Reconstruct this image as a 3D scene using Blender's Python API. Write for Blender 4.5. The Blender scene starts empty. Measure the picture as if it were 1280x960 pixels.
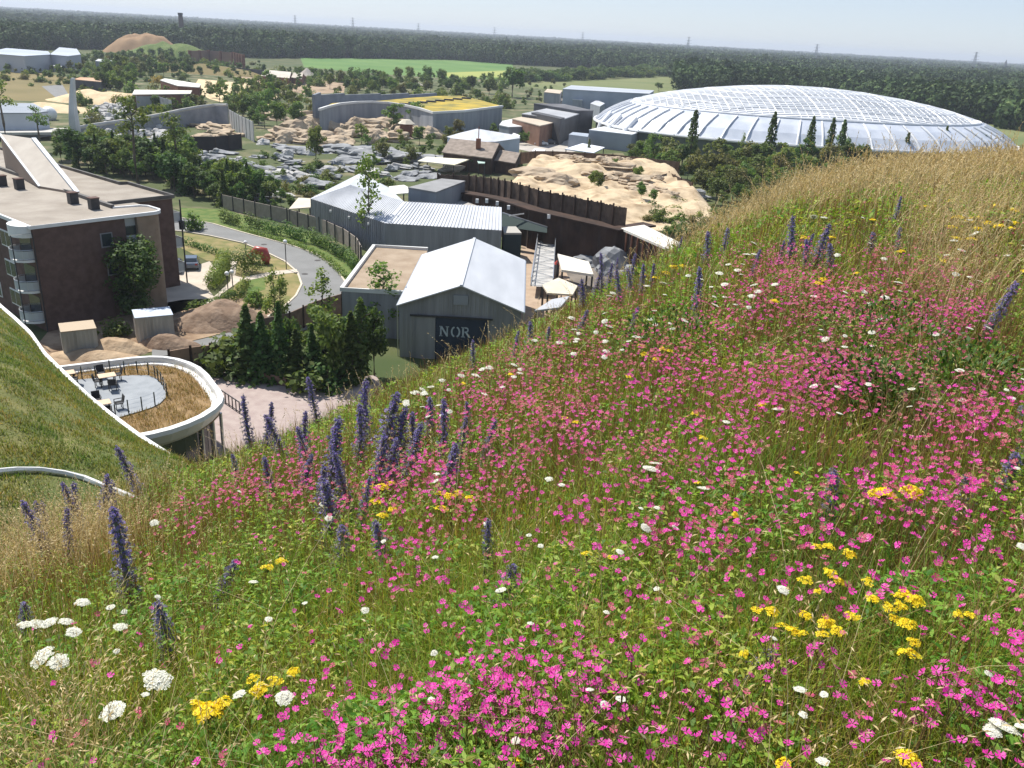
import bpy, bmesh, math, random
import numpy as np
from mathutils import Vector, Matrix, noise as mnoise

# ------------------------------------------------------------------ camera, light, exposure
S = bpy.context.scene
COL = S.collection
R = math.radians
F_PX, PITCH, ROLL, EYE = 1070.0, R(22.2), R(3.22), 30.0
cp, sp, cr, sr = math.cos(PITCH), math.sin(PITCH), math.cos(ROLL), math.sin(ROLL)
FWD = np.array([0, cp, -sp]); R0 = np.array([1., 0, 0]); U0 = np.array([0, sp, cp])
RGT = cr*R0 + sr*U0; UPV = -sr*R0 + cr*U0
CAM = np.array([0, 0, EYE])
cam = bpy.data.cameras.new('camera')
cam.sensor_width = 36; cam.lens = 36*F_PX/1280; cam.clip_start = 0.05; cam.clip_end = 40000
camo = bpy.data.objects.new('camera', cam); COL.objects.link(camo)
M = Matrix(((RGT[0], UPV[0], -FWD[0], 0), (RGT[1], UPV[1], -FWD[1], 0), (RGT[2], UPV[2], -FWD[2], EYE), (0, 0, 0, 1)))
camo.matrix_world = M
S.camera = camo

SUN_AZ, SUN_EL = R(-46), R(57)
SKY_TINT = (1.55, 1.62, 1.78, 1)          # hazy summer sky: flatter than a clear one
w = bpy.data.worlds.new('World'); S.world = w; w.use_nodes = True
nt = w.node_tree
sky = nt.nodes.new('ShaderNodeTexSky'); sky.sky_type = 'NISHITA'; sky.sun_disc = False
sky.sun_elevation = SUN_EL; sky.sun_rotation = SUN_AZ; sky.altitude = 20; sky.air_density = .75; sky.dust_density = 0.25; sky.ozone_density = 1.6
bg = nt.nodes['Background']; bg.inputs[1].default_value = 0.13
gm = nt.nodes.new('ShaderNodeGamma'); gm.inputs[1].default_value = .5
tint = nt.nodes.new('ShaderNodeMix'); tint.data_type = 'RGBA'; tint.blend_type = 'MULTIPLY'; tint.inputs[0].default_value = 1; tint.inputs[7].default_value = SKY_TINT
nt.links.new(sky.outputs[0], gm.inputs[0]); nt.links.new(gm.outputs[0], tint.inputs[6]); nt.links.new(tint.outputs[2], bg.inputs[0])
sl = bpy.data.lights.new('sun', 'SUN'); sl.energy = 4.6; sl.angle = R(0.53); sl.color = (1, .955, .88)
so = bpy.data.objects.new('sun', sl); COL.objects.link(so)
sv = Vector((math.sin(SUN_AZ)*math.cos(SUN_EL), math.cos(SUN_AZ)*math.cos(SUN_EL), math.sin(SUN_EL)))
so.rotation_euler = sv.to_track_quat('Z', 'Y').to_euler(); so.location = (-60, 60, 120)
S.view_settings.view_transform = 'Standard'; S.view_settings.look = 'None'
S.view_settings.exposure = 0.58; S.view_settings.gamma = 1
S.view_settings.use_curve_mapping = False
S.render.engine = 'CYCLES'
S.cycles.max_bounces = 8; S.cycles.diffuse_bounces = 3; S.cycles.transparent_max_bounces = 8; S.cycles.transmission_bounces = 3
S.cycles.volume_bounces = 0

HAZE_D = 1.5e-4
# ------------------------------------------------------------------ where things stand
def ray(px, py): return FWD + RGT*(px-640)/F_PX + UPV*(480-py)/F_PX
def g(px, py, z=0.0):
    """point of the level z seen in that direction (layout measured from the photograph)"""
    d = ray(px, py); t = (z-EYE)/d[2]; p = CAM + d*t
    return Vector((p[0], p[1], z))
def pj(p):
    q = np.array(p, float)-CAM; k = q@FWD
    return 640+F_PX*(q@RGT)/k, 480-F_PX*(q@UPV)/k
def rise(b, py, hi=None):
    lo, hi = 0., hi or (80. if b[1] > 40 else 1.3)
    for _ in range(40):
        m = (lo+hi)/2
        if pj((b[0], b[1], b[2]+m))[1] > py: lo = m
        else: hi = m
    return lo

# ------------------------------------------------------------------ naming and parenting
OFF = {}
def tag(o, label=None, cat=None, group=None, kind=None):
    if label: o['label'] = label
    if cat: o['category'] = cat
    if group: o['group'] = group
    if kind: o['kind'] = kind
    return o
def thing(name, label, cat, loc=(0, 0, 0), group=None, rz=0.0):
    o = bpy.data.objects.new(name, None); COL.objects.link(o)
    o.empty_display_size = .5
    o.location = loc; o.rotation_euler = (0, 0, rz); OFF[o.name] = Vector(loc)
    return tag(o, label, cat, group)
def link_mesh(name, me, mats, parent=None):
    for m in (mats if isinstance(mats, (list, tuple)) else [mats]): me.materials.append(m)
    o = bpy.data.objects.new(name, me); COL.objects.link(o)
    if parent is not None: o.parent = parent
    return o
def copy_tree(o, parent=None):
    c = o.copy(); COL.objects.link(c)
    if parent is not None: c.parent = parent
    for ch in o.children: copy_tree(ch, c)
    return c

class MB:
    """collects polygons; build() links them as one mesh"""
    def __init__(s): s.v = []; s.f = []; s.m = []; s.k = 0
    def mat(s, k): s.k = k; return s
    def poly(s, pts):
        n = len(s.v); s.v += [tuple(p) for p in pts]; s.f.append(list(range(n, n+len(pts)))); s.m.append(s.k); return s
    def prism(s, base, z0, z1, top=True, bottom=True):
        """base: list of (x,y); z1 float or list of tops"""
        n = len(base); z1s = z1 if isinstance(z1, (list, tuple)) else [z1]*n
        z0s = z0 if isinstance(z0, (list, tuple)) else [z0]*n
        a = sum(base[i][0]*base[(i+1) % n][1]-base[(i+1) % n][0]*base[i][1] for i in range(n))
        if a < 0: base = base[::-1]; z1s = list(z1s)[::-1]; z0s = list(z0s)[::-1]
        k = len(s.v)
        s.v += [(p[0], p[1], z) for p, z in zip(base, z0s)] + [(p[0], p[1], z) for p, z in zip(base, z1s)]
        for i in range(n):
            j = (i+1) % n; s.f.append([k+i, k+j, k+n+j, k+n+i]); s.m.append(s.k)
        if top: s.f.append([k+n+i for i in range(n)]); s.m.append(s.k)
        if bottom: s.f.append([k+n-1-i for i in range(n)]); s.m.append(s.k)
        return s
    def box(s, c, size, rz=0.0, z0=None):
        x, y, z = size[0]/2, size[1]/2, size[2]
        ca, sa = math.cos(rz), math.sin(rz)
        b = [(c[0]+ca*u-sa*v, c[1]+sa*u+ca*v) for u, v in ((-x, -y), (x, -y), (x, y), (-x, y))]
        zz = c[2]
        return s.prism(b, zz, zz+z)
    def bar(s, a, b, wd, ht=None):
        """rectangular bar from a to b, (centre line), width wd, height ht"""
        ht = wd if ht is None else ht
        a, b = Vector(a), Vector(b); d = (b-a).normalized()
        r = d.cross(Vector((0, 0, 1)))
        if r.length < 1e-3: r = Vector((1, 0, 0))
        r.normalize(); u = r.cross(d)
        k = len(s.v)
        for p in (a, b):
            for x, y in ((-1, -1), (1, -1), (1, 1), (-1, 1)): s.v.append(tuple(p+r*x*wd/2+u*y*ht/2))
        for q in ((0, 1, 5, 4), (1, 2, 6, 5), (2, 3, 7, 6), (3, 0, 4, 7), (3, 2, 1, 0), (4, 5, 6, 7)):
            s.f.append([k+i for i in q]); s.m.append(s.k)
        return s
    def tube(s, pts, r, n=8, closed=False, caps=True):
        pts = [Vector(p) for p in pts]; N = len(pts); k = len(s.v)
        rs = r if isinstance(r, (list, tuple)) else [r]*N
        for i, p in enumerate(pts):
            if closed: d = pts[(i+1) % N]-pts[i-1]
            else: d = pts[min(i+1, N-1)]-pts[max(i-1, 0)]
            d.normalize(); a = d.cross(Vector((0, 0, 1)))
            if a.length < 1e-3: a = Vector((1, 0, 0))
            a.normalize(); b = a.cross(d)
            for j in range(n):
                t = 2*math.pi*j/n; s.v.append(tuple(p+(a*math.cos(t)+b*math.sin(t))*rs[i]))
        for i in range(N if closed else N-1):
            for j in range(n):
                i2 = (i+1) % N; s.f.append([k+i*n+j, k+i*n+(j+1) % n, k+i2*n+(j+1) % n, k+i2*n+j]); s.m.append(s.k)
        if caps and not closed:
            s.f.append([k+j for j in range(n)][::-1]); s.f.append([k+(N-1)*n+j for j in range(n)]); s.m += [s.k]*2
        return s
    def sweep(s, pts, prof, closed=False):
        """profile of (out, up) offsets swept along a level line"""
        pts = [Vector(p) for p in pts]; N = len(pts); n = len(prof); k = len(s.v)
        for i, p in enumerate(pts):
            d = (pts[(i+1) % N]-pts[i-1]) if closed else pts[min(i+1, N-1)]-pts[max(i-1, 0)]
            d.z = 0; d.normalize(); o = Vector((d.y, -d.x, 0))
            for a, b in prof: s.v.append(tuple(p+o*a+Vector((0, 0, b))))
        for i in range(N if closed else N-1):
            i2 = (i+1) % N
            for j in range(n):
                s.f.append([k+i*n+j, k+i2*n+j, k+i2*n+(j+1) % n, k+i*n+(j+1) % n]); s.m.append(s.k)
        if not closed:
            s.f.append([k+j for j in range(n)]); s.f.append([k+(N-1)*n+j for j in range(n)][::-1]); s.m += [s.k]*2
        return s
    def cone(s, c, r0, r1, h, n=16, top=True):
        k = len(s.v)
        for r, z in ((r0, 0), (r1, h)):
            for j in range(n): t = 2*math.pi*j/n; s.v.append((c[0]+r*math.cos(t), c[1]+r*math.sin(t), c[2]+z))
        for j in range(n): s.f.append([k+j, k+(j+1) % n, k+n+(j+1) % n, k+n+j]); s.m.append(s.k)
        if top: s.f.append([k+n+j for j in range(n)]); s.m.append(s.k)
        s.f.append([k+n-1-j for j in range(n)]); s.m.append(s.k)
        return s
    def build(s, name, mats, parent=None, root=None, smooth=False):
        me = bpy.data.meshes.new(name)
        o3 = Vector((0, 0, 0))
        q = root if root is not None else parent
        if q is not None: o3 = OFF.get(q.name, o3)
        me.from_pydata([(v[0]-o3.x, v[1]-o3.y, v[2]-o3.z) for v in s.v], [], s.f)
        me.polygons.foreach_set('material_index', s.m)
        if smooth: me.polygons.foreach_set('use_smooth', [True]*len(s.f))
        bm = bmesh.new(); bm.from_mesh(me); bmesh.ops.recalc_face_normals(bm, faces=bm.faces); bm.to_mesh(me); bm.free()
        o = link_mesh(name, me, mats, parent)
        if q is not None: OFF[o.name] = o3
        return o
def base_at(o, loc):
    """move a single-mesh thing's origin to its base"""
    loc = Vector(loc); o.data.transform(Matrix.Translation(-loc)); o.location = loc; return o

def nmesh(name, V, Fq, mats, parent=None, smooth=False, midx=None):
    """mesh from numpy arrays, faces all of one size"""
    V = np.asarray(V, np.float32).reshape(-1, 3); Fq = np.asarray(Fq, np.int32); k = Fq.shape[1]
    me = bpy.data.meshes.new(name)
    me.vertices.add(len(V)); me.vertices.foreach_set('co', V.ravel())
    me.loops.add(Fq.size); me.loops.foreach_set('vertex_index', Fq.ravel())
    me.polygons.add(len(Fq)); me.polygons.foreach_set('loop_start', np.arange(0, Fq.size, k, dtype=np.int32))
    try: me.polygons.foreach_set('loop_total', np.full(len(Fq), k, np.int32))
    except Exception: pass
    if midx is not None: me.polygons.foreach_set('material_index', np.asarray(midx, np.int32))
    if smooth: me.polygons.foreach_set('use_smooth', np.ones(len(Fq), bool))
    me.update(calc_edges=True)
    return link_mesh(name, me, mats, parent)

# ------------------------------------------------------------------ materials
def newmat(name):
    m = bpy.data.materials.new(name); m.use_nodes = True
    return m, m.node_tree, m.node_tree.nodes['Principled BSDF']
def nmat(name, c1, c2=None, scale=1.0, rough=.8, detail=4, bump=0.0, bscale=None, metal=0.0, spec=.3, lo=.35, hi=.65, coord='Object', stretch=None):
    m, t, b = newmat(name); L = t.links.new
    b.inputs['Roughness'].default_value = rough; b.inputs['Metallic'].default_value = metal
    b.inputs['Specular IOR Level'].default_value = spec
    tc = t.nodes.new('ShaderNodeTexCoord')
    if c2 is None: b.inputs['Base Color'].default_value = (*c1, 1)
    else:
        n = t.nodes.new('ShaderNodeTexNoise'); n.inputs['Scale'].default_value = scale; n.inputs['Detail'].default_value = detail
        vec = tc.outputs[coord]
        if stretch:
            mp = t.nodes.new('ShaderNodeMapping'); mp.inputs['Scale'].default_value = stretch; L(vec, mp.inputs['Vector']); vec = mp.outputs['Vector']
        L(vec, n.inputs['Vector'])
        r = t.nodes.new('ShaderNodeValToRGB'); r.color_ramp.elements[0].position = lo; r.color_ramp.elements[1].position = hi
        r.color_ramp.elements[0].color = (*c1, 1); r.color_ramp.elements[1].color = (*c2, 1)
        L(n.outputs['Fac'], r.inputs['Fac']); L(r.outputs['Color'], b.inputs['Base Color'])
    if bump:
        n2 = t.nodes.new('ShaderNodeTexNoise'); n2.inputs['Scale'].default_value = bscale or scale*4; n2.inputs['Detail'].default_value = 5
        L(tc.outputs[coord], n2.inputs['Vector'])
        bp = t.nodes.new('ShaderNodeBump'); bp.inputs['Strength'].default_value = bump; bp.inputs['Distance'].default_value = .1
        L(n2.outputs['Fac'], bp.inputs['Height']); L(bp.outputs['Normal'], b.inputs['Normal'])
    return m
def leafmat(name, stops, trans=.3, rough=.55, obj_var=0.0, isl=True, spec=.25, tint=(1.15, 1.1, .6), patch=None):
    """leaves/petals: colour differs from leaf to leaf, some light passes through"""
    m, t, b = newmat(name); L = t.links.new
    geo = t.nodes.new('ShaderNodeNewGeometry'); r = t.nodes.new('ShaderNodeValToRGB')
    e = r.color_ramp.elements
    while len(e) < len(stops): e.new(.5)
    for k, (p, c) in enumerate(stops): e[k].position = p; e[k].color = (*c, 1)
    L(geo.outputs['Random Per Island'], r.inputs['Fac'])
    col = r.outputs['Color']
    if obj_var:
        oi = t.nodes.new('ShaderNodeObjectInfo'); hs = t.nodes.new('ShaderNodeHueSaturation')
        mr = t.nodes.new('ShaderNodeMapRange'); mr.inputs[3].default_value = 1-obj_var; mr.inputs[4].default_value = 1+obj_var
        L(oi.outputs['Random'], mr.inputs[0]); L(mr.outputs[0], hs.inputs['Value'])
        m2 = t.nodes.new('ShaderNodeMath'); m2.operation = 'MULTIPLY'; m2.inputs[1].default_value = 7.31
        m3 = t.nodes.new('ShaderNodeMath'); m3.operation = 'FRACT'
        mr2 = t.nodes.new('ShaderNodeMapRange'); mr2.inputs[3].default_value = .5-.035; mr2.inputs[4].default_value = .5+.025
        L(oi.outputs['Random'], m2.inputs[0]); L(m2.outputs[0], m3.inputs[0]); L(m3.outputs[0], mr2.inputs[0]); L(mr2.outputs[0], hs.inputs['Hue'])
        L(col, hs.inputs['Color']); col = hs.outputs['Color']
    if patch:      # plants of one kind grow in patches: hue drifts over the ground
        tc = t.nodes.new('ShaderNodeTexCoord'); n = t.nodes.new('ShaderNodeTexNoise'); n.inputs['Scale'].default_value = patch[0]; n.inputs['Detail'].default_value = 3
        r2 = t.nodes.new('ShaderNodeValToRGB'); r2.color_ramp.elements[0].position = .36; r2.color_ramp.elements[1].position = .64
        r2.color_ramp.elements[0].color = (*patch[1], 1); r2.color_ramp.elements[1].color = (*patch[2], 1)
        mu2 = t.nodes.new('ShaderNodeMix'); mu2.data_type = 'RGBA'; mu2.blend_type = 'MULTIPLY'; mu2.inputs[0].default_value = 1
        L(tc.outputs['Object'], n.inputs['Vector']); L(n.outputs['Fac'], r2.inputs['Fac']); L(col, mu2.inputs[6]); L(r2.outputs['Color'], mu2.inputs[7]); col = mu2.outputs[2]
    L(col, b.inputs['Base Color']); b.inputs['Roughness'].default_value = rough; b.inputs['Specular IOR Level'].default_value = spec
    if trans:
        tr = t.nodes.new('ShaderNodeBsdfTranslucent'); mx = t.nodes.new('ShaderNodeMixShader'); mx.inputs[0].default_value = trans
        mu = t.nodes.new('ShaderNodeMix'); mu.data_type = 'RGBA'; mu.blend_type = 'MULTIPLY'; mu.inputs[0].default_value = 1
        mu.inputs[7].default_value = (*tint, 1); L(col, mu.inputs[6]); L(mu.outputs[2], tr.inputs['Color'])
        L(b.outputs[0], mx.inputs[1]); L(tr.outputs[0], mx.inputs[2])
        L(mx.outputs[0], t.nodes['Material Output'].inputs['Surface'])
    return m
# ------------------------------------------------------------------ the flowery hill the camera stands on
SIL = [(-36.5, 1.17), (-31.9, .45), (-26.9, -.44), (-23.2, -.28), (-18.2, -.44), (-14.3, -.72), (-9.2, -.72), (-2.4, -.75), (3, -.35), (8.1, .2), (13.1, .44), (17.6, .75), (21.9, .2), (26, -.75), (29.5, -1.3), (34, -1.6)]
HV = (.21816463, -.11382377, .01770233, .04547173, -.05218194)
_rng = np.random.default_rng(5)
_wav = [(_rng.uniform(.3, 1.6), _rng.uniform(0, 6.28), _rng.uniform(0, 6.28)) for _ in range(10)]
def hill_z(x, y):
    x = np.asarray(x, float); y = np.asarray(y, float)
    az = np.degrees(np.arctan2(x, np.maximum(y, 1e-6))); d = np.hypot(x, y)
    e = np.interp(az, [a for a, _ in SIL], [b for _, b in SIL])*np.clip(d/4, 0, 1)
    z = EYE-1.55+HV[0]*x+HV[1]*y-.5*(HV[2]*y*y+HV[3]*x*x+HV[4]*x*y)+d*np.radians(e)*1.15
    b = sum(np.sin(k*(x*math.cos(a)+y*math.sin(a))+p) for k, a, p in _wav)*.018*np.clip((d-.8)/3, 0, 1)
    return z+b
def hill_hit(px, py):
    """where the sight line of the measured direction meets the hill (vectorised); nan = misses it"""
    px = np.atleast_1d(np.asarray(px, float)); py = np.atleast_1d(np.asarray(py, float))
    D = FWD[None]+RGT[None]*((px-640)/F_PX)[:, None]+UPV[None]*((480-py)/F_PX)[:, None]
    ts = np.geomspace(.8, 60, 220); out = np.full((len(px), 3), np.nan); done = np.zeros(len(px), bool); t0 = np.full(len(px), .8)
    for t in ts:
        P = CAM+D*t; hit = (~done) & (P[:, 2] < hill_z(P[:, 0], P[:, 1]))
        if hit.any():
            lo = t0[hit].copy(); hi = np.full(hit.sum(), t)
            for _ in range(14):
                m = (lo+hi)/2; Q = CAM+D[hit]*m[:, None]; u = Q[:, 2] < hill_z(Q[:, 0], Q[:, 1])
                hi = np.where(u, m, hi); lo = np.where(u, lo, m)
            out[hit] = CAM+D[hit]*hi[:, None]; done |= hit
        t0 = np.where(done, t0, t)
    return out

# hill surface: polar grid
az = np.radians(np.linspace(-75, 75, 151)); rr = np.concatenate([[0.0], np.geomspace(.35, 130, 150)])
A_, R_ = np.meshgrid(az, rr); X = R_*np.sin(A_); Y = R_*np.cos(A_)
Z = hill_z(X, Y)
Zg = np.maximum(Z, -.6)
idx = np.arange(X.size).reshape(X.shape)
Fq = np.stack([idx[:-1, :-1], idx[:-1, 1:], idx[1:, 1:], idx[1:, :-1]], -1).reshape(-1, 4)
keep = (Z.ravel()[Fq].max(1) > -.5); Fq = Fq[keep]
SOIL = nmat('hill soil', (.035, .04, .012), (.10, .085, .035), 3.0, .95, bump=.6, bscale=20)
o = nmesh('hillside', np.stack([X, Y, Zg], -1), Fq, SOIL, smooth=True); tag(o, kind='structure')

rng = np.random.default_rng(11)
def polar(n, r0, r1, a0=-66, a1=70, pw=0.0):
    n = int(n*1.4)
    a = np.radians(rng.uniform(a0, a1, n)); u = rng.random(n)
    r = r0*(r1/r0)**u if pw == 0 else (r0**pw+(r1**pw-r0**pw)*u)**(1/pw)
    x, y = r*np.sin(a), r*np.cos(a); return x, y, hill_z(x, y), r
def vnoise(x, y, s, seed):
    """cheap smooth value noise, 0..1"""
    q = np.random.default_rng(seed).random((64, 64)); fx, fy = x/s+300, y/s+300
    ix, iy = np.floor(fx).astype(int), np.floor(fy).astype(int); tx, ty = fx-ix, fy-iy
    tx = tx*tx*(3-2*tx); ty = ty*ty*(3-2*ty); G = lambda i, j: q[i % 64, j % 64]
    return (G(ix, iy)*(1-tx)+G(ix+1, iy)*tx)*(1-ty)+(G(ix, iy+1)*(1-tx)+G(ix+1, iy+1)*tx)*ty
def unit(v): return v/np.maximum(np.linalg.norm(v, axis=-1, keepdims=True), 1e-9)

def blades(P, h, wd, lean, seg=3, droop=1.0):
    """curved grass blades / stems as tapering strips -> V, F(quads)"""
    n = len(P); a = rng.uniform(0, 2*math.pi, n); d = np.stack([np.cos(a), np.sin(a), np.zeros(n)], -1)
    b = a+math.pi/2+rng.normal(0, .5, n); s = np.stack([np.cos(b), np.sin(b), np.zeros(n)], -1)
    V = np.zeros((n, seg+1, 2, 3))
    for k in range(seg+1):
        t = k/seg; c = P+d*(lean*h*t**(1+droop))[:, None]; c[:, 2] += h*t*(1-.25*lean*t)
        w_ = (wd*(1-.92*t**1.5)/2)[:, None]
        V[:, k, 0] = c-s*w_; V[:, k, 1] = c+s*w_
    base = (np.arange(n)*(seg+1)*2)[:, None]
    Fs = [np.concatenate([base+2*k, base+2*k+1, base+2*k+3, base+2*k+2], 1) for k in range(seg)]
    return V.reshape(-1, 3), np.stack(Fs, 1).reshape(-1, 4)
def leaves(P, N, ln, wd, fold=.25):
    """folded leaf: base, two sides, tip (one quad, bent) ; N = leaf direction"""
    n = len(P); d = unit(N); s = unit(np.cross(d, np.array([0, 0, 1.])+rng.normal(0, .35, (n, 3)))); u = np.cross(s, d)
    m = P+d*(ln*.45)[:, None]
    V = np.stack([P, m-s*(wd/2)[:, None]+u*(wd*fold)[:, None], P+d*ln[:, None]-u*(ln*.12)[:, None], m+s*(wd/2)[:, None]+u*(wd*fold)[:, None]], 1)
    return V.reshape(-1, 3), (np.arange(n)*4)[:, None]+np.arange(4)[None]
def rdir(n, up=.3, sd=.45):
    a = rng.uniform(0, 2*math.pi, n); z = rng.normal(up, sd, n); return unit(np.stack([np.cos(a), np.sin(a), z], -1))

GRASS = leafmat('meadow grass', [(0, (.14, .25, .03)), (.45, (.24, .36, .05)), (.8, (.38, .44, .09)), (.95, (.45, .38, .16)), (1, (.32, .17, .09))], .45, patch=(1.1, (.78, .92, .8), (1.25, 1.06, .9)))
LEAF = leafmat('meadow leaves', [(0, (.06, .16, .02)), (.5, (.16, .32, .04)), (.85, (.31, .46, .075)), (1, (.46, .50, .14))], .42, patch=(1.3, (.78, .95, .85), (1.28, 1.06, .9)))
DRY = leafmat('dry grass', [(0, (.42, .30, .12)), (.5, (.58, .45, .22)), (.85, (.70, .58, .34)), (1, (.42, .24, .12))], .3, tint=(1.05, 1, .8))
STEMB = leafmat('brown flower stems', [(0, (.24, .10, .05)), (.45, (.27, .17, .07)), (.8, (.20, .19, .06)), (1, (.30, .08, .07))], .2)
# ------------------------------------------------------------------ ground cover of the hill (stuff)
# dryness map: golden on the ridge at the right and in two patches on the left
def dryness(x, y):
    r = np.hypot(x, y); a = np.degrees(np.arctan2(x, y))
    d = np.clip((r-11.5)/11, 0, 1)*np.clip((a-8)/9, 0, 1)*1.05
    d = np.maximum(d, .8*np.exp(-((a+32)**2/22+(r-4.9)**2/.5)))
    d = np.maximum(d, .3*np.exp(-((a+34)**2/10+(r-2.3)**2/.3)))
    d = np.maximum(d, .9*np.exp(-((a-27)**2/14+(r-9.5)**2/9)))
    return np.clip(d*1.05+(vnoise(x, y, 1.6, 3)-.5)*1.1*np.clip(d*4+.15, 0, 1), 0, 1)
def stuff(name, V, Fq, m):
    o = nmesh(name, V, Fq, m); return tag(o, kind='stuff', label=None)

# green blades
x, y, z, r = polar(160000, .55, 40)
kp = rng.random(len(x)) < 1-.75*dryness(x, y); x, y, z, r = x[kp], y[kp], z[kp], r[kp]; n = len(x)
dens = vnoise(x, y, .55, 8)
V, Fq = blades(np.stack([x, y, z-.02], -1), rng.uniform(.14, .36, n)*(.7+.6*dens), np.maximum(.0045, r*.0011)*rng.uniform(.6, 1.3, n), np.abs(rng.normal(.45, .3, n)))
tag(stuff('meadow_grass', V, Fq, GRASS), 'green grass blades covering the flowery hillside', 'grass')
# broad leaves in tiers
x, y, z, r = polar(330000, .6, 26); n = len(x)
cl = vnoise(x, y, .28, 21)*.6+vnoise(x, y, 1.1, 22)*.4
kp = rng.random(n) < np.clip(cl*2.2-.45, .12, 1); x, y, z, r, cl = x[kp], y[kp], z[kp], r[kp], cl[kp]; n = len(x)
h = rng.random(n)**.75*(.07+.30*cl)
ln = np.maximum(.024, r*.0056)*rng.uniform(.5, 1.5, n)
V, Fq = leaves(np.stack([x, y, z+h], -1), rdir(n, .35, .4), ln, ln*rng.uniform(.28, .5, n))
tag(stuff('meadow_leaves', V, Fq, LEAF), 'small green leaves of meadow herbs between the flower stems', 'ground cover')
# thin brown stems
x, y, z, r = polar(85000, 1.1, 34); kp = rng.random(len(x)) < np.interp(r, [2, 4, 6], [.25, .7, 1]); x, y, z, r = x[kp], y[kp], z[kp], r[kp]; n = len(x)
V, Fq = blades(np.stack([x, y, z], -1), rng.uniform(.2, .46, n), np.maximum(.0022, r*.0009), np.abs(rng.normal(.18, .15, n)))
tag(stuff('meadow_stems', V, Fq, STEMB), 'thin brown stems of faded meadow flowers', 'stems')
# dry golden grass with drooping seed heads
x, y, z, r = polar(200000, 1.2, 70)
kp = rng.random(len(x)) < np.clip(dryness(x, y)*1.15-.05, np.interp(r, [2, 6], [.008, .03]), 1); x, y, z, r = x[kp], y[kp], z[kp], r[kp]; n = len(x)
P = np.stack([x, y, z], -1); hh = rng.uniform(.30, .62, n)*(1+.35*np.clip((r-12)/10, 0, 1))*np.where((rng.random(n) < .07) & (r > 9), rng.uniform(1.3, 1.9, n), 1); ww = np.maximum(.0022, r*.0009); le = np.abs(rng.normal(.35, .2, n))
st = rng.bit_generator.state
V1, F1 = blades(P, hh, ww, le, 3)
tips = V1.reshape(n, 4, 2, 3)[:, 3].mean(1); dv = tips-V1.reshape(n, 4, 2, 3)[:, 2].mean(1)
allV, allF = [V1], [F1]; k = len(V1)
for j in range(5):
    q = tips-dv*(.12*j)
    dd = unit(dv+rng.normal(0, .05, (n, 3))); dd[:, 2] -= .35
    ln = np.maximum(.018, r*.0032)*rng.uniform(.6, 1.2, n)
    V2, F2 = leaves(q, dd, ln, ln*.22); allV.append(V2); allF.append(F2+k); k += len(V2)
tag(stuff('dry_grass', np.concatenate(allV), np.concatenate(allF), DRY), 'golden dry grass with seed heads along the ridge and in patches', 'dry grass')

# long single straws leaning between the flowers
x, y, z, r = polar(480, 1.2, 9); n = len(x)
V, Fq = blades(np.stack([x, y, z], -1), rng.uniform(.35, .62, n), np.maximum(.0022, r*.0008), np.abs(rng.normal(.8, .35, n)), 4)
tag(stuff('straw_stalks', V, Fq, DRY), 'long single straw stalks leaning among the meadow flowers', 'straw')
# ------------------------------------------------------------------ flowers
PINK = leafmat('pink petals', [(0, (.66, .02, .30)), (.45, (.76, .035, .40)), (.85, (.80, .09, .45)), (1, (.74, .22, .45))], .3, .6, tint=(1.1, .9, 1.05))
ROSE = leafmat('rose petals', [(0, (.52, .05, .14)), (.5, (.60, .10, .20)), (.8, (.52, .20, .20)), (1, (.34, .12, .08))], .3, .6, tint=(1.1, .9, 1))
CALYX = leafmat('calyx', [(0, (.16, .07, .04)), (1, (.17, .15, .05))], 0)
YEL = leafmat('yellow petals', [(0, (.86, .66, .015)), (.6, (.90, .76, .03)), (1, (.86, .55, .02))], .3, .6, tint=(1.1, 1, .6))
WHITE = leafmat('white florets', [(0, (.86, .86, .78)), (1, (.80, .79, .66))], .25, .6, tint=(1, 1, .95))
BLUE = leafmat('bugloss florets', [(0, (.17, .15, .48)), (.45, (.29, .24, .62)), (.75, (.42, .31, .60)), (1, (.38, .25, .40))], .3, .6, tint=(1, .95, 1.1))
HAIRY = leafmat('bugloss bracts', [(0, (.15, .17, .11)), (.6, (.24, .26, .19)), (1, (.34, .31, .32))], .2)
GSTEM = leafmat('green stems', [(0, (.10, .16, .04)), (1, (.17, .20, .06))], .2)

def place_px(px, py, h):
    """ground points whose plant of height h tops out in the measured direction"""
    px = np.asarray(px, float); py = np.asarray(py, float)
    P = hill_hit(px, py)
    for _ in range(2):
        d = np.linalg.norm(P-CAM, axis=1); ok = ~np.isnan(d)
        d = np.where(ok, d, 1e3)
        P = hill_hit(px, py+h*F_PX/d*.93)
    return P
def bloom(C, N, r, notch=True):
    """five-petalled flowers: centre C, facing N, radius r -> V, quads"""
    n = len(C); N = unit(N); a = unit(np.cross(N, np.array([.3, .2, 1])+rng.normal(0, .3, (n, 3)))); b = np.cross(N, a)
    Vs, k = [], 0
    for j in range(5):
        t = 2*math.pi*j/5+rng.normal(0, .1, n)
        def pt(rad, dt, up): return C+(a*np.cos(t+dt)[:, None]+b*np.sin(t+dt)[:, None])*(r*rad)[:, None]+N*(r*up)[:, None]
        Vs.append(np.stack([pt(.06, 0, -.1), pt(rng.uniform(.8, 1.04), -rng.uniform(.38, .5), .2), pt(rng.uniform(.74, .86), 0, .04) if notch else pt(.92, 0, .05), pt(rng.uniform(.8, 1.04), rng.uniform(.38, .5), .2)], 1))
    V = np.concatenate(Vs, 1).reshape(-1, 3)
    return V, (np.arange(n*5)*4)[:, None]+np.arange(4)[None]

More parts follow.
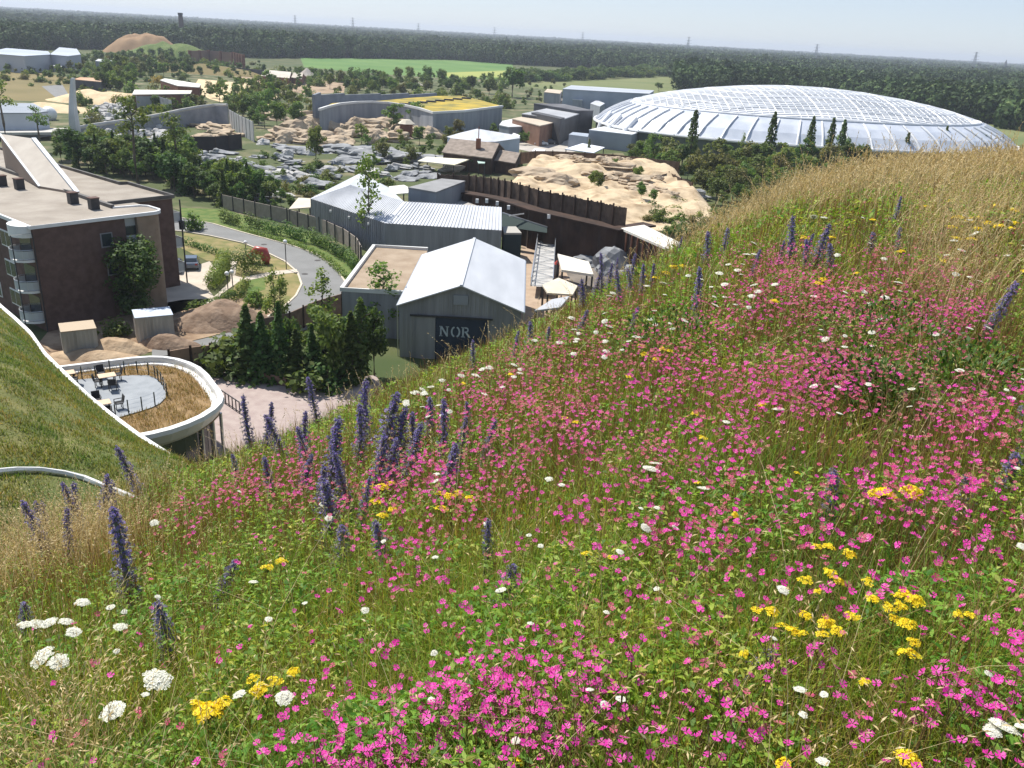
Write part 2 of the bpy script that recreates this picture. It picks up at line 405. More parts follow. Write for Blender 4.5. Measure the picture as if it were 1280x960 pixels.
# --- pinks: where they grow thickly (measured drifts) and a thin sprinkle everywhere
DR = [(600, 790, 95, 95, 190, 1), (470, 905, 95, 55, 120, 1), (560, 715, 60, 40, 60, 1), (700, 850, 80, 70, 70, 1), (650, 900, 50, 50, 60, 1), (420, 950, 60, 20, 40, 1), (690, 690, 70, 40, 60, .9),
      (500, 680, 60, 50, 90, .7), (640, 590, 90, 55, 150, .5), (520, 580, 60, 40, 90, .4), (860, 500, 80, 35, 210, .75), (760, 550, 80, 40, 120, .6), (910, 540, 60, 40, 90, .8), (700, 490, 90, 50, 200, .2),
      (600, 500, 60, 40, 130, .4), (350, 560, 60, 35, 150, .25), (300, 610, 70, 40, 120, .3), (240, 650, 60, 50, 60, .3), (1225, 850, 55, 70, 55, 1), (1240, 780, 40, 30, 25, 1), (1060, 720, 60, 60, 40, .9), (1120, 900, 90, 50, 36, 1),
      (920, 870, 70, 60, 30, 1), (1000, 640, 80, 60, 90, .7), (1130, 600, 80, 40, 110, .6), (960, 340, 50, 30, 220, .5), (1000, 380, 80, 40, 240, .35), (900, 400, 60, 40, 160, .3), (1100, 400, 80, 40, 200, .35), (1060, 450, 90, 40, 200, .35), (1180, 395, 40, 20, 90, .6),
      (1200, 520, 60, 40, 110, .4), (1000, 480, 80, 40, 170, .5), (820, 440, 60, 30, 100, .2), (760, 620, 90, 50, 80, .6), (850, 680, 60, 60, 70, .8), (640, 450, 60, 30, 150, .2), (740, 700, 90, 60, 70, .7), (700, 620, 100, 60, 110, .4), (840, 600, 90, 60, 90, .5), (560, 640, 70, 40, 60, .5), (420, 600, 80, 50, 90, .3), (960, 700, 90, 60, 40, .8), (1110, 340, 90, 30, 170, .2), (800, 760, 90, 70, 40, .9), (1200, 680, 70, 60, 50, .7), (560, 860, 80, 60, 70, 1), (760, 385, 60, 25, 90, .15), (700, 420, 60, 30, 100, .2)]
PX, PY, VIV = [], [], []
for cx, cy, sx, sy, n, v in DR:
    n = int(n*(.85 if v >= .7 and cy > 600 else 2.5 if cy < 620 else 1.5))
    PX.append(rng.normal(cx, sx*.62, n)); PY.append(rng.normal(cy, sy*.62, n)); VIV.append(np.full(n, v))
n = 260; PX.append(rng.uniform(-60, 1340, n)); PY.append(rng.uniform(560, 1000, n)); VIV.append(np.full(n, .6))
n = 900; PX.append(rng.uniform(250, 1340, n)); PY.append(rng.uniform(250, 620, n)); VIV.append(np.full(n, .2))
PX = np.concatenate(PX); PY = np.concatenate(PY); VIV = np.concatenate(VIV)
hh = rng.uniform(.22, .36, len(PX))
P = place_px(PX, PY, .29); d = np.linalg.norm(P-CAM, axis=1)
ok = (~np.isnan(d)) & (d > 1.25) & (d < 30); cn_ = vnoise(P[:, 0], P[:, 1], .75, 33)*.65+vnoise(P[:, 0], P[:, 1], .3, 34)*.35; ok &= (rng.random(len(P)) < np.where(d < 2.6, 1, np.clip((cn_-.27)*4.5, .22, 1))); P, hh, d, VIV = P[ok], hh[ok], d[ok], VIV[ok]
vis = np.array([(-30 < pj(p+[0, 0, .3])[0] < 1310) and pj(p+[0, 0, .3])[1] < 985 for p in P])
order = np.argsort(d+np.where(vis, 0, 100)); P, hh, d, VIV = P[order], hh[order], d[order], VIV[order]
vivid = rng.random(len(P)) < VIV*np.interp(d, [3, 8, 16], [1, .75, .55])
# the 300 largest: plants of their own (stem, flower heads)
def make_pink(seed, nb, mat):
    rs = random.Random(seed); root = thing('pink_flower', '', 'flower')
    st, _ = MB(), 0; C, N = [], []
    H = .29
    st.tube([(0, 0, 0), (rs.uniform(-.01, .01), rs.uniform(-.01, .01), H*.5), (rs.uniform(-.02, .02), rs.uniform(-.02, .02), H*.86)], [.0016, .0013, .0011], 4)
    top = Vector(st.v[-1])
    for j in range(nb):
        a = 2*math.pi*j/nb+rs.random(); k = .006+.013*math.sqrt(nb-1)*rs.uniform(.6, 1.2) if nb > 1 else 0
        c = Vector((top.x+k*math.cos(a), top.y+k*math.sin(a), H+rs.uniform(-.012, .012)))
        st.tube([top, (c+top)/2-Vector((0, 0, .002)), c-Vector((0, 0, .004))], [.0008, .0011, .0018], 5)
        C.append(c); N.append((rs.gauss(-.12, .3)+.4*k*math.cos(a)/.02, rs.gauss(-.12, .3)+.4*k*math.sin(a)/.02, 1))
    for j in range(3):
        zz = H*(.2+.2*j); a = rs.uniform(0, 6.28)
        st.mat(1)
        for s_ in (0, math.pi):
            dx, dy = math.cos(a+s_), math.sin(a+s_)
            st.poly([(0, 0, zz), (dx*.02-dy*.002, dy*.02+dx*.002, zz+.018), (dx*.045, dy*.045, zz+.022), (dx*.02+dy*.002, dy*.02-dx*.002, zz+.016)])
        st.mat(0)
    st.build('stem', [CALYX, GSTEM], root)
    for c, nn_ in zip(C, N):
        V, Fq = bloom(np.array([c], float), np.array([nn_], float), np.array([rs.uniform(.0095, .0125)]))
        nmesh('flower_head', V, Fq, mat, root)
    return root
protoP = [make_pink(s, [1, 1, 1, 2, 2, 2, 3, 4][s], PINK) for s in range(8)]; protoR = [make_pink(20+s, [1, 2, 3][s], ROSE) for s in range(3)]
usedp = set()
for i in range(300):
    viv = rng.random() < max(VIV[i], .75)
    pr = protoP[int(rng.integers(8))] if viv else protoR[int(rng.integers(3))]
    c = pr if pr.name not in usedp else copy_tree(pr); usedp.add(pr.name)
    c.location = P[i]; c.rotation_euler = (rng.normal(0, .1), rng.normal(0, .1), rng.uniform(0, 6.28)); c.scale = (1, 1, hh[i]/.29)
    s_ = rng.uniform(.85, 1.2); c.scale = (s_, s_, hh[i]/.29)
    c['label'] = 'small magenta five petalled pink on a thin stem in the near meadow' if viv else 'fading rose five petalled pink on a thin stem in the near meadow'
    c['group'] = 'pinks flowering in the near meadow'
for pr in protoP+protoR:
    if pr.name not in usedp:
        for ch in list(pr.children): bpy.data.objects.remove(ch)
        bpy.data.objects.remove(pr)
# the rest farther up the slope: one mass
P2, h2, v2, d2 = P[300:], hh[300:], vivid[300:], d[300:]
ex_, ey_, ez_, er_ = polar(700, 1.1, 14); kx = (np.degrees(np.arctan2(ex_, ey_)) > 33) | (np.degrees(np.arctan2(ex_, ey_)) < -38); ne = int(kx.sum())
P2 = np.concatenate([P2, np.stack([ex_, ey_, ez_], -1)[kx]]); h2 = np.concatenate([h2, rng.uniform(.22, .36, ne)]); v2 = np.concatenate([v2, rng.random(ne) < .6]); d2 = np.concatenate([d2, er_[kx]])
rep = rng.integers(1, 3, len(P2)); q = np.repeat(np.arange(len(P2)), rep)
C = P2[q]+np.stack([rng.normal(0, 1, len(q)), rng.normal(0, 1, len(q)), np.zeros(len(q))], -1)*(.008+d2[q]*.0012)[:, None]; C[:, 2] += h2[q]+rng.normal(0, .02, len(q))
N = np.stack([rng.normal(-.1, .4, len(q)), rng.normal(-.2, .4, len(q)), np.ones(len(q))], -1)
rad = .0125*rng.uniform(.75, 1.2, len(q))*np.clip(d2[q]/11, .85, 1.4)
V1, F1 = bloom(C, N, rad); m1 = np.repeat(np.where(v2[q], 0, 1), 5)
V2, F2 = blades(P2, h2, np.maximum(.002, d2*.0006), np.full(len(P2), .02), 2); m2 = np.full(len(F2), 2)
o = nmesh('pink_flowers', np.concatenate([V1, V2]), np.concatenate([F1, F2+len(V1)]), [PINK, ROSE, STEMB], midx=np.concatenate([m1, m2]))
tag(o, 'mass of small pink and faded rose flowers farther up the slope', 'flowers', kind='stuff')

# --- viper's bugloss
def make_bugloss(seed, branchy):
    rs = np.random.default_rng(seed); root = thing('bugloss_plant', '', 'flower')
    st = MB(); H = .60; lean = rs.normal(0, .03, 2)
    cen = lambda t: np.array([lean[0]*t*t, lean[1]*t*t, H*t])
    st.tube([cen(t) for t in np.linspace(0, .97, 8)], list(np.linspace(.007, .003, 8)), 6)
    st.build('stem', HAIRY, root)
    n = 110; t = rs.uniform(.03, .4, n); a = rs.uniform(0, 6.28, n)
    B = np.stack([cen(k) for k in t]); D = np.stack([np.cos(a), np.sin(a), rs.uniform(.1, .7, n)], -1)
    ln = rs.uniform(.04, .08, n)*(1-.5*t); V, Fq = leaves(B, D, ln, ln*.17)
    nmesh('leaves', V, Fq, HAIRY, root)
    core = MB(); core.tube([cen(t) for t in np.linspace(.2, 1.0, 10)], [.013]*6+[.012, .011, .009, .005], 7)
    VV, FF, MM, k = [np.array(core.v)], [], [], len(core.v); FF.append(np.array([f for f in core.f if len(f) == 4])); MM.append(np.zeros(len(FF[0]), int))
    m = 96
    for i in range(m):
        t = .2+.8*i/m; aa = i*2.399; L = (.040*(1-((t-.2)/.8)**2.2)+.013)*rs.uniform(.6, 1.35)
        out = np.array([math.cos(aa), math.sin(aa), .2]); c0 = cen(t)
        v, f = leaves(c0[None], np.array([[out[0], out[1], .25]]), np.array([L*1.3+.008]), np.array([.009])); VV.append(v); FF.append(f+k); MM.append([0]*len(f)); k += len(v)
        for j in range(3):
            c = c0+out*L*(.55+.25*j)+rs.normal(0, .004, 3); N = np.array([[out[0], out[1], .35]])+rs.normal(0, .45, (1, 3))
            if rs.random() < (.88 if t > .35 else .5):
                v, f = bloom(c[None], N, np.array([rs.uniform(.009, .0135)]), False); VV.append(v); FF.append(f+k); MM.append([1]*len(f)); k += len(v)
            v, f = leaves(c[None]-out*.008, N+[[0, 0, -.3]], np.array([.020]), np.array([.008])); VV.append(v); FF.append(f+k); MM.append([0]*len(f)); k += len(v)
    nmesh('flower_spike', np.concatenate(VV), np.concatenate(FF), [HAIRY, BLUE], root, midx=np.concatenate(MM))
    return root
protoB = [make_bugloss(100+s, False) for s in range(4)]
BG = [(165, 800, 640, .05), (72, 740, 614, -.12), (92, 730, 645, .02), (113, 660, 585, .03), (140, 670, 605, .1), (212, 850, 755, 0), (268, 775, 690, .32), (40, 820, 750, 0), (400, 620, 474, .0), (430, 640, 545, -.05), (457, 610, 480, 0), (476, 620, 490, .02), (362, 590, 515, -.15), (340, 640, 570, 0), (320, 560, 495, -.05),
      (342, 560, 505, .05), (392, 610, 530, -.1), (440, 660, 560, 0), (505, 630, 535, .05), (485, 640, 545, -.03), (553, 600, 505, 0), (549, 650, 555, 0), (600, 600, 525, .05), (575, 590, 520, 0), (300, 620, 560, 0), (184, 620, 548, -.08), (610, 740, 648, 0), (628, 790, 700, 0), (1033, 670, 590, 0), (935, 880, 800, 0), (1205, 670, 605, 0),
      (1265, 610, 530, .05), (1278, 560, 510, 0), (1222, 445, 350, .28), (985, 345, 272, .05), (1015, 350, 280, .05), (1036, 355, 305, 0), (868, 415, 335, 0), (786, 385, 318, 0), (768, 380, 322, 0), (752, 380, 312, -.05), (800, 385, 330, 0), (776, 395, 338, 0), (742, 385, 335, 0), (880, 345, 290, 0), (1115, 295, 245, 0), (936, 365, 312, 0),
      (972, 345, 300, 0), (660, 450, 402, 0), (682, 455, 408, 0), (782, 440, 385, 0), (410, 700, 640, 0), (422, 730, 655, .1), (482, 730, 645, -.1), (1118, 330, 285, 0), (845, 330, 296, 0), (900, 330, 285, 0), (590, 480, 425, 0), (640, 470, 415, 0), (720, 440, 385, 0), (52, 700, 632, 0), (398, 668, 575, .02), (414, 655, 530, 0), (380, 600, 512, .05), (448, 600, 505, -.06), (466, 640, 540, .1), (496, 600, 512, 0), (520, 590, 515, -.1), (535, 570, 500, .05), (418, 690, 590, -.05), (445, 690, 600, .12), (372, 640, 560, .1), (560, 640, 560, .1), (586, 560, 500, -.05), (331, 590, 525, .1), (758, 388, 330, .1), (790, 380, 335, -.1), (812, 375, 330, .05), (730, 400, 350, -.1), (996, 345, 290, .12), (1005, 352, 300, -.1), (60, 690, 622, .1), (104, 690, 610, -.06), (126, 655, 592, .15), (1085, 330, 290, .05), (1250, 640, 560, -.1)]
BLAB = {0: 'tall dark blue bugloss spike rising above the arched golden grass at the left', 1: 'forked pale violet bugloss spike among arched golden grass at the left edge', 3: 'blue bugloss spike overlapping the lower white kerb of the green roof', 5: 'short twin headed bugloss spike behind the big white yarrow heads', 6: 'bugloss spike leaning right in the green foreground at the left', 7: 'squat dark bugloss spike just behind the row of flat white flowers',
        8: 'tallest bugloss spike in front of the paved plaza', 26: 'greyish bugloss spike between pink drifts in the middle of the meadow', 28: 'blue bugloss spike left of a pair of yellow flower clusters', 29: 'small bugloss spike below the big drift of yellow flowers', 33: 'large blue grey bugloss spike leaning right beside the dry grass tuft', 34: 'bugloss spike left of the pair on the ridge skyline', 9: 'bugloss spike rising just right of the tallest spike in the left clump', 37: 'slender dark bugloss spike standing alone on the upper slope', 45: 'pale bugloss spike high up the ridge among golden grass'}
nb = 0
for i, (px, pb, ptop, lean) in enumerate(BG):
    b = hill_hit(px, pb)[0]
    if np.isnan(b[0]):
        b = hill_hit(px, pb+25)[0]
        if np.isnan(b[0]): continue
    H = rise(b, ptop)
    for _ in range(12):                     # no plant taller than it grows: the foot stands farther up the slope
        if H <= .62: break
        pb -= (pb-ptop)*.12; b2 = hill_hit(px, pb)[0]
        if np.isnan(b2[0]): break
        b = b2; H = rise(b, ptop)
    H = min(max(H, .12), .8)
    src = protoB[nb % 4]; c = src if nb < 4 else copy_tree(src); nb += 1
    c.location = b; s = H/.6; wd = min(max(s*1.15, .75), 1.3)
    wd *= rng.uniform(.65, 1.05); c.scale = (wd, wd, s); c.rotation_euler = (rng.normal(0, .09), lean+rng.normal(0, .07), rng.uniform(-.6, .6))
    c['label'] = BLAB.get(i, 'violet blue bugloss spike in the clump between plaza and meadow' if 280 < px < 620 and pb < 760 else 'small bugloss spike on the skyline before the grey rocks' if 735 < px < 805 else 'slim greyish bugloss spike scattered on the upper meadow')
    c['group'] = 'bugloss spikes in the meadow'

# --- yellow flower clusters
def make_yellow(seed, nb):
    rs = np.random.default_rng(seed); root = thing('yellow_flower', '', 'flower'); st = MB(); C = []
    for j in range(nb):
        a = j*2.4; k = .45*math.sqrt(j/nb)*1.0
        C.append((k*math.cos(a), k*math.sin(a), -.25*k+rs.normal(0, .03)))
    C = np.array(C)*1.0
    st.tube([(0, 0, -8), (.1, .05, -4), (0, 0, -.3)], [.05, .05, .04], 4)
    for c in C: st.tube([(0, 0, -.5), tuple(c-np.array([0, 0, .04]))], [.03, .02], 3)
    st.build('stem', GSTEM, root)
    V, Fq = bloom(C, np.stack([C[:, 0]+rs.normal(0, .2, nb), C[:, 1]+rs.normal(0, .2, nb), np.full(nb, .6)], -1), rs.uniform(.16, .24, nb), False)
    V2, F2 = bloom(C+[0, 0, .03], np.stack([C[:, 0]+rs.normal(0, .2, nb), C[:, 1]+rs.normal(0, .2, nb), np.full(nb, .8)], -1), rs.uniform(.10, .15, nb), False)
    nmesh('flower_head', np.concatenate([V, V2]), np.concatenate([Fq, F2+len(V)]), YEL, root)
    return root
YL = [(270, 880, 26), (285, 872, 18), (258, 876, 14), (350, 845, 14), (330, 855, 16), (372, 832, 12), (322, 842, 12), (480, 605, 14), (470, 622, 12), (488, 600, 10), (462, 604, 10), (560, 615, 14), (550, 630, 14), (572, 612, 12), (585, 618, 10), (548, 612, 10), (480, 640, 12), (490, 632, 10), (1085, 615, 22), (1118, 615, 20), (1072, 618, 12), (1000, 680, 12), (1015, 680, 12), (1040, 690, 14), (985, 720, 14), (1015, 712, 14), (1025, 722, 14), (1060, 725, 12),
      (926, 755, 12), (945, 758, 14), (955, 775, 14), (985, 765, 14), (1010, 773, 16), (1040, 767, 14), (1005, 787, 14), (970, 782, 14), (980, 785, 12), (1022, 785, 14), (1065, 745, 14), (1095, 742, 14), (1115, 748, 16), (1105, 740, 12), (1085, 757, 14), (1098, 755, 14), (1090, 770, 10), (1105, 777, 16), (1105, 812, 18), (1112, 800, 12), (910, 810, 10), (1050, 847, 10), (1100, 943, 22), (1166, 768, 10), (1180, 770, 12), (952, 945, 14), (755, 690, 12), (725, 685, 12), (1268, 770, 10), (1000, 735, 8),
      (1190, 275, 10), (1203, 278, 12), (1215, 276, 10), (1228, 283, 12), (1240, 287, 10), (1255, 290, 8), (1183, 288, 10), (1260, 268, 10), (1205, 303, 12), (1188, 302, 10), (1015, 357, 10), (1000, 300, 10), (960, 378, 10), (1022, 352, 10), (998, 310, 8), (1032, 300, 9), (840, 335, 10), (830, 342, 10), (818, 348, 9), (802, 345, 9), (850, 333, 9), (1258, 283, 10), (1215, 290, 9), (830, 438, 9), (800, 442, 9), (815, 448, 9), (822, 436, 8), (796, 432, 8),
      (705, 385, 8), (700, 520, 8), (715, 525, 9), (940, 505, 9), (860, 515, 9), (610, 430, 8), (258, 565, 14), (262, 556, 10), (200, 590, 12), (203, 582, 10), (340, 705, 14), (355, 697, 12), (640, 938, 12), (560, 590, 9), (1085, 278, 8), (1118, 318, 8), (868, 545, 9), (860, 600, 8), (515, 540, 8), (500, 505, 8), (578, 480, 7), (636, 468, 7), (1170, 330, 8), (1060, 345, 8), (1270, 345, 8), (980, 590, 8), (780, 470, 7), (905, 640, 8), (1180, 255, 9), (1150, 262, 8), (1240, 262, 8)]
protoY = [make_yellow(s, [7, 9, 12, 16][s]) for s in range(4)]
arr = np.array(YL, float); PP = place_px(arr[:, 0], arr[:, 1], .28); k = 0
YLAB = {0: 'largest bright yellow flower cluster near the left bottom of the meadow', 18: 'orange yellow flower cluster, left of a close pair in the right meadow', 19: 'yellow flower cluster, right of a close pair in the right meadow', 50: 'lone bright yellow flower head at the bottom edge of the meadow', 95: 'yellow flower cluster in front of the terrace roof glazing'}
for i, (px, py, sz) in enumerate(YL):
    if np.isnan(PP[i, 0]): continue
    d_ = np.linalg.norm(PP[i]-CAM); s = max(min(sz*1.15*d_/F_PX, .16), .022)
    src = protoY[3 if sz > 15 else (i % 3)]; c = src if src.get('used') is None else copy_tree(src); src['used'] = 1
    c.scale = (s, s, s); c.location = (PP[i, 0], PP[i, 1], PP[i, 2]+.27); c.rotation_euler = (rng.normal(0, .15), rng.normal(0, .15), rng.uniform(0, 6.28))
    c['label'] = YLAB.get(i, 'small yellow flower cluster in the large yellow drift at the right' if 890 < px < 1130 and 670 < py < 860 else 'small yellow flower head on the dry upper ridge' if py < 400 else 'small yellow flower head scattered through the meadow'); c['group'] = 'yellow flowers in the meadow'
for o in list(bpy.data.objects):
    if 'used' in o: del o['used']

# --- white yarrow umbels
def make_umbel(seed):
    rs = np.random.default_rng(seed); root = thing('white_yarrow', '', 'flower'); st = MB(); n = 60; C = []
    for j in range(n):
        a = j*2.399; k = .5*math.sqrt(j/n)*rs.uniform(.85, 1.1); C.append((k*math.cos(a), k*math.sin(a), -.35*k*k+rs.normal(0, .015)))
    C = np.array(C)
    st.tube([(0, 0, -7), (.06, .05, -3), (0, 0, -.6)], [.035, .03, .025], 4)
    for j in range(0, n, 4): st.tube([(0, 0, -.6), tuple(C[j]-np.array([0, 0, .02]))], [.014, .01], 3)
    st.build('stem', GSTEM, root)
    V, Fq = bloom(C, np.stack([C[:, 0]*.5+rs.normal(0, .15, n), C[:, 1]*.5+rs.normal(0, .15, n), np.ones(n)], -1), rs.uniform(.085, .115, n), False)
    m = 16; cap = [(0, 0, -.02)]+[(q*math.cos(2*math.pi*j/m), q*math.sin(2*math.pi*j/m), -.35*q*q-.03) for q in (.25, .46) for j in range(m)]; k = len(V); cf = [[k, k+1+j, k+1+(j+1) % m, k+1+(j+1) % m] for j in range(m)]; cf = [[k+1+j, k+1+(j+1) % m, k+1+m+(j+1) % m, k+1+m+j] for j in range(m)]+[[k, k+1+j, k+1+(j+1) % m, k+1+(j+2) % m] for j in range(0, m, 2)]
    nmesh('umbel', np.concatenate([V, np.array(cap)]), np.concatenate([Fq, np.array(cf)]), WHITE, root); return root
WL = [(210, 846, 30), (157, 886, 26), (68, 822, 26), (90, 828, 20), (362, 865, 20), (1206, 908, 28), (1192, 914, 16), (803, 582, 22), (808, 576, 16), (48, 783, 15), (62, 782, 16), (76, 780, 16), (97, 778, 15), (107, 791, 16), (163, 783, 15), (116, 754, 15), (865, 607, 16), (955, 733, 14), (970, 855, 14), (760, 863, 12), (993, 944, 14), (308, 862, 14), (185, 633, 14), (222, 603, 14), (200, 655, 10), (620, 730, 14), (795, 655, 14), (958, 512, 14), (895, 527, 10), (1225, 910, 12), (1262, 925, 12), (458, 757, 10), (540, 808, 8), (1240, 690, 10), (1180, 470, 10), (830, 655, 10), (680, 595, 10), (740, 870, 8)]
for k in range(190):
    u = rng.random()
    if u < .35: px, py = rng.uniform(480, 720), 0; py = 500-(px-480)*.5+rng.uniform(-15, 60)
    elif u < .6: px = rng.uniform(700, 960); py = 385-(px-700)*.35+rng.uniform(5, 90)
    elif u < .85: px = rng.uniform(1000, 1280); py = rng.uniform(270, 520)
    else: px = rng.uniform(150, 1280); py = rng.uniform(560, 940)
    WL.append((px, py, rng.uniform(5.5, 10.5)))
protoW = [make_umbel(s) for s in range(3)]; arr = np.array(WL, float); PP = place_px(arr[:, 0], arr[:, 1], .32); used = set()
WLAB = {0: 'big domed white yarrow head, uppermost of two near the lower left', 1: 'white yarrow head near the lower left, below the biggest one', 2: 'domed white yarrow head at the left edge above the brown grass', 4: 'white yarrow head beside the yellow cluster at the bottom left', 5: 'big white yarrow head in the bottom right corner among pinks', 7: 'bright white daisy like head standing out in mid meadow', 16: 'flat white yarrow head right of the mid meadow white flower', 14: 'single flat white yarrow head below the tall dark bugloss'}
for i, (px, py, sz) in enumerate(WL):
    if np.isnan(PP[i, 0]): continue
    d_ = np.linalg.norm(PP[i]-CAM); s = max(min(sz*.92*d_/F_PX, .10), .018)
    src = protoW[i % 3]; c = src if src.name not in used else copy_tree(src); used.add(src.name)
    c.scale = (s, s, s); c.location = (PP[i, 0], PP[i, 1], PP[i, 2]+.31); c.rotation_euler = (rng.normal(.0, .2), rng.normal(0, .2), rng.uniform(0, 6.28))
    c['label'] = WLAB.get(i, 'flat white yarrow head in the row at the left edge of the meadow' if 8 < i < 14 else 'small white yarrow head dotted over the upper slope' if py < 545 else 'small flat white yarrow head scattered in the lower meadow'); c['group'] = 'white yarrow heads in the meadow'

# --- leafy dark herbs standing out of the meadow
DKLEAF = leafmat('dark herb leaves', [(0, (.04, .09, .016)), (.6, (.075, .15, .025)), (1, (.12, .20, .045))], .3)
for px, py, sx, hgt, lab in ((1105, 470, 1.0, .46, 'dark green leafy herb clump among the pinks at the right'), (1095, 540, .6, .34, 'dark green leafy herb below the larger clump at the right'), (840, 462, .9, .40, 'dense green leafy herb under small yellow flowers on the upper slope'), (1060, 530, .6, .4, 'low dark herb left of the two dark clumps at the right'), (1200, 520, .7, .4, 'dark herb clump below the leaning bugloss spike')):
    b = hill_hit(px, py)[0]
    if np.isnan(b[0]): continue
    d_ = np.linalg.norm(b-CAM); n = 1500; q = rng.normal(0, 1, (n, 3)); q = unit(q)*rng.random((n, 1))**.4; q[:, 2] = np.abs(q[:, 2])
    Pq = q*[sx*.5, sx*.5, hgt]; ln = rng.uniform(.025, .045, n)
    V, Fq = leaves(Pq, unit(q)+rng.normal(0, .4, (n, 3)), ln, ln*.45)
    o = nmesh('leafy_herb', V, Fq, DKLEAF); o.location = b; tag(o, lab, 'herb', 'dark leafy herbs')
# ------------------------------------------------------------------ the plain: ground, fields, roads, forest
GROUND = nmat('ground', (.05, .075, .022), (.105, .105, .04), .06, .95, 8, lo=.38, hi=.66)
mb = MB(); mb.poly([(-9000, -300, 0), (9000, -300, 0), (9000, 11000, 0), (-9000, 11000, 0)]); tag(mb.build('ground', GROUND), kind='structure')
def sheet(name, pts, m, z=.02, smooth=0):
    P = [g(*p) for p in pts]
    b = MB(); b.poly([(p.x, p.y, z) for p in P]); o = b.build(name, m)
    return tag(o, kind='structure')
SANDM = nmat('pale sand', (.52, .40, .24), (.66, .52, .33), .4, .95, 6, bump=.5, bscale=1.5)
EARTH = nmat('zoo ground', (.07, .09, .03), (.26, .21, .13), .11, .95, 8, lo=.48, hi=.74)
DIRT = nmat('dug earth', (.20, .13, .08), (.36, .26, .17), .5, .95, 8, bump=.8, bscale=2)
DRYLAWN = nmat('dry lawn', (.14, .15, .045), (.28, .22, .10), .5, .95, 6)
LAWN = nmat('verge grass', (.07, .13, .025), (.15, .18, .05), .8, .95, 6, bump=.6, bscale=6)
ASPH = nmat('road asphalt', (.185, .185, .18), (.215, .215, .21), .4, .9, 6)
PAVE = nmat('pale paving', (.46, .40, .33), (.54, .47, .39), .6, .9, 5)
PINKPAVE = nmat('pink clinker paving', (.33, .26, .24), (.40, .33, .30), 1.2, .9, 5)
KERB = nmat('pale kerb stones', (.50, .44, .35), (.60, .53, .43), 2, .9)
FIELDG = nmat('green field', (.08, .17, .035), (.12, .21, .05), .02, .95, 5)
FIELDP = nmat('pale field', (.12, .15, .05), (.18, .19, .075), .015, .95, 6)
FIELDT = nmat('tan field', (.15, .125, .045), (.21, .165, .07), .03, .95, 6)
sheet('crop_field', [(375, 71), (480, 71), (560, 74), (640, 79), (645, 99), (560, 98), (480, 93), (380, 84)], FIELDG, .06)
sheet('crop_field', [(555, 91), (640, 88), (642, 97), (560, 97)], nmat('ripening crop', (.25, .30, .07), (.33, .34, .09), .05, .95), .12)
sheet('meadow_field', [(640, 106), (700, 98), (760, 94), (870, 93), (900, 130), (800, 122), (690, 113)], FIELDP, .06)
sheet('meadow_field', [(1190, 148), (1240, 152), (1300, 172), (1300, 210), (1255, 200), (1225, 172)], FIELDP, .08)
sheet('dry_field', [(-40, 86), (60, 92), (95, 99), (92, 122), (60, 128), (-40, 122)], FIELDT, .06)
sheet('zoo_ground', [(-60, 128), (90, 118), (240, 86), (430, 84), (620, 100), (770, 124), (760, 160), (790, 210), (860, 330), (640, 370), (430, 330), (200, 255), (-60, 215)], EARTH, .04)
sheet('sand_yard', [(248, 99), (330, 106), (352, 122), (335, 134), (300, 134), (262, 124), (240, 112)], SANDM, .09)
sheet('bare_earth', [(285, 96), (330, 95), (432, 103), (430, 116), (380, 118), (330, 107)], nmat('brown earth', (.28, .20, .13), (.36, .27, .18), .1, .95), .08)
sheet('access_road', [(52, 108), (78, 106), (88, 122), (72, 124)], ASPH, .09)
outer = [(150, 268), (228, 273), (266, 280), (300, 290), (341, 301), (364, 307), (395, 318), (418, 334), (431, 352), (430, 372), (414, 392), (385, 412)]
inner = [(150, 282), (231, 290), (262, 295), (303, 304), (333, 316), (356, 327), (372, 341), (377, 356), (370, 370), (353, 386), (325, 402)]
sheet('road', outer+[(340, 425), (290, 425)]+inner[::-1], ASPH, .05)
for e in (outer, inner):
    b = MB(); b.sweep([g(*p) for p in e], [(-.12, -.05), (.12, -.05), (.12, .13), (-.12, .13)]); tag(b.build('kerb', KERB), kind='structure')
sheet('path', [(325, 402), (300, 413), (250, 425), (190, 438), (190, 447), (250, 440), (310, 428), (345, 425)], ASPH, .058)
sheet('parking_court', [(205, 345), (262, 327), (272, 338), (258, 359), (268, 372), (251, 384), (236, 387), (190, 400)], PAVE, .05)
sheet('garden_path', [(288, 322), (296, 327), (294, 345), (305, 348), (280, 366), (262, 382), (252, 384), (268, 371), (288, 352)], PAVE, .07)
sheet('garden_path', [(305, 347), (345, 339), (371, 337), (372, 341), (345, 344), (305, 352)], PAVE, .075)
sheet('dry_lawn', [(231, 291), (262, 296), (303, 305), (333, 317), (356, 328), (371, 342), (376, 356), (369, 370), (350, 386), (318, 395), (290, 375), (297, 330), (258, 326), (225, 310)], DRYLAWN, .045)
sheet('lawn', [(305, 350), (330, 345), (332, 362), (310, 370)], LAWN, .06)
sheet('verge', [(228, 272), (266, 279), (300, 289), (341, 300), (395, 317), (418, 333), (431, 351), (445, 345), (440, 318), (400, 296), (340, 280), (280, 262), (225, 260)], LAWN, .05)
sheet('dug_ground', [(40, 440), (60, 415), (130, 392), (230, 375), (320, 372), (345, 392), (300, 412), (250, 424), (190, 440), (80, 462)], DIRT, .05)
sheet('plaza', [(240, 470), (262, 462), (300, 455), (395, 468), (470, 470), (500, 520), (300, 620), (200, 620)], PINKPAVE, .05)
sheet('deck', [(652, 305), (694, 308), (722, 375), (735, 420), (640, 420)], nmat('brown deck', (.34, .25, .18), (.42, .32, .23), .8, .9), .06)
sheet('yard', [(575, 240), (652, 305), (640, 420), (800, 420), (860, 330), (720, 280)], nmat('dark yard', (.14, .12, .10), (.22, .19, .16), .3, .95), .045)
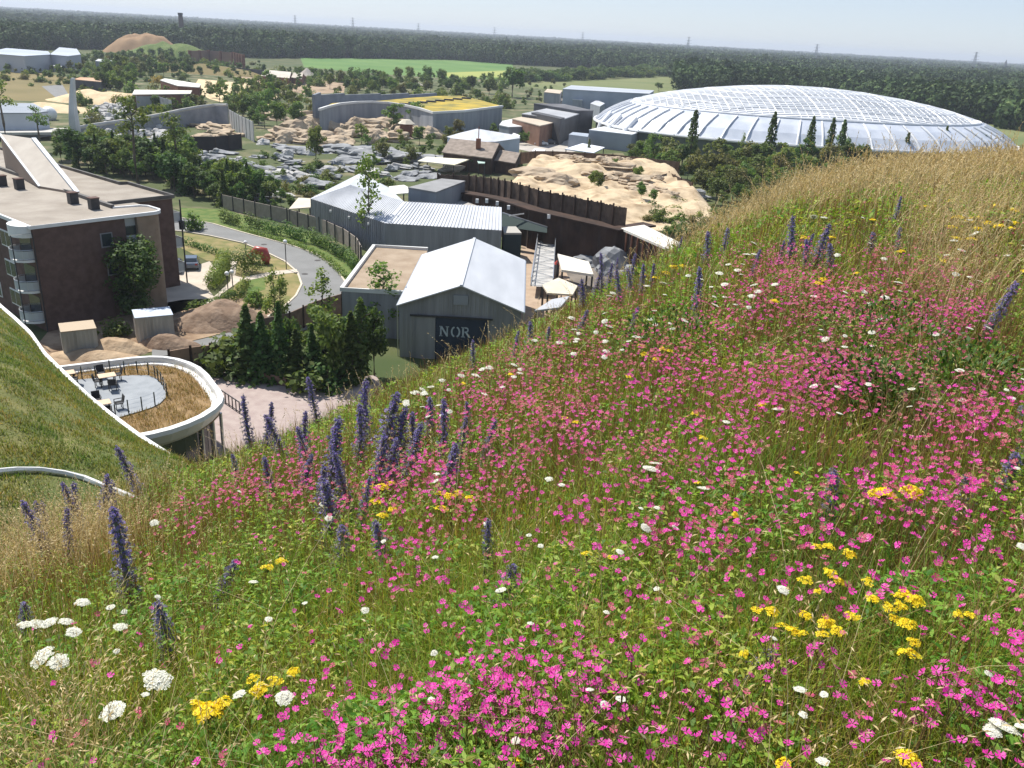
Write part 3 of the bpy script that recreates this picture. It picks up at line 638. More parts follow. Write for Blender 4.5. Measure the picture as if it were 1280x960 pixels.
sheet('service_yard', [(640, 185), (648, 172), (700, 160), (745, 170), (740, 185), (690, 196)], nmat('grey yard', (.36, .33, .29), (.45, .41, .36), .3, .95), .07)
sheet('car_park', [(690, 112), (800, 128), (760, 140), (700, 135)], nmat('tan yard', (.36, .30, .22), (.42, .36, .28), .1, .95), .07)

for px, py in ((397, 326), (381, 343), (330, 306)):
    p = g(px, py); b = MB(); b.cone((p.x, p.y, .052), .42, .42, .012, 14); tag(b.build('manhole_cover', nmat('manhole iron', (.06, .055, .05), None, rough=.7)), 'dark round manhole cover in the road, %s' % {397: 'nearest the outer kerb', 381: 'in the tight bend', 330: 'farthest up the road'}[px], 'manhole cover')

# forest: measured near edge of the wood, then rows of crowns to the horizon
EDGE = [(-140, 66), (0, 66), (100, 62), (160, 64), (240, 68), (320, 73), (400, 73), (480, 74), (560, 75), (640, 81), (700, 84), (760, 88), (838, 92), (845, 113), (900, 119), (1000, 121), (1080, 128), (1120, 140), (1160, 148), (1200, 150), (1260, 163), (1300, 168), (1400, 180)]
ea, er = [], []
for px, py in EDGE:
    q = g(px, py); ea.append(math.atan2(q.x, q.y)); er.append(math.hypot(q.x, q.y))
fr = np.random.default_rng(77)
cen, rad, hts = [], [], []
d = 340.0; 
while d < 9000:
    wd = 7.5 if d < 1100 else 7.5*(d/1100)**.8
    amax = R(42); n = int(2*amax*d/(wd*.85))
    a = np.linspace(-amax, amax, n)+fr.normal(0, .25*wd/d, n); r = d+fr.normal(0, wd*.5, n)
    e = np.interp(a, ea, er); dep = r-e
    ok = (dep > 0) & ((dep < 95) | (fr.random(n) < .75))
    a, r, dep = a[ok], r[ok], dep[ok]
    x, y = r*np.sin(a), r*np.cos(a)
    hb = 12+8*vnoise(x, y, 160, 41)+fr.normal(0, 1.6, len(a)); hb = np.where(dep < 18, hb*.8, hb)
    cen.append(np.stack([x, y, hb], -1)); rad.append(np.full(len(a), wd)*fr.uniform(.8, 1.25, len(a))); hts.append(dep)
    d += max(7.0, 7*(d/700)**1.55) if d > 700 else 7.0
cen, rad, dep = np.concatenate(cen), np.concatenate(rad), np.concatenate(hts)
dist = np.hypot(cen[:, 0], cen[:, 1])
nl = np.where(dep < 25, 150, np.where(dist < 1000, 56, np.where(dist < 2200, 36, 20)))
q = np.repeat(np.arange(len(cen)), nl); m = len(q)
u = unit(fr.normal(0, 1, (m, 3))); u[:, 2] = np.where(dep[q] < 25, u[:, 2], np.abs(u[:, 2])*.8-.1)
tall = np.where(dep < 25, .5, .28)
hr = cen[:, 2]*tall
pos = np.stack([cen[q, 0]+u[:, 0]*rad[q]*.56, cen[q, 1]+u[:, 1]*rad[q]*.56, cen[q, 2]-hr[q]+u[:, 2]*hr[q]], -1)+fr.normal(0, .5, (m, 3))*np.clip(rad[q]/10, 1, 4)[:, None]
sz = np.where(dep[q] < 25, 1.15, 2.0)*np.clip(rad[q]/8, 1, 6)*fr.uniform(.6, 1.25, m)
nrm = unit(u+fr.normal(0, .45, (m, 3))); t1 = unit(np.cross(nrm, fr.normal(0, 1, (m, 3)))); t2 = np.cross(nrm, t1)
V = np.stack([pos+t1*sz[:, None], pos+t2*(sz*.7)[:, None], pos-t1*sz[:, None], pos-t2*(sz*.7)[:, None]], 1).reshape(-1, 3); V[:, 2] = np.maximum(V[:, 2], .1)
FOREST = leafmat('forest crowns', [(0, (.022, .045, .012)), (.5, (.04, .075, .018)), (.85, (.065, .105, .028)), (1, (.09, .12, .035))], .12, .8)
nt_ = FOREST.node_tree; tcn = nt_.nodes.new('ShaderNodeTexCoord'); nz = nt_.nodes.new('ShaderNodeTexNoise'); nz.inputs['Scale'].default_value = .035; nz.inputs['Detail'].default_value = 6
hs = nt_.nodes.new('ShaderNodeHueSaturation'); mr = nt_.nodes.new('ShaderNodeMapRange'); mr.inputs[1].default_value = .35; mr.inputs[2].default_value = .65; mr.inputs[3].default_value = .6; mr.inputs[4].default_value = 1.5
nt_.links.new(tcn.outputs['Object'], nz.inputs['Vector']); nt_.links.new(nz.outputs['Fac'], mr.inputs[0]); nt_.links.new(mr.outputs[0], hs.inputs['Value'])
pb_ = nt_.nodes['Principled BSDF']; src_ = pb_.inputs['Base Color'].links[0].from_socket; nt_.links.new(src_, hs.inputs['Color']); nt_.links.new(hs.outputs[0], pb_.inputs['Base Color'])
tag(nmesh('forest', V, (np.arange(m)*4)[:, None]+np.arange(4)[None], FOREST), 'dark green wood stretching to the horizon', 'forest', kind='stuff')
# understorey floor inside the wood so the ground does not show through
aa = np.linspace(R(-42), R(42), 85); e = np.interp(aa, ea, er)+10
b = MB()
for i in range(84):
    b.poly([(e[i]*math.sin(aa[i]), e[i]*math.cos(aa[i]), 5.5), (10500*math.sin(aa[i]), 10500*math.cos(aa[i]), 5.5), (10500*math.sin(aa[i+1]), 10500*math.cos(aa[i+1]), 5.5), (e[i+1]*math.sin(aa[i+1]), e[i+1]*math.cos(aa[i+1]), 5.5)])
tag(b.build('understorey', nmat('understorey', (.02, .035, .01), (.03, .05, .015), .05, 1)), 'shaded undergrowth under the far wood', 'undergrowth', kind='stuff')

# air: even haze over the plain
hz = MB(); hz.prism([(-9600, -600), (9600, -600), (9600, 11600), (-9600, 11600)], -1.5, 75)
ho = hz.build('haze', []) if False else None
me = bpy.data.meshes.new('haze'); me.from_pydata(hz.v, [], hz.f)
hm = bpy.data.materials.new('haze air'); hm.use_nodes = True; hn = hm.node_tree; hn.nodes.remove(hn.nodes['Principled BSDF'])
pv = hn.nodes.new('ShaderNodeVolumePrincipled'); pv.inputs['Color'].default_value = (.80, .88, 1, 1); pv.inputs['Density'].default_value = HAZE_D; pv.inputs['Anisotropy'].default_value = .2
hn.links.new(pv.outputs[0], hn.nodes['Material Output'].inputs['Volume'])
ho = link_mesh('haze', me, hm); tag(ho, 'thin summer haze over the plain', 'haze', kind='stuff')
def in_poly(x, y, P):
    r_ = False
    for i in range(len(P)):
        x1, y1 = P[i]; x2, y2 = P[i-1]
        if (y1 > y) != (y2 > y) and x < (x2-x1)*(y-y1)/(y2-y1)+x1: r_ = not r_
    return r_
def scatter(P, n, mind, seed):
    rr_ = random.Random(seed); out = []; xs = [p[0] for p in P]; ys = [p[1] for p in P]; tries = 0
    while len(out) < n and tries < n*60:
        tries += 1; x, y = rr_.uniform(min(xs), max(xs)), rr_.uniform(min(ys), max(ys))
        if in_poly(x, y, P) and all(abs(x-a)+2*abs(y-b) > mind for a, b in out): out.append((x, y))
    return out
# ------------------------------------------------------------------ buildings and built things
BRICK = nmat('dark brick', (.10, .062, .05), (.145, .09, .075), 1.3, .9, 6, bump=.3, bscale=9)
TANBRICK = nmat('tan brick', (.25, .185, .13), (.31, .235, .17), 1.3, .9, 6, bump=.3, bscale=9)
GRAVEL = nmat('roof gravel', (.27, .235, .195), (.36, .32, .27), .35, .95, 8, bump=.4, bscale=14)
WHITEM = nmat('white painted metal', (.78, .78, .77), (.72, .72, .71), .8, .45, spec=.5)
GLASS = nmat('dark window glass', (.03, .04, .05), None, rough=.12, spec=.8)
CURTAIN = nmat('pale panels', (.42, .45, .46), (.5, .52, .53), .5, .5)
DARKM = nmat('dark metal', (.03, .032, .035), (.05, .05, .055), 2, .5)
GREYCLAD = nmat('grey corrugated cladding', (.22, .225, .235), (.31, .315, .33), .8, .6, 6, stretch=(1.6, 1.6, .12))
ROOFW = nmat('white roof sheeting', (.47, .485, .51), (.57, .585, .61), .5, .45, 6, spec=.4, stretch=(1, .25, 1))
GREYBLUE = nmat('grey blue wall', (.23, .25, .28), (.33, .35, .38), .4, .7, 6, stretch=(1, 1, .15))
BROWNT = nmat('dark brown timber', (.045, .028, .02), (.085, .052, .036), .8, .9, 6)
PLANK = nmat('weathered palisade', (.085, .058, .042), (.15, .105, .075), 1.2, .9, 6)
SHINGLE = nmat('grey brown shingles', (.20, .165, .135), (.30, .25, .21), .9, .95, 7, bump=.7, bscale=4)
BEIGE = nmat('beige canvas', (.55, .49, .38), (.62, .56, .45), .5, .8)
CONC = nmat('pale concrete', (.42, .41, .38), (.52, .50, .46), .5, .85, 6)
CONT = nmat('container grey', (.36, .34, .30), (.50, .48, .43), 1.2, .6, 6, stretch=(1.5, 1.5, .2))
SILVER = nmat('silver metal', (.55, .57, .60), None, rough=.35, metal=.8)
RUST = nmat('rust brown', (.16, .065, .04), (.22, .10, .06), .6, .9)
def V2(a): return Vector((a[0], a[1]))
def quadwin(mb, o, ux, w_, h_, z, out, dpt=.06):
    """pane box on a wall: o = wall point (x,y), ux = unit vec along wall, out = outward unit vec"""
    a = [(o[0]+ux[0]*s*w_/2+out[0]*t, o[1]+ux[1]*s*w_/2+out[1]*t) for s, t in ((-1, -.02), (1, -.02), (1, dpt), (-1, dpt))]
    mb.prism(a, z, z+h_)
def corr(a, b, z0, z1, out, pitch=.5, amp=.05):
    """vertical ribbed sheet between a and b (z1 may be a function of distance 0..1)"""
    a, b = Vector(a[:2]), Vector(b[:2]); L = (b-a).length; n = max(2, int(L/pitch)); m = MB(); d = (b-a)/L
    f = z1 if callable(z1) else (lambda t: z1)
    for i in range(n):
        t = (i+.5)/n; p = a+d*L*t
        q = [p-d*.09*1, p+d*.09, p+d*.09+Vector(out)*amp, p-d*.09+Vector(out)*amp]
        m.prism([(v.x, v.y) for v in q], z0, f(t)-.04)
    return m

# --- apartment block
Ap, Bp = g(60, 415), g(215, 383); u = (Bp-Ap).normalized(); Lv = Vector((-u.y, u.x, 0)); HB = 10.5
apt = thing('apartment_building', 'dark brick apartment block with a flat gravel roof and rounded balconies', 'building', Bp)
def ap(s, t): q = Ap+u*s+Lv*t; return (q.x, q.y)     # s along the gable wall, t along the long side
W = (Bp-Ap).length
loop = [ap(0, 0), ap(W-4.2, 0), ap(W-4.2, .5), ap(W-2.9, .5), ap(W-2.9, 0)]
arc = [ap(W-1.2+1.2*math.sin(k), 1.2-1.2*math.cos(k)) for k in np.linspace(0, math.pi/2, 7)]
wall_pts = [ap(0, 0), ap(W-4.2, 0), ap(W-4.2, .5), ap(W-2.9, .5), ap(W-2.9, .02), ap(W-2.9, 6), ap(W, 8), ap(W+4.9, 6.7), ap(W+4.9, 17), ap(W+4.2, 17), ap(W+4.2, 60), ap(0, 60)]
m = MB(); m.prism([ap(0, 0), ap(W-4.2, 0), ap(W-4.2, .5), ap(W-2.9, .5), ap(W-2.9, 6.7), ap(W+4.9, 6.7), ap(W+4.9, 17), ap(W+4.1, 17), ap(W+4.1, 60), ap(0, 60)], 0, HB-.1)
wl = m.build('wall', BRICK, apt)
m = MB(); m.prism([ap(W-2.9+.01, -.03)]+[(x, y) for x, y in arc]+[ap(W, 6.6), ap(W-2.89, 6.6)], 0, HB-.1); m.build('corner_wall', TANBRICK, apt)
m = MB(); m.prism([ap(-.1, -.1), ap(W-2.8, -.12)]+[ap(W-1.2+1.3*math.sin(k), 1.2-1.32*math.cos(k)) for k in np.linspace(0, math.pi/2, 7)]+[ap(W+.08, 6.6), ap(W+5, 6.6), ap(W+5, 17.1), ap(W+4.2, 17.1), ap(W+4.2, 60.1), ap(-.1, 60.1)], HB-.1, HB+.05)
roof = m.build('roof', GRAVEL, apt)
m = MB(); edge = [ap(-.12, 60), ap(-.12, -.14), ap(W-2.8, -.14)]+[ap(W-1.2+1.34*math.sin(k), 1.2-1.36*math.cos(k)) for k in np.linspace(0, math.pi/2, 9)]+[ap(W+.12, 3.2), ap(W-.4, 3.9), ap(W-1.5, 4.1), ap(W-3.2, 4.4)]
m.sweep([(x, y, HB+.05) for x, y in edge], [(-.12, -.18), (.12, -.18), (.12, .16), (-.12, .16)]); m.build('roof_edge', WHITEM, roof, root=apt)
m = MB(); m.sweep([(*ap(W-3.2, 4.4), HB), (*ap(W-2.4, 60), HB)], [(-.2, 0), (.2, 0), (.2, .42), (-.2, .42)])
m.sweep([(*ap(W-2.7, 6.4), HB), (*ap(W+5, 6.5), HB), (*ap(W+5, 17), HB), (*ap(W+4.1, 17.2), HB), (*ap(W+4.1, 60), HB)], [(-.14, 0), (.14, 0), (.14, .4), (-.14, .4)]); m.build('parapet', nmat('parapet capping', (.09, .085, .08), (.14, .13, .12), 1, .7), roof, root=apt)
# gable windows
GAL = (-Lv.x, -Lv.y); UX = (u.x, u.y)
def wall_window(s, w_, h_, z, frame=WHITEM, pane=GLASS):
    f = MB(); quadwin(f, ap(s, 0), UX, w_, h_, z, GAL, .06); fo = f.build('window', frame, apt)
    p = MB(); quadwin(p, ap(s, 0), UX, w_-.24, h_-.26, z+.16, GAL, .09); p.build('pane', pane, fo, root=apt)
GFR = nmat('grey window frame', (.24, .24, .25), None, rough=.6)
wall_window(W-6.3, 1.25, 1.5, 7.6, GFR)
wall_window(W-6.0, 1.25, 1.4, 4.6, GFR)
m = MB()
for z, mm, h in ((.4, 0, 2.2), (2.7, 1, 1.0), (3.8, 0, 1.7), (5.6, 1, 1.3), (6.9, 0, 1.5), (8.5, 1, .9), (9.3, 0, 1.1)):
    m.mat(mm); quadwin(m, ap(W-3.55, .5), UX, 1.26, h, z, GAL, .1)
m.build('stair_glazing', [CURTAIN, GLASS], apt)
# rounded balconies on the front corner, windows along the long side (faces -u)
FO = (-u.x, -u.y); LX = (Lv.x, Lv.y)
for z in (1.1, 4.2, 7.3):
    bp = [ap(-.02, .3)]+[ap(-1.5*math.sin(k)-.02, 1.9-1.6*math.cos(k)) for k in np.linspace(.35, math.pi-.35, 9)]+[ap(-.02, 3.5)]
    s_ = MB(); s_.prism(bp, z-.22, z); bo = s_.build('balcony', WHITEM, apt)
    r_ = MB(); r_.tube([(x, y, z+1.0) for x, y in bp], .035, 6); r_.tube([(x, y, z+.12) for x, y in bp], .025, 6)
    for x, y in bp[::2]: r_.tube([(x, y, z), (x, y, z+1)], .02, 5)
    r_.build('railing', SILVER, bo, root=apt)
    s2 = MB(); s2.sweep([(x, y, z+.15) for x, y in bp], [(-.01, 0), (.01, 0), (.01, .75), (-.01, .75)]); s2.build('balcony_screen', CURTAIN, bo, root=apt)
    d_ = MB(); quadwin(d_, ap(0, 1.9), LX, 2.6, 2.3, z+.02, FO, .05); d_.build('balcony_door', GLASS, apt)
m = MB(); m.prism([ap(-.02, .15)]+[ap(-1.3*math.sin(k)-.02, 1.9-1.7*math.cos(k)) for k in np.linspace(.3, math.pi-.3, 9)]+[ap(-.02, 3.7)], HB-1.0, HB+.12); m.build('balcony_canopy', WHITEM, apt)
m = MB(); m.tube([(*ap(-1.75, .5), 0), (*ap(-1.75, .5), HB-.6), (*ap(-.05, -.12), HB-.5), (*ap(-.05, -.12), 0)], .06, 6); m.build('balcony_frame', DARKM, apt)
for t in range(6, 58, 5):
    for z in (1.2, 4.3, 7.4):
        f = MB(); quadwin(f, ap(0, t+.6), LX, 2.6, 1.7, z, FO, .06); fo = f.build('window', WHITEM, apt)
        p = MB(); quadwin(p, ap(0, t+.0), LX, 1.1, 1.4, z+.15, FO, .09); quadwin(p, ap(0, t+1.25), LX, 1.05, 1.4, z+.15, FO, .09); p.build('pane', GLASS, fo, root=apt)
# rear wing balconies on the right
RO = (u.x, u.y)
for z in (1.4, 4.4, 7.4):
    m = MB(); m.prism([ap(W+4.95, 7.4), ap(W+6.1, 7.4), ap(W+6.1, 10.6), ap(W+4.95, 10.6)], z, z+.2); bo = m.build('balcony', WHITEM, apt)
    m = MB(); m.sweep([(*ap(W+6.1, 7.4), z+.2), (*ap(W+6.1, 10.6), z+.2)], [(-.02, 0), (.02, 0), (.02, 1), (-.02, 1)]); m.sweep([(*ap(W+5, 7.4), z+.2), (*ap(W+6.1, 7.4), z+.2)], [(-.02, 0), (.02, 0), (.02, 1), (-.02, 1)]); m.build('balcony_screen', CURTAIN, bo, root=apt)
m = MB(); m.tube([(*ap(W+6.15, 7.3), 0), (*ap(W+6.15, 7.3), HB-.4)], .09, 6); m.tube([(*ap(W+6.15, 7.3), 6.6), (*ap(W+6.15, 7.3)[:2], 7.6)], .35, 8); m.build('balcony_post', DARKM, apt)
# lean-to stair tower on the roof
hl, hr_, ll, lr = g(5, 180, 14.7), g(42, 173, 15.0), g(50, 236, HB), g(97, 244, HB)
hl = ll+(hr_-lr); m = MB(); base = [(ll.x, ll.y), (lr.x, lr.y), (hr_.x, hr_.y), (hl.x, hl.y)]
m.prism(base, HB, [HB+.25, HB+.25, 14.9, 14.9]); tw = m.build('stair_tower', nmat('tower render', (.27, .21, .165), (.31, .245, .195), .4, .9), apt)
m = MB(); q = [Vector((ll.x, ll.y, HB+.28)), Vector((lr.x, lr.y, HB+.28)), Vector((hr_.x, hr_.y, 14.95)), Vector((hl.x, hl.y, 14.95))]
m.poly([v+Vector((0, 0, .03)) for v in q]); m.poly([v for v in q][::-1]); m.build('tower_roof', nmat('tower roof felt', (.47, .42, .36), (.55, .5, .43), .5, .9), tw, root=apt)
m = MB(); m.bar(q[1], q[2], .5, .3); m.bar(q[0], q[3], .3, .15); m.build('roof_flashing', nmat('zinc flashing', (.42, .45, .49), None, rough=.45, metal=.4), tw, root=apt)
for px, py in ((3, 233), (25, 237), (92, 255), (118, 262)):
    c = g(px, py, HB); m = MB(); m.box((c.x, c.y, HB+.05), (.9, .8, 1.15), math.atan2(u.y, u.x)); m.mat(1).box((c.x, c.y, HB+1.2), (1.0, .9, .1), math.atan2(u.y, u.x)); m.build('chimney', [DARKM, BRICK], roof, root=apt)

# --- gabled hall with the painted door
hall = thing('gabled_hall', 'grey ribbed hall with a white gable roof and dark sliding door', 'building', (-5.4, 79, 0))
x0, x1, y0, y1, ez, rz_ = -11.2, .5, 79.0, 99.0, 5.5, 7.65; xr = -5.35
m = MB(); m.poly([(x0, y0, 0), (x1, y0, 0), (x1, y0, ez), (xr, y0, rz_), (x0, y0, ez)]); m.poly([(x0, y1, 0), (x0, y1, ez), (xr, y1, rz_), (x1, y1, ez), (x1, y1, 0)]); m.poly([(x0, y0, 0), (x0, y0, ez), (x0, y1, ez), (x0, y1, 0)]); m.poly([(x1, y0, 0), (x1, y1, 0), (x1, y1, ez), (x1, y0, ez)])
m.build('wall', GREYCLAD, hall)
f = lambda t: ez+(rz_-ez)*(1-abs((x0+(x1-x0)*t)-xr)/((x1-x0)/2))
cm = corr((x0, y0), (x1, y0), 0, f, (0, -1), .42, .06); w2_ = corr((x0, y1), (x0, y0), 0, ez, (-1, 0), .42, .06); k = len(cm.v); cm.v += w2_.v; cm.f += [[i+k for i in q] for q in w2_.f]; cm.m += w2_.m
cm.build('cladding_ribs', GREYCLAD, hall)
m = MB(); t_ = .12
for xa, xb in ((x0-.25, xr), (x1+.25, xr)):
    za = ez-.1; m.poly([(xa, y0-.35, za), (xb, y0-.35, rz_+.05), (xb, y1+.2, rz_+.05), (xa, y1+.2, za)]); m.poly([(xa, y0-.35, za-t_), (xa, y1+.2, za-t_), (xb, y1+.2, rz_+.05-t_), (xb, y0-.35, rz_+.05-t_)])
    m.poly([(xa, y0-.35, za-t_), (xb, y0-.35, rz_+.05-t_), (xb, y0-.35, rz_+.05), (xa, y0-.35, za)]); m.poly([(xa, y0-.35, za), (xa, y1+.2, za), (xa, y1+.2, za-t_), (xa, y0-.35, za-t_)])
rf = m.build('roof', ROOFW, hall)
m = MB(); m.bar((xr, y0-.35, rz_+.08), (xr, y1+.2, rz_+.08), .3, .06); m.build('ridge_cap', ROOFW, rf, root=hall)
m = MB(); m.box((xr, y0-.1, 5.7), (1.4, .08, .95)); m.build('vent_panel', nmat('vent panel', (.28, .30, .33), None, rough=.6), hall)
DOORB = nmat('dark blue door', (.018, .03, .055), (.03, .045, .075), .8, .6)
m = MB(); m.box((-5.2, y0-.14, 0), (5.0, .12, 4.3)); dr = m.build('sliding_door', DOORB, hall)
m = MB(); m.box((-8.7, y0-.13, 0), (1.9, .1, 4.4)); m.build('door_leaf', GREYCLAD, hall)
m = MB(); m.box((-6.2, y0-.24, 4.35), (8, .14, .16)); m.build('door_rail', DARKM, hall)
def glyph(m, ch, x, z, h):
    """stencil letters with slab serifs, front at y0-.24"""
    t, sf, y = .2*h, .1*h, y0-.225
    B = lambda xa, za, xb, zb: m.prism([(x+xa*h, y), (x+xb*h, y), (x+xb*h, y+.02), (x+xa*h, y+.02)], z+za*h, z+zb*h)
    def strip(P, wd):
        for (xa, za), (xb, zb) in zip(P, P[1:]):
            dx, dz = xb-xa, zb-za; L_ = math.hypot(dx, dz); nx, nz = -dz/L_*wd/2, dx/L_*wd/2
            q = [(xa+nx, za+nz), (xb+nx, zb+nz), (xb-nx, zb-nz), (xa-nx, za-nz)]
            m.poly([(x+u_*h, y-.004, z+v_*h) for u_, v_ in q])
    if ch == 'N':
        B(.08, 0, .22, 1); B(.68, 0, .80, 1); B(0, 0, .30, .09); B(0, .91, .26, 1); B(.60, .91, .90, 1); strip([(.2, .95), (.72, .08)], .17)
    elif ch == 'O':
        for s_ in (-1, 1): strip([(.42+s_*(.06+.30*math.sin(k)), .5-.46*math.cos(k)) for k in np.linspace(.18, math.pi-.18, 9)], .15)
    else:
        B(.08, 0, .24, 1); B(0, 0, .32, .09); B(0, .91, .28, 1); strip([(.30, .95), (.52, .93), (.62, .80), (.60, .64), (.50, .54), (.30, .52)], .13); strip([(.44, .50), (.74, .04)], .16); B(.66, 0, .84, .09)
m = MB()
for ch_, x_ in (('N', -7.35), ('O', -6.2), ('R', -5.2)): glyph(m, ch_, x_, 2.45, 1.05)
m.build('lettering', nmat('stencil paint', (.50, .57, .63), (.38, .44, .50), 3, .7), dr, root=hall)
m = MB()
for s_ in (-1, 1):
    xe = (x0-.3) if s_ < 0 else (x1+.3); m.tube([(xe, y0-.3, ez-.2), (xe, y1, ez-.2)], .08, 6); m.tube([(xe-.02*s_, y0+.1, ez-.25), (xe-.1*s_, y0+.1, 0)], .05, 6)
m.build('gutter', SILVER, hall)

# --- flat annex beside it
an = thing('flat_annex', 'low grey annex with gravel roof and pale rim beside the gabled hall', 'building', (-14.6, 84.2, 0))
ax0, ax1, ay0, ay1 = -17.9, -11.26, 84.2, 103.5
m = MB(); m.prism([(ax0, ay0), (ax1, ay0), (ax1, ay1), (ax0, ay1)], 0, 4.85); m.build('wall', GREYCLAD, an)
c2 = corr((ax0, ay0), (ax1, ay0), 0, 4.85, (0, -1), .42, .06); c2.build('cladding_ribs', GREYCLAD, an)
m = MB(); m.poly([(ax0, ay0, 4.9), (ax1, ay0, 4.9), (ax1, ay1, 4.9), (ax0, ay1, 4.9)]); m.build('roof', nmat('annex gravel', (.28, .21, .145), (.37, .29, .21), .5, .95, 8, bump=.4, bscale=10), an)
m = MB(); m.sweep([(ax1, ay0, 4.8), (ax0, ay0, 4.8), (ax0, ay1, 4.8), (ax1, ay1, 4.8)], [(-.2, 0), (.22, 0), (.22, .42), (-.2, .42)]); m.build('parapet', nmat('pale parapet', (.62, .62, .6), None, rough=.6), an)

# --- kneed white shed
sh = thing('white_shed', 'long kneed shed with a ribbed white roof beyond the hedge', 'building', g(482, 318))
E1, E2, E3 = g(388, 248, 5), g(482, 279, 5), g(627, 288, 5); R3, R2, R1 = g(627, 259, 6.4), g(505, 252, 6.4), g(437, 231, 6.4); B1, B2 = g(451, 216, 5.2), g(485, 234, 5.2)
m = MB(); m.poly([E2, E3, R3, R2]); m.poly([E1, E2, R2, R1]); m.poly([R1, R2, B2, B1]); m.poly([E1, R1, B1])
rf = m.build('roof', ROOFW, sh)
rb = MB()
for k in range(1, 34):
    t = k/34; rb.bar(E2.lerp(E3, t)+Vector((0, 0, .05)), R2.lerp(R3, t)+Vector((0, 0, .05)), .07, .08)
for k in range(1, 40):
    t = k/40; rb.bar(E1.lerp(E2, t)+Vector((0, 0, .05)), R1.lerp(R2, t)+Vector((0, 0, .05)), .06, .06)
rb.build('roof_ribs', ROOFW, rf, root=sh)
dn = lambda p, z=0: Vector((p.x, p.y, z))
back3 = R3+Vector((.3, 10, 0)); m = MB()
for a, b in ((E1, E2), (E2, E3), (E3, R3), (R3, R2), (R2, B2), (B2, B1), (B1, E1)): m.poly([dn(a), dn(b), dn(b, b.z-.03), dn(a, a.z-.03)])
m.build('wall', GREYCLAD, sh)
cc = corr((E2.x, E2.y), (E3.x, E3.y), 0, 5, (0, -1), .5, .07); nn = (E2-E1).normalized(); c3 = corr((E1.x, E1.y), (E2.x, E2.y), 0, 5, (-nn.y if False else nn.y, -nn.x), .5, .07)
k = len(cc.v); cc.v += c3.v; cc.f += [[i+k for i in q] for q in c3.f]; cc.m += c3.m; cc.build('cladding_ribs', GREYCLAD, sh)
m = MB()
for t in (.3, .55, .8):
    p = E1.lerp(E2, t); m.box((p.x-.1, p.y-.15, 4.0), (.3, .25, .3))
m.build('wall_lamps', WHITEM, sh)
# low pale canopy left of it
def slab_on_posts(name, label, cat, px, z, th, m_, npost=True, mats=None, group=None):
    P = [g(x, y, z) for x, y in px]; c = sum(P, Vector())/len(P); t = thing(name, label, cat, (c.x, c.y, 0), group)
    m = MB(); m.prism([(p.x, p.y) for p in P], z-th, z); m.build('roof', m_, t)
    if npost:
        for p in P:
            q = p.lerp(c, .06); b = MB(); b.tube([(q.x, q.y, 0), (q.x, q.y, z-th)], .12, 6); b.build('post', mats or DARKM, t)
    return t, P
def walled(name, label, cat, px, z, roofm, wallm, over=.1, th=.25, rise_=0, group=None, z0=0):
    """flat-roofed building: roof corners measured at level z"""
    P = [g(x, y, z) for x, y in px]; c = sum(P, Vector())/len(P); t = thing(name, label, cat, (c.x, c.y, z0), group)
    m = MB(); m.prism([(p.x, p.y) for p in [p.lerp(c, .012) for p in P]], z0, z-th); m.build('wall', wallm, t)
    m = MB(); m.prism([(p.x, p.y) for p in P], z-th, z); m.build('roof', roofm, t)
    return t, P
slab_on_posts('canopy', 'small cream canopy at the left end of the kneed white shed', 'canopy', [(361, 261), (373, 247), (390, 248), (388, 259)], 2.6, .15, BEIGE)
t, P = walled('flat_shed', 'flat dark grey shed with a lighter roof behind the kneed white shed', 'shed', [(510, 234), (545, 240), (582, 226), (552, 223)], 6.6, nmat('grey felt', (.22, .22, .22), (.28, .28, .28), .5, .9), GREYBLUE)
slab_on_posts('canopy', 'white pointed canopy between the kneed shed and the dark flat shed', 'canopy', [(485, 243), (522, 240), (505, 231), (486, 233)], 4.2, .15, nmat('cream roof', (.74, .71, .62), None, rough=.6))
walled('low_building', 'low grey roof strip right behind the kneed white shed', 'building', [(552, 257), (620, 262), (640, 258), (556, 248)], 3.6, nmat('pale felt', (.36, .34, .32), (.42, .40, .37), .5, .9), GREYBLUE)
b0 = g(583, 262); pp = thing('vent_pipe', 'white bent pipe rising beside the dark flat shed', 'pipe', b0); m = MB(); zt = rise(b0, 232)
c = Vector(b0); m.tube([c+Vector((-1.6, .3, 2)), c+Vector((-1.6, .3, zt-.3)), c+Vector((-1.2, .3, zt)), c+Vector((0, 0, zt)), c+Vector((.5, 0, zt-.4)), c+Vector((.5, 0, 1))], .28, 8); m.build('pipe', WHITEM, pp); m = MB(); m.box((c.x-.5, c.y, 0), (1.6, 1.2, 2.2)); m.build('fan_box', CONT, pp)

# --- palisade on a sheet-pile wall
UPT = [(548, 217, 7.0), (587, 218, 7.5), (624, 223, 8.2), (640, 226, 8.6), (674, 236, 8.6), (752, 252, 8.6), (784, 259, 8.6)]
upb = [g(*p) for p in UPT]; ZB = [p[2]-2.9 for p in UPT]
low = [Vector((p.x-1.2, p.y-2.6, 0)) for p in upb]+[g(812, 332)]; ZB.append(5.7)
pal = thing('sheet_wall', 'dark brown retaining wall of sheet piles below the sand enclosure', 'wall', low[4])
m = MB(); N_ = 60; pts = []
for i in range(len(low)-1):
    n = int((low[i+1]-low[i]).length/.8)
    for k in range(n):
        p = low[i].lerp(low[i+1], k/n); d_ = (low[i+1]-low[i]).normalized(); o_ = Vector((d_.y, -d_.x, 0)); p = p+o_*(.22 if len(pts) % 4 < 2 else -.22); pts.append((p.x, p.y, ZB[i]+(ZB[i+1]-ZB[i])*k/n))
for a, b in zip(pts, pts[1:]): m.poly([(a[0], a[1], 0), (b[0], b[1], 0), b, a])
m.sweep([(p.x, p.y, z_) for p, z_ in zip(low, ZB)], [(-2.2, 0), (.35, 0), (.35, .25), (-2.2, .25)])
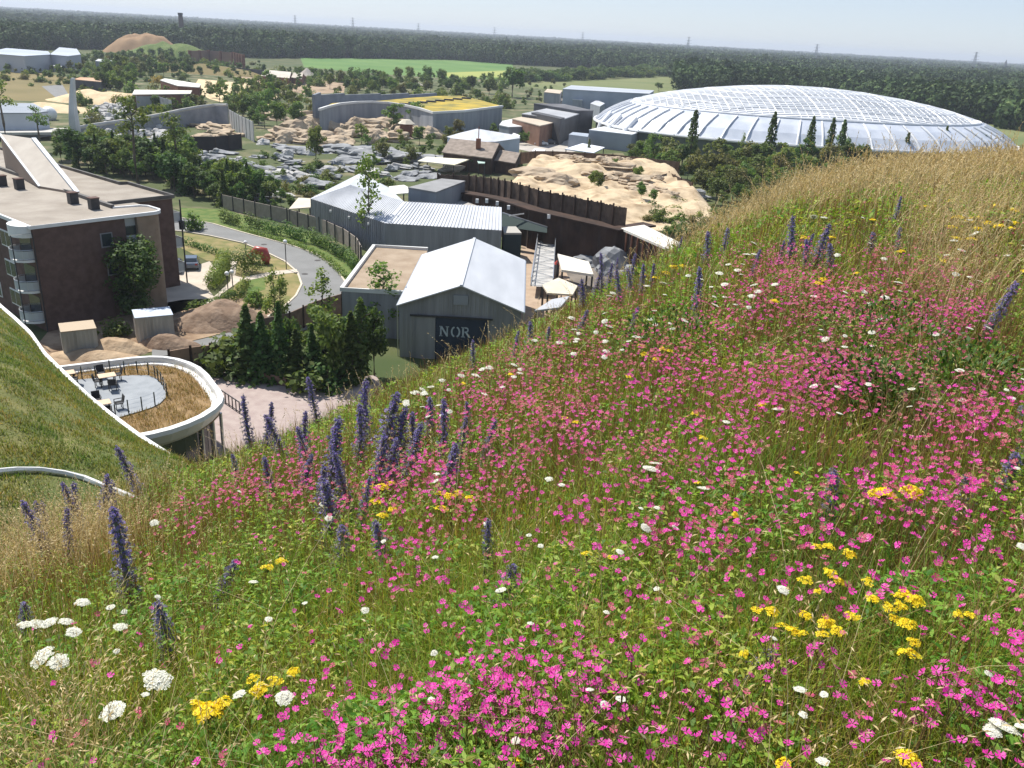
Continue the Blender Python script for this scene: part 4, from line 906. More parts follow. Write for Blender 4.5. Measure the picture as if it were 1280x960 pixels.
m.build('wall', nmat('sheet piles', (.030, .017, .012), (.060, .033, .022), .6, .8, 6), pal)
up = [Vector((p.x, p.y, z_-.15)) for p, z_ in zip(upb, ZB)]
pf = thing('palisade', 'tall weathered plank palisade with posts above the sheet pile wall', 'fence', up[2])
m = MB(); tops = 2.9
for i in range(len(up)-1):
    L_ = (up[i+1]-up[i]).length; n = int(L_/.28)
    for k in range(n):
        a = up[i].lerp(up[i+1], k/n); b = up[i].lerp(up[i+1], (k+.9)/n); hh_ = tops+random.Random(i*99+k).uniform(-.12, .12)
        d_ = (b-a).normalized(); o_ = Vector((d_.y, -d_.x, 0))*.05
        m.prism([(a-o_).to_2d(), (b-o_).to_2d(), (b+o_).to_2d(), (a+o_).to_2d()], a.z, a.z+hh_)
m.build('planks', PLANK, pf); j = 0
for i in range(len(up)-1):
    L_ = (up[i+1]-up[i]).length; n = max(1, round(L_/2.4))
    for k in range(n):
        p = up[i].lerp(up[i+1], k/n)+Vector((-.1, -.2, 0)); b = MB(); b.tube([(p.x, p.y, p.z-.3), (p.x, p.y, p.z+3.25)], .13, 6); b.build('post', BROWNT, pf)
for k, (px, py) in enumerate(((597, 247), (609, 247), (622, 250), (636, 255), (664, 260), (686, 266))):
    p = g(px, py, 5.9); b = MB(); b.box((p.x, p.y-1.2, 5.3), (.45, .4, .6)); o = b.build('lamp_box', WHITEM, pf)
# terrain of the sand enclosure behind it
def hfield(name, fn, x0, x1, y0, y1, n, mt, label=None, cat=None, kind='structure', skirt=None):
    xs, ys = np.linspace(x0, x1, n), np.linspace(y0, y1, n); X, Y = np.meshgrid(xs, ys); Z = fn(X, Y)
    idx = np.arange(X.size).reshape(X.shape); Fq = np.stack([idx[:-1, :-1], idx[:-1, 1:], idx[1:, 1:], idx[1:, :-1]], -1).reshape(-1, 4)
    Fq = Fq[Z.ravel()[Fq].max(1) > -.3]; o = nmesh(name, np.stack([X, Y, Z], -1), Fq, mt, smooth=True); return tag(o, label, cat, kind=kind)
lx = np.array([p.x for p in low]); ly = np.array([p.y for p in low])
SANDP = [(p.x, p.y) for p in (g(x, y, 5.4) for x, y in ((630, 232), (648, 216), (668, 205), (700, 203), (735, 205), (768, 208), (806, 213), (850, 222), (880, 245), (905, 270), (900, 300), (850, 308)))]+[(low[-1].x+6, low[-1].y-1)]+[(p.x, p.y) for p in low[::-1][1:5]]
def pdist(X, Y, P):
    """signed distance to a polygon (positive inside)"""
    D = np.full(X.shape, 1e9); ins = np.zeros(X.shape, bool)
    for i in range(len(P)):
        (x1, y1), (x2, y2) = P[i], P[i-1]; ex, ey = x2-x1, y2-y1; t = np.clip(((X-x1)*ex+(Y-y1)*ey)/(ex*ex+ey*ey+1e-9), 0, 1)
        D = np.minimum(D, np.hypot(X-x1-t*ex, Y-y1-t*ey)); ins ^= ((y1 > Y) != (y2 > Y)) & (X < ex*(Y-y1)/(ey if abs(ey) > 1e-9 else 1e-9)+x1)
    return np.where(ins, D, -D)
def sandz(X, Y):
    front = np.interp(X, lx, ly); dY = Y-front; e = pdist(X, Y, SANDP)
    n1 = vnoise(X, Y, 9, 51)*1.5+vnoise(X, Y, 3.5, 52)*.9+vnoise(X, Y, 1.2, 53)*.55+np.abs(vnoise(X, Y*2.5, 4, 54)-.5)*1.2
    z = 4.6+n1*np.clip((dY-5)/12, .1, 1)+1.5*np.exp(-((dY-48)/14)**2)*np.exp(-((X-10)/22)**2)
    z = np.where(e < 0, 4.9+e*1.1, z*np.clip(e/2, 0, 1)+4.9*(1-np.clip(e/2, 0, 1)))
    return np.where(dY < 1.5, -2, np.maximum(z, -.5))
hfield('sand_hill', sandz, -20, 62, 118, 245, 210, nmat('sand and rock', (.32, .23, .14), (.56, .44, .29), .35, .95, 10, bump=1.0, bscale=1.6, lo=.33, hi=.55))
# brown back fence of the enclosure
def zsand(x, y): return float(sandz(np.array([x]), np.array([y]))[0])
def fence(name, label, px, z, h, mt, group=None, post=2.5, pm=None, pr=.09, th=.06, wavy=True, base=None):
    P = [g(x, y, z) for x, y in px] if base is None else base
    t = thing(name, label, 'fence', P[0], group); m = MB()
    m.sweep(P, [(-th, 0), (th, 0), (th, h), (-th, h)]); m.build('panels', mt, t)
    for i in range(len(P)-1):
        n = max(1, round((P[i+1]-P[i]).length/post))
        for k in range(n+(i == len(P)-2)):
            q = P[i].lerp(P[i+1], k/n); d_ = (P[i+1]-P[i]).normalized(); o_ = Vector((d_.y, -d_.x, 0))*.12; q = q+o_
            b = MB(); b.tube([(q.x, q.y, q.z), (q.x, q.y, q.z+h+.25)], pr, 6); b.build('post', pm or BROWNT, t)
    return t
fence('board_fence', 'dark brown board fence along the back of the sand enclosure', [(650, 205), (668, 203), (690, 203), (730, 205), (765, 207), (800, 211), (848, 217)], 4.5, 2.4, PLANK, post=6)
fence('board_fence', 'short curved dark fence below the thicket at the right of the sand', [(822, 237), (835, 233), (850, 241), (864, 247)], 4.5, 2.6, BROWNT, post=4)
fence('garden_fence', 'curved grey slatted fence with dark posts along the road verge', [(279, 261), (320, 271), (360, 280), (400, 292), (430, 306), (446, 318), (452, 330)], 0, 2.4, nmat('grey slats', (.27, .23, .20), (.34, .29, .25), 1.5, .9), post=3.2, pm=DARKM)
fence('plank_fence', 'tan plank fence panels with dark posts beside the plaza', [(213, 466), (240, 461), (264, 458), (287, 452)], 0, 2.1, nmat('tan planks', (.25, .17, .12), (.33, .23, .16), 1.2, .9), post=2.6, pm=BROWNT, pr=.12)
fence('plank_fence', 'brown plank fence behind the pines at the road bend', [(294, 440), (330, 425), (362, 418), (395, 402), (427, 392)], 0, 2.3, nmat('brown planks', (.16, .11, .085), (.24, .17, .13), 1.2, .9), post=2.6, pm=BROWNT)
fence('retaining_wall', 'low brown edging wall between pines and plaza', [(295, 471), (330, 478), (360, 484), (400, 488)], 0, .9, nmat('edging', (.15, .10, .08), (.22, .15, .12), 1.2, .9), post=3)
# --- gangway, small roofs, rocks right of the hall
gw = thing('gangway', 'pale lattice gangway over the brown deck right of the hall', 'gangway', g(678, 370))
a, b = g(676, 372), g(683, 305); m = MB(); zt = 1.5; hw = 1.35
for s in (-1, 1):
    for z in (zt, zt+1.0): m.bar((a.x+s*hw, a.y, z), (b.x+s*hw, b.y, z), .1)
    n = 14
    for k in range(n):
        p, q = a.lerp(b, k/n), a.lerp(b, (k+1)/n); m.bar((p.x+s*hw, p.y, zt), (q.x+s*hw, q.y, zt+1), .05); m.bar((p.x+s*hw, p.y, zt), (p.x+s*hw, p.y, zt+1), .05)
for k in range(13):
    p, q = a.lerp(b, k/13), a.lerp(b, (k+1)/13); s = 1 if k % 2 else -1; m.bar((p.x-s*hw, p.y, zt+.02), (q.x+s*hw, q.y, zt+.02), .06); m.bar((p.x-hw, p.y, zt+.02), (p.x+hw, p.y, zt+.02), .05)
m.build('lattice', SILVER, gw); m = MB(); m.poly([(a.x-hw, a.y, zt-.1), (a.x+hw, a.y, zt-.1), (b.x+hw, b.y, zt-.1), (b.x-hw, b.y, zt-.1)]); m.build('walkway', nmat('pale mesh deck', (.40, .39, .37), (.47, .46, .44), 2, .8), gw)
c = b; m = MB(); m.box((c.x, c.y, 0), (2.6, 2.2, 3.2)); m.build('cabin', nmat('grey cabin', (.30, .32, .35), (.36, .38, .40), 1, .6), gw); m = MB(); m.prism([(c.x-1.6, c.y-1.5), (c.x+1.7, c.y-1.3), (c.x+1.7, c.y+1.4), (c.x-1.6, c.y+1.4)], 3.2, [3.4, 3.9, 3.9, 3.4]); m.build('cabin_roof', WHITEM, gw)
for s in range(0, 14, 3):
    p = a.lerp(b, s/14); m = MB(); m.tube([(p.x, p.y, 0), (p.x, p.y, zt-.1)], .1, 6); m.build('leg', DARKM, gw)
slab_on_posts('flat_canopy', 'cream flat canopy right of the lattice gangway', 'canopy', [(697, 317), (736, 327), (742, 343), (702, 337)], 3.2, .3, nmat('cream felt', (.62, .57, .48), (.68, .63, .54), .6, .9))
slab_on_posts('flat_canopy', 'lower beige canopy in front of the lattice gangway end', 'canopy', [(678, 356), (698, 347), (722, 357), (716, 368), (684, 366)], 2.6, .2, BEIGE)
slab_on_posts('flat_canopy', 'grey metal shed roof on the slope edge right of the hall', 'canopy', [(668, 388), (690, 374), (712, 370), (700, 384)], 3.0, .2, nmat('grey sheet', (.45, .46, .48), None, rough=.5))
P = [g(776, 285, 6), g(805, 281, 6), g(854, 305, 6), g(838, 312, 6)]; c = sum(P, Vector())/4
t = thing('timber_shelter', 'white roofed shelter of dark timber posts above the grey rocks', 'shelter', (c.x, c.y, 0)); m = MB(); m.prism([(p.x, p.y) for p in P], 5.7, 6); m.build('roof', nmat('pale roof', (.66, .63, .55), (.71, .68, .60), .5, .8), t)
m = MB(); Q = [p.lerp(c, .05) for p in P]; m.prism([(p.x, p.y) for p in Q], 0, 5.7); m.build('wall', nmat('shelter planks', (.035, .022, .016), (.07, .045, .03), .5, .9), t)
for k in range(9): p = Q[0].lerp(Q[3], k/8)+Vector((-.12, -.12, 0)); m = MB(); m.tube([(p.x, p.y, 0), (p.x, p.y, 5.7)], .13, 6); m.build('post', RUST, t)
cr_ = thing('crane_pipe', 'tall pale bent pipe standing against the sheet pile wall', 'pipe', g(711, 312)); c = Vector(cr_.location); H_ = rise(c, 267)
m = MB(); m.tube([c, c+Vector((0, 0, H_-1.2)), c+Vector((-.2, 0, H_-.6)), c+Vector((-1.4, .5, H_+.6)), c+Vector((-1.6, .5, H_)), c+Vector((-1.6, .5, H_-2.4))], .26, 8); m.build('pipe', SILVER, cr_); m = MB(); m.tube([c+Vector((-1.6, .5, H_-2.2)), c+Vector((-2.8, .6, H_-2.5)), c+Vector((-3.1, .6, H_-3.2))], .2, 8); m.build('side_pipe', SILVER, cr_)
sl_ = thing('awning', 'dark green sloping awning on a pale rail behind the hall', 'awning', g(650, 300)); A1, A2 = g(628, 266, 5), g(684, 284, 4); m = MB(); m.bar(A1, A2, .18); m.bar(g(636, 270, 5), g(655, 267, 5.4), .15); m.build('rail', SILVER, sl_)
m = MB(); q = Vector((0, -2.2, -1.6)); m.poly([A1, A2, A2+q*.4, A1+q]); m.poly([A1-Vector((0, 0, .05)), A1+q-Vector((0, 0, .05)), A2+q*.4-Vector((0, 0, .05)), A2-Vector((0, 0, .05))]); m.build('canvas', nmat('green canvas', (.03, .05, .045), None, rough=.8), sl_)
walled('dark_annex', 'dark teal walled booth at the right end of the kneed white shed', 'shed', [(628, 283), (645, 283), (652, 291), (630, 291)], 4, nmat('grey strip', (.40, .38, .34), None, rough=.8), nmat('teal wall', (.02, .035, .04), None, rough=.7))
rb_ = thing('red_canopy', 'small red round parasol by the cream canopy', 'parasol', g(698, 345)); c = Vector(rb_.location); m = MB(); m.cone((c.x, c.y, 1.7), .8, .12, .7, 10); m.build('canopy', nmat('red cloth', (.45, .05, .03), None, rough=.7), rb_); m = MB(); m.tube([c, c+Vector((0, 0, 1.75))], .05, 6); m.build('pole', DARKM, rb_)

# rocks: six shapes, then copies
def rockmesh(seed, slab=False):
    bm = bmesh.new(); bmesh.ops.create_icosphere(bm, subdivisions=3, radius=1); o_ = Vector((seed*7.3, seed*3.1, 1))
    for v in bm.verts:
        p = v.co.copy(); n_ = mnoise.noise(p*1.1+o_)*.5+mnoise.noise(p*2.7+o_)*.22
        if slab: n_ += (.26*math.sin(p.z*8+mnoise.noise(p+o_)*3))
        v.co = p*(1+n_); v.co.z *= (.5 if slab else .75)
        v.co.x = round(v.co.x*5)/5*.35+v.co.x*.65; v.co.y = round(v.co.y*5)/5*.35+v.co.y*.65
    me = bpy.data.meshes.new('boulder'); bm.to_mesh(me); bm.free(); return me
ROCKG = nmat('grey rock', (.17, .18, .19), (.36, .365, .37), 1.1, .9, 9, bump=.8, bscale=5)
ROCKT = nmat('tan rock', (.33, .25, .17), (.52, .42, .30), 1.0, .9, 9, bump=.8, bscale=5)
ROCKL = nmat('light rock', (.36, .35, .34), (.52, .51, .49), 1.0, .9, 9, bump=.8, bscale=5)
RM = {}
for k, mt in (('g', ROCKG), ('t', ROCKT), ('l', ROCKL)):
    for s in range(4):
        me = rockmesh(s, s > 1); me.materials.append(mt); RM[(k, s)] = me
rk = random.Random(4)
def rock(k, px, py, w_, h_, label, group=None, dz=0, rz=None):
    b_ = g(px, py); o = bpy.data.objects.new('boulder', RM[(k, rk.randrange(4))]); COL.objects.link(o)
    o.location = (b_.x, b_.y, dz+h_*.25); o.scale = (w_/2, w_/2*rk.uniform(.6, .9), h_); o.rotation_euler = (rk.uniform(-.15, .15), rk.uniform(-.15, .15), rk.uniform(-.5, .5) if rz is None else rz)
    return tag(o, label, 'rock', group)
for px, py, w_, h_, l in ((765, 342, 5.5, 3.4, 'tall pointed grey rock behind the skyline bugloss spikes'), (805, 340, 5, 3.2, 'rounded grey rock below the timber shelter'), (738, 330, 5, 1.2, 'flat layered grey rock beside the cream flat canopy'), (785, 352, 4, 2.4, 'low grey rock between two tall grey rocks'), (825, 345, 5, 2.5, 'rightmost grey rock under the timber shelter'), (872, 250, 4.5, 2.4, 'grey rock below the curved dark fence')): rock('g', px, py, w_, h_, l)
for px, py, w_, h_, l in ((670, 228, 9, 2.0, 'long low brown rock ledge on the sand'), (695, 236, 7, 2.2, 'dark brown rock mass near the palisade'), (772, 228, 6, 2.0, 'tan rock outcrop amid the sand slope'), (742, 232, 5, 1.6, 'tan broken rocks left of the young trees'), (790, 236, 6, 1.8, 'tan rock ledge right of the young trees'), (720, 222, 2, 1.2, 'small dark rock on the open sand')):
    p = g(px, py, 5.2); o = bpy.data.objects.new('boulder', RM[('t', rk.randrange(4))]); COL.objects.link(o); o.location = (p.x, p.y, zsand(p.x, p.y)+.2); o.scale = (w_/2, w_/3, h_*.8); tag(o, l, 'rock')
for px, py in scatter([(690, 210), (760, 212), (820, 230), (850, 255), (790, 250), (720, 236)], 26, 9, 21):
    p = g(px, py, 5.2); o = bpy.data.objects.new('boulder', RM[('t', rk.randrange(4))]); COL.objects.link(o); w_ = rk.uniform(1.5, 4.5); o.location = (p.x, p.y, zsand(p.x, p.y)+.1); o.rotation_euler = (0, 0, rk.uniform(-.6, .6)); o.scale = (w_/2, w_/3, rk.uniform(.5, 1.1)); tag(o, 'tan broken rock strewn on the sand slope', 'rock', 'tan rocks strewn on the sand slope')
# rock landscape in the middle left: long grey slabs in terraces
for x, y in scatter([(250, 195), (330, 180), (470, 205), (540, 208), (590, 218), (500, 228), (440, 218), (390, 240), (300, 255), (240, 235)], 58, 11, 1): rock('g' if rk.random() < .7 else 'l', x, y, rk.uniform(2.5, 6), rk.uniform(.7, 1.7), 'grey layered boulder in the rock garden behind the road fence', 'grey boulders of the rock garden')
for x, y in scatter([(370, 188), (470, 188), (540, 200), (440, 205), (370, 200)], 14, 14, 2): rock('g', x, y, rk.uniform(8, 14), rk.uniform(1.2, 2.2), 'long dark grey rock ledge above the rock garden', 'long ledges of the rock garden', rz=0)
for x, y in scatter([(115, 135), (160, 130), (165, 150), (115, 153)], 26, 6, 3): rock('l', x, y, rk.uniform(2.5, 4.5), rk.uniform(1, 2), 'pale boulder in the heap behind the curved wall', 'pale boulder heap behind the curved wall')
for x, y in scatter([(118, 158), (215, 156), (220, 178), (160, 188), (120, 175)], 40, 6, 4): rock('l', x, y, rk.uniform(2.5, 5), rk.uniform(1, 2), 'pale boulder below the front of the curved wall', 'pale boulders before the curved wall')
for x, y in scatter([(240, 157), (290, 158), (300, 175), (245, 178)], 10, 9, 5): rock('t', x, y, rk.uniform(4, 8), rk.uniform(1, 2), 'tan rounded rock at the right end of the curved wall', 'tan rocks by the curved wall')
for x, y in scatter([(375, 160), (430, 140), (480, 155), (540, 168), (500, 180), (400, 186), (330, 178)], 44, 8, 6): rock('t', x, y, rk.uniform(4, 9), rk.uniform(1.5, 3.4), 'tan layered rock of the outcrop below the curved grass roof hall', 'tan rocks below the grass roof hall')
for px, py, w_, h_, l in ((395, 147, 16, 3, 'long tan rock ledge at the top of the outcrop'), (415, 152, 12, 3.5, 'second long tan ledge under the topmost one'), (385, 160, 10, 3.2, 'broad tan rock at the left of the outcrop'), (440, 168, 5, 3.5, 'pale stacked tan rock in the middle of the outcrop'), (535, 172, 8, 3, 'pale rounded tan rock near the grass roof wall'), (345, 150, 9, 2.4, 'tan rock slab half hidden by the tall trees')): rock('t', px, py, w_, h_, l)
# mounds of earth
def mound(name, label, cat, px, py, rx, ry, h, mt, seed, group=None):
    b_ = g(px, py); n = 40; rg = np.random.default_rng(seed); t_ = np.linspace(0, 2*math.pi, 48, endpoint=False); rr_ = np.linspace(0, 1, 14)
    T_, Q_ = np.meshgrid(t_, rr_); X = Q_*np.cos(T_)*rx; Y = Q_*np.sin(T_)*ry
    Z = h*(1-Q_**1.3)*(.75+.5*vnoise(X, Y, max(rx/2.2, .5), seed))+(vnoise(X, Y, max(rx/7, .3), seed+1)-.5)*h*.28*(1-Q_); Z[-1] = -.05
    idx = np.arange(X.size).reshape(X.shape); nx = np.roll(idx, -1, 1); Fq = np.stack([idx[:-1], nx[:-1], nx[1:], idx[1:]], -1).reshape(-1, 4)
    o = nmesh(name, np.stack([X, Y, Z], -1), Fq, mt, smooth=True); o.location = (b_.x, b_.y, 0); return tag(o, label, cat, group)
BROWNHEAP = nmat('brown soil heap', (.16, .105, .07), (.28, .20, .14), .9, .95, 8, bump=1, bscale=3)
SANDHEAP = nmat('sandy soil heap', (.30, .21, .13), (.46, .34, .22), .9, .95, 8, bump=1, bscale=3)
mound('earth_mound', 'largest brown earth heap below the garden hedge', 'earth heap', 278, 402, 5.6, 3.8, 2.6, BROWNHEAP, 1)
mound('earth_mound', 'brown earth heap left of the largest heap', 'earth heap', 252, 408, 4, 2.6, 1.5, BROWNHEAP, 2)
mound('earth_mound', 'sandy lumpy earth heap between the two containers', 'earth heap', 145, 438, 3.2, 2.0, 1.6, SANDHEAP, 3)
mound('earth_mound', 'low sandy earth ridge above the terrace rim', 'earth heap', 120, 446, 4.5, 1.6, .9, SANDHEAP, 4)
mound('earth_mound', 'dark brown earth heap below the pale blue roofed container', 'earth heap', 212, 432, 3.2, 1.6, 1.3, BROWNHEAP, 5)
mound('earth_mound', 'reddish bare earth hill before the far wood', 'hill', 182, 67, 34, 24, 19, nmat('red earth', (.25, .155, .08), (.34, .22, .12), .08, .95), 6)
mound('earth_mound', 'grassy green hump right of the reddish earth hill', 'hill', 215, 72, 40, 20, 12, LAWN, 7)
mound('earth_mound', 'sand mound behind the tall fin wall', 'hill', 135, 128, 22, 12, 4.5, SANDM, 8)
mound('earth_mound', 'low sand bank left of the tall fin wall', 'hill', 62, 138, 22, 7, 2.5, SANDM, 9)
mound('earth_mound', 'dry grass bank above the pale sand yard', 'hill', 262, 92, 60, 14, 5, FIELDT, 10)

# --- containers and cars
def container(label, px, py, w_, l_, h_, rz, roofm, wallm):
    b_ = g(px, py); t = thing('container', label, 'container', b_, rz=rz); OFF[t.name] = Vector((0, 0, 0))
    m = MB(); m.box((0, 0, .1), (w_, l_, h_)); m.build('body', wallm, t)
    m = MB()
    for k in range(int(w_/.35)):
        m.box((-w_/2+.2+k*.35, -l_/2-.03, .15), (.14, .06, h_-.1))
    for k in range(int(l_/.35)):
        for s in (-1, 1): m.box((s*(w_/2+.02), -l_/2+.2+k*.35, .15), (.06, .14, h_-.1))
    m.build('ribs', wallm, t); m = MB(); m.box((0, 0, h_+.1), (w_+.12, l_+.12, .08)); m.build('roof', roofm, t); return t
container('beige site container with a tan roof, left of the lumpy earth heap', 101, 438, 2.9, 2.6, 2.3, .55, nmat('tan cover', (.45, .36, .26), None, rough=.8), CONT)
container('grey site container with a pale blue roof below the large tree', 194, 422, 3.4, 2.7, 2.5, .5, nmat('pale blue roof', (.50, .56, .64), None, rough=.5), CONT)
def car(label, px, py, rz, col, group, first=[None], z=.06, sc=1.0):
    b_ = g(px, py)
    t = thing('parked_car', label, 'car', (b_.x, b_.y, z), group, rz); OFF[t.name] = Vector((0, 0, 0))
    prof = [(-2.05, .35), (-2.1, .75), (-1.95, .95), (-1.55, 1.02), (-1.15, 1.42), (.35, 1.46), (1.05, 1.0), (1.9, .88), (2.1, .65), (2.1, .35)]
    m = MB(); n = len(prof)
    secs = [(-.86, .90), (-.80, 1), (.80, 1), (.86, .90)]
    for s, k in secs:
        for x, zz in prof: m.v.append((x*(.985 if k < 1 else 1), s*(.84 if zz > 1.2 else 1), zz if k == 1 or zz < .5 else zz*.985))
    for i in range(3):
        for j in range(n): q = (j+1) % n; m.f.append([i*n+j, i*n+q, (i+1)*n+q, (i+1)*n+j]); m.m.append(0)
    m.f.append(list(range(n))); m.f.append([3*n+j for j in range(n)][::-1]); m.m += [0, 0]
    body = m.build('body', nmat('car paint '+label[:14], col, None, rough=.3, spec=.6), t, smooth=False)
    m = MB(); m.poly([(-1.60, -.68, 1.04), (-1.22, -.64, 1.40), (-1.22, .64, 1.40), (-1.60, .68, 1.04)]); w1 = m.build('rear_window', GLASS, t)
    for v in w1.data.vertices: v.co.x -= .03; v.co.z += .02
    m = MB(); m.poly([(1.0, -.68, 1.05), (.42, -.62, 1.44), (.42, .62, 1.44), (1.0, .68, 1.05)]); w1 = m.build('windscreen', GLASS, t)
    for v in w1.data.vertices: v.co.x += .03; v.co.z += .02
    for s in (-1, 1):
        m = MB(); m.poly([(-1.35, s*.85, 1.05), (-1.05, s*.76, 1.36), (.25, s*.76, 1.39), (.8, s*.85, 1.05)]); m.build('side_window', GLASS, t)
        for x in (-1.3, 1.3):
            m = MB(); m.tube([(x, s*.68, .32), (x, s*.88, .32)], .32, 14); wh = m.build('wheel', nmat('tyre', (.02, .02, .02), None, rough=.9), t); m = MB(); m.tube([(x, s*.88, .32), (x, s*.895, .32)], .19, 10); m.build('rim', SILVER, wh, root=t)
        m = MB(); m.box((-2.1, s*.65, .72), (.06, .3, .2)); m.build('tail_light', nmat('red lens', (.3, .01, .01), None, rough=.3), t)
    t.scale = (sc,)*3; return t
car('blue grey hatchback parked in the court right of the apartment block', 240, 334, R(108), (.09, .12, .17), None)
car('dark car half hidden by the apartment block corner', 219, 338, R(108), (.035, .035, .04), None)
car('white car, leftmost of the row in the service yard', 676, 182, R(15), (.75, .75, .73), 'cars in the service yard row')
car('dark blue car, second in the service yard row', 687, 180, R(15), (.05, .06, .08), 'cars in the service yard row')
car('silver car, third in the service yard row', 694, 177, R(15), (.35, .36, .38), 'cars in the service yard row')
car('dark red car, fourth in the service yard row', 702, 174, R(15), (.16, .06, .05), 'cars in the service yard row')
car('brown car at the far end of the service yard row', 709, 171, R(15), (.18, .13, .10), 'cars in the service yard row')
rc = thing('red_sculpture', 'shiny red rounded sculpture behind the clipped hedge by the road', 'sculpture', g(325, 330)); c = Vector(rc.location); m = MB(); m.tube([c+Vector((-1.0, 0, .0)), c+Vector((-1.2, 0, .9)), c+Vector((-.3, .1, 1.9)), c+Vector((.5, .1, 1.7)), c+Vector((.9, 0, .7)), c+Vector((.9, 0, 0))], [.35, .55, .55, .7, .6, .4], 12); m.build('body', nmat('red lacquer', (.36, .05, .035), None, rough=.35, spec=.5), rc, smooth=True)
# lamp posts
def globe_lamp(px, py, ptop, label):
    b_ = g(px, py); h_ = rise(b_, ptop); t = thing('street_lamp', label, 'lamp', b_); m = MB(); m.tube([b_, b_+Vector((0, 0, h_))], .06, 6); m.build('pole', DARKM, t); bm = bmesh.new(); bmesh.ops.create_icosphere(bm, subdivisions=2, radius=.28); me = bpy.data.meshes.new('globe'); bm.to_mesh(me); bm.free(); me.transform(Matrix.Translation((0, 0, h_+.2))); link_mesh('globe', me, nmat('lamp globe', (.8, .8, .78), None, rough=.3), t)
globe_lamp(308, 322, 305, 'globe lamp left of the red sculpture'); globe_lamp(285, 362, 344, 'globe lamp beside the garden path'); globe_lamp(291, 358, 342, 'globe lamp, right of a pair on the garden path'); globe_lamp(358, 337, 304, 'thin lamp post at the edge of the road bend')
from mathutils.bvhtree import BVHTree
# ------------------------------------------------------------------ glass dome
dome = thing('glass_dome', 'huge shallow glass dome hall with white ribs beyond the thicket', 'greenhouse', (92, 333, 0))
DC, DA, DB = Vector((88.6, 292, 0)), 66.2, 47.6
PR = [(0, 19.0), (.15, 18.8), (.3, 18.1), (.45, 17.0), (.6, 15.5), (.72, 13.9), (.82, 12.1), (.90, 10.0), (.955, 8.0), (1.0, 5.5)]
def dpt(a, r, dz=0):
    z = np.interp(r, [p[0] for p in PR], [p[1] for p in PR])
    sq = 1/ (abs(math.cos(a))**2.3+abs(math.sin(a))**2.1)**(1/2.1)
    return Vector((DC.x+DA*r*sq*math.cos(a), DC.y+DB*r*sq*math.sin(a), z+dz))
NA = 60
FOIL, tf, bf = newmat('foil cushions')
nf = tf.nodes.new('ShaderNodeTexNoise'); tcf = tf.nodes.new('ShaderNodeTexCoord'); nf.inputs['Scale'].default_value = .16; nf.inputs['Detail'].default_value = 6
rf_ = tf.nodes.new('ShaderNodeValToRGB'); rf_.color_ramp.elements[0].position = .38; rf_.color_ramp.elements[1].position = .62; rf_.color_ramp.elements[0].color = (.58, .60, .63, 1); rf_.color_ramp.elements[1].color = (.76, .77, .79, 1)
tf.links.new(tcf.outputs['Object'], nf.inputs['Vector']); tf.links.new(nf.outputs['Fac'], rf_.inputs['Fac']); tf.links.new(rf_.outputs['Color'], bf.inputs['Base Color']); bf.inputs['Roughness'].default_value = .38; bf.inputs['Specular IOR Level'].default_value = .6
SIDEG = nmat('side glazing', (.46, .50, .57), (.62, .65, .71), .2, .35, spec=.6)
m = MB(); RS = [0, .1, .2, .3, .4, .5, .6, .68, .76, .82]
sd = MB(); rsd = [.82, .88, .94, 1.0]
for i in range(NA):
    a0, a1 = 2*math.pi*i/NA, 2*math.pi*(i+1)/NA
    for r0, r1 in zip(RS, RS[1:]):
        q = [dpt(a0, r0), dpt(a1, r0), dpt(a1, r1), dpt(a0, r1)]
        if r0 == 0: m.poly([q[0], q[2], q[3]])
        else: m.poly(q)
    for r0, r1 in zip(rsd, rsd[1:]): sd.poly([dpt(a0, r0), dpt(a1, r0), dpt(a1, r1), dpt(a0, r1)])
m.build('foil_roof', FOIL, dome); sd.build('side_glazing', SIDEG, dome)
RIBW = nmat('white dome ribs', (.80, .80, .80), None, rough=.4)
for i in range(NA):
    a0 = 2*math.pi*i/NA; m = MB(); m.tube([dpt(a0, r, .25) for r in (.84, .88, .92, .96, 1.0, 1.012)], .26, 6); m.build('rib', RIBW, dome)
# roof lattice: two families of long members and ring beams
m = MB()
for r in (.82, .70, .58, .46, .34, .22): m.tube([dpt(2*math.pi*k/NA, r, .15) for k in range(NA)], .24, 5, closed=True)
for k in range(66):
    x = -1+2*(k+.5)/66; ys = [y for y in np.linspace(-1, 1, 40) if x*x+y*y < .67]
    for fl in (0, 1):
        pts = []
        for y in ys:
            xx, yy = (x, y) if fl == 0 else (y, x)
            r = math.hypot(xx, yy); pts.append(dpt(math.atan2(yy, xx), r, .14))
        if len(pts) > 2: m.tube(pts, .12 if k % 6 else .28, 4)
m.build('roof_lattice', nmat('white lattice', (.74, .75, .76), None, rough=.4), dome)
m = MB(); m.tube([dpt(2*math.pi*k/NA, 1.005, .1) for k in range(NA)], .45, 6, closed=True); m.build('eave_beam', RIBW, dome)
m = MB()
for i in range(NA):
    a0, a1 = dpt(2*math.pi*i/NA, .995), dpt(2*math.pi*(i+1)/NA, .995); m.poly([(a0.x, a0.y, -.1), (a1.x, a1.y, -.1), (a1.x, a1.y, 5.6), (a0.x, a0.y, 5.6)])
m.build('plinth', nmat('green grey plinth', (.10, .12, .095), (.14, .16, .125), .3, .8), dome)
for k in range(3):
    p = dpt(math.pi+.2+.16*k, .985); m = MB(); m.tube([(p.x-2, p.y-2.5, 2), (p.x-1, p.y-1.5, 5.5), (p.x+2, p.y+.6, 8.6)], .8, 8); m.build('end_duct', RIBW, dome)

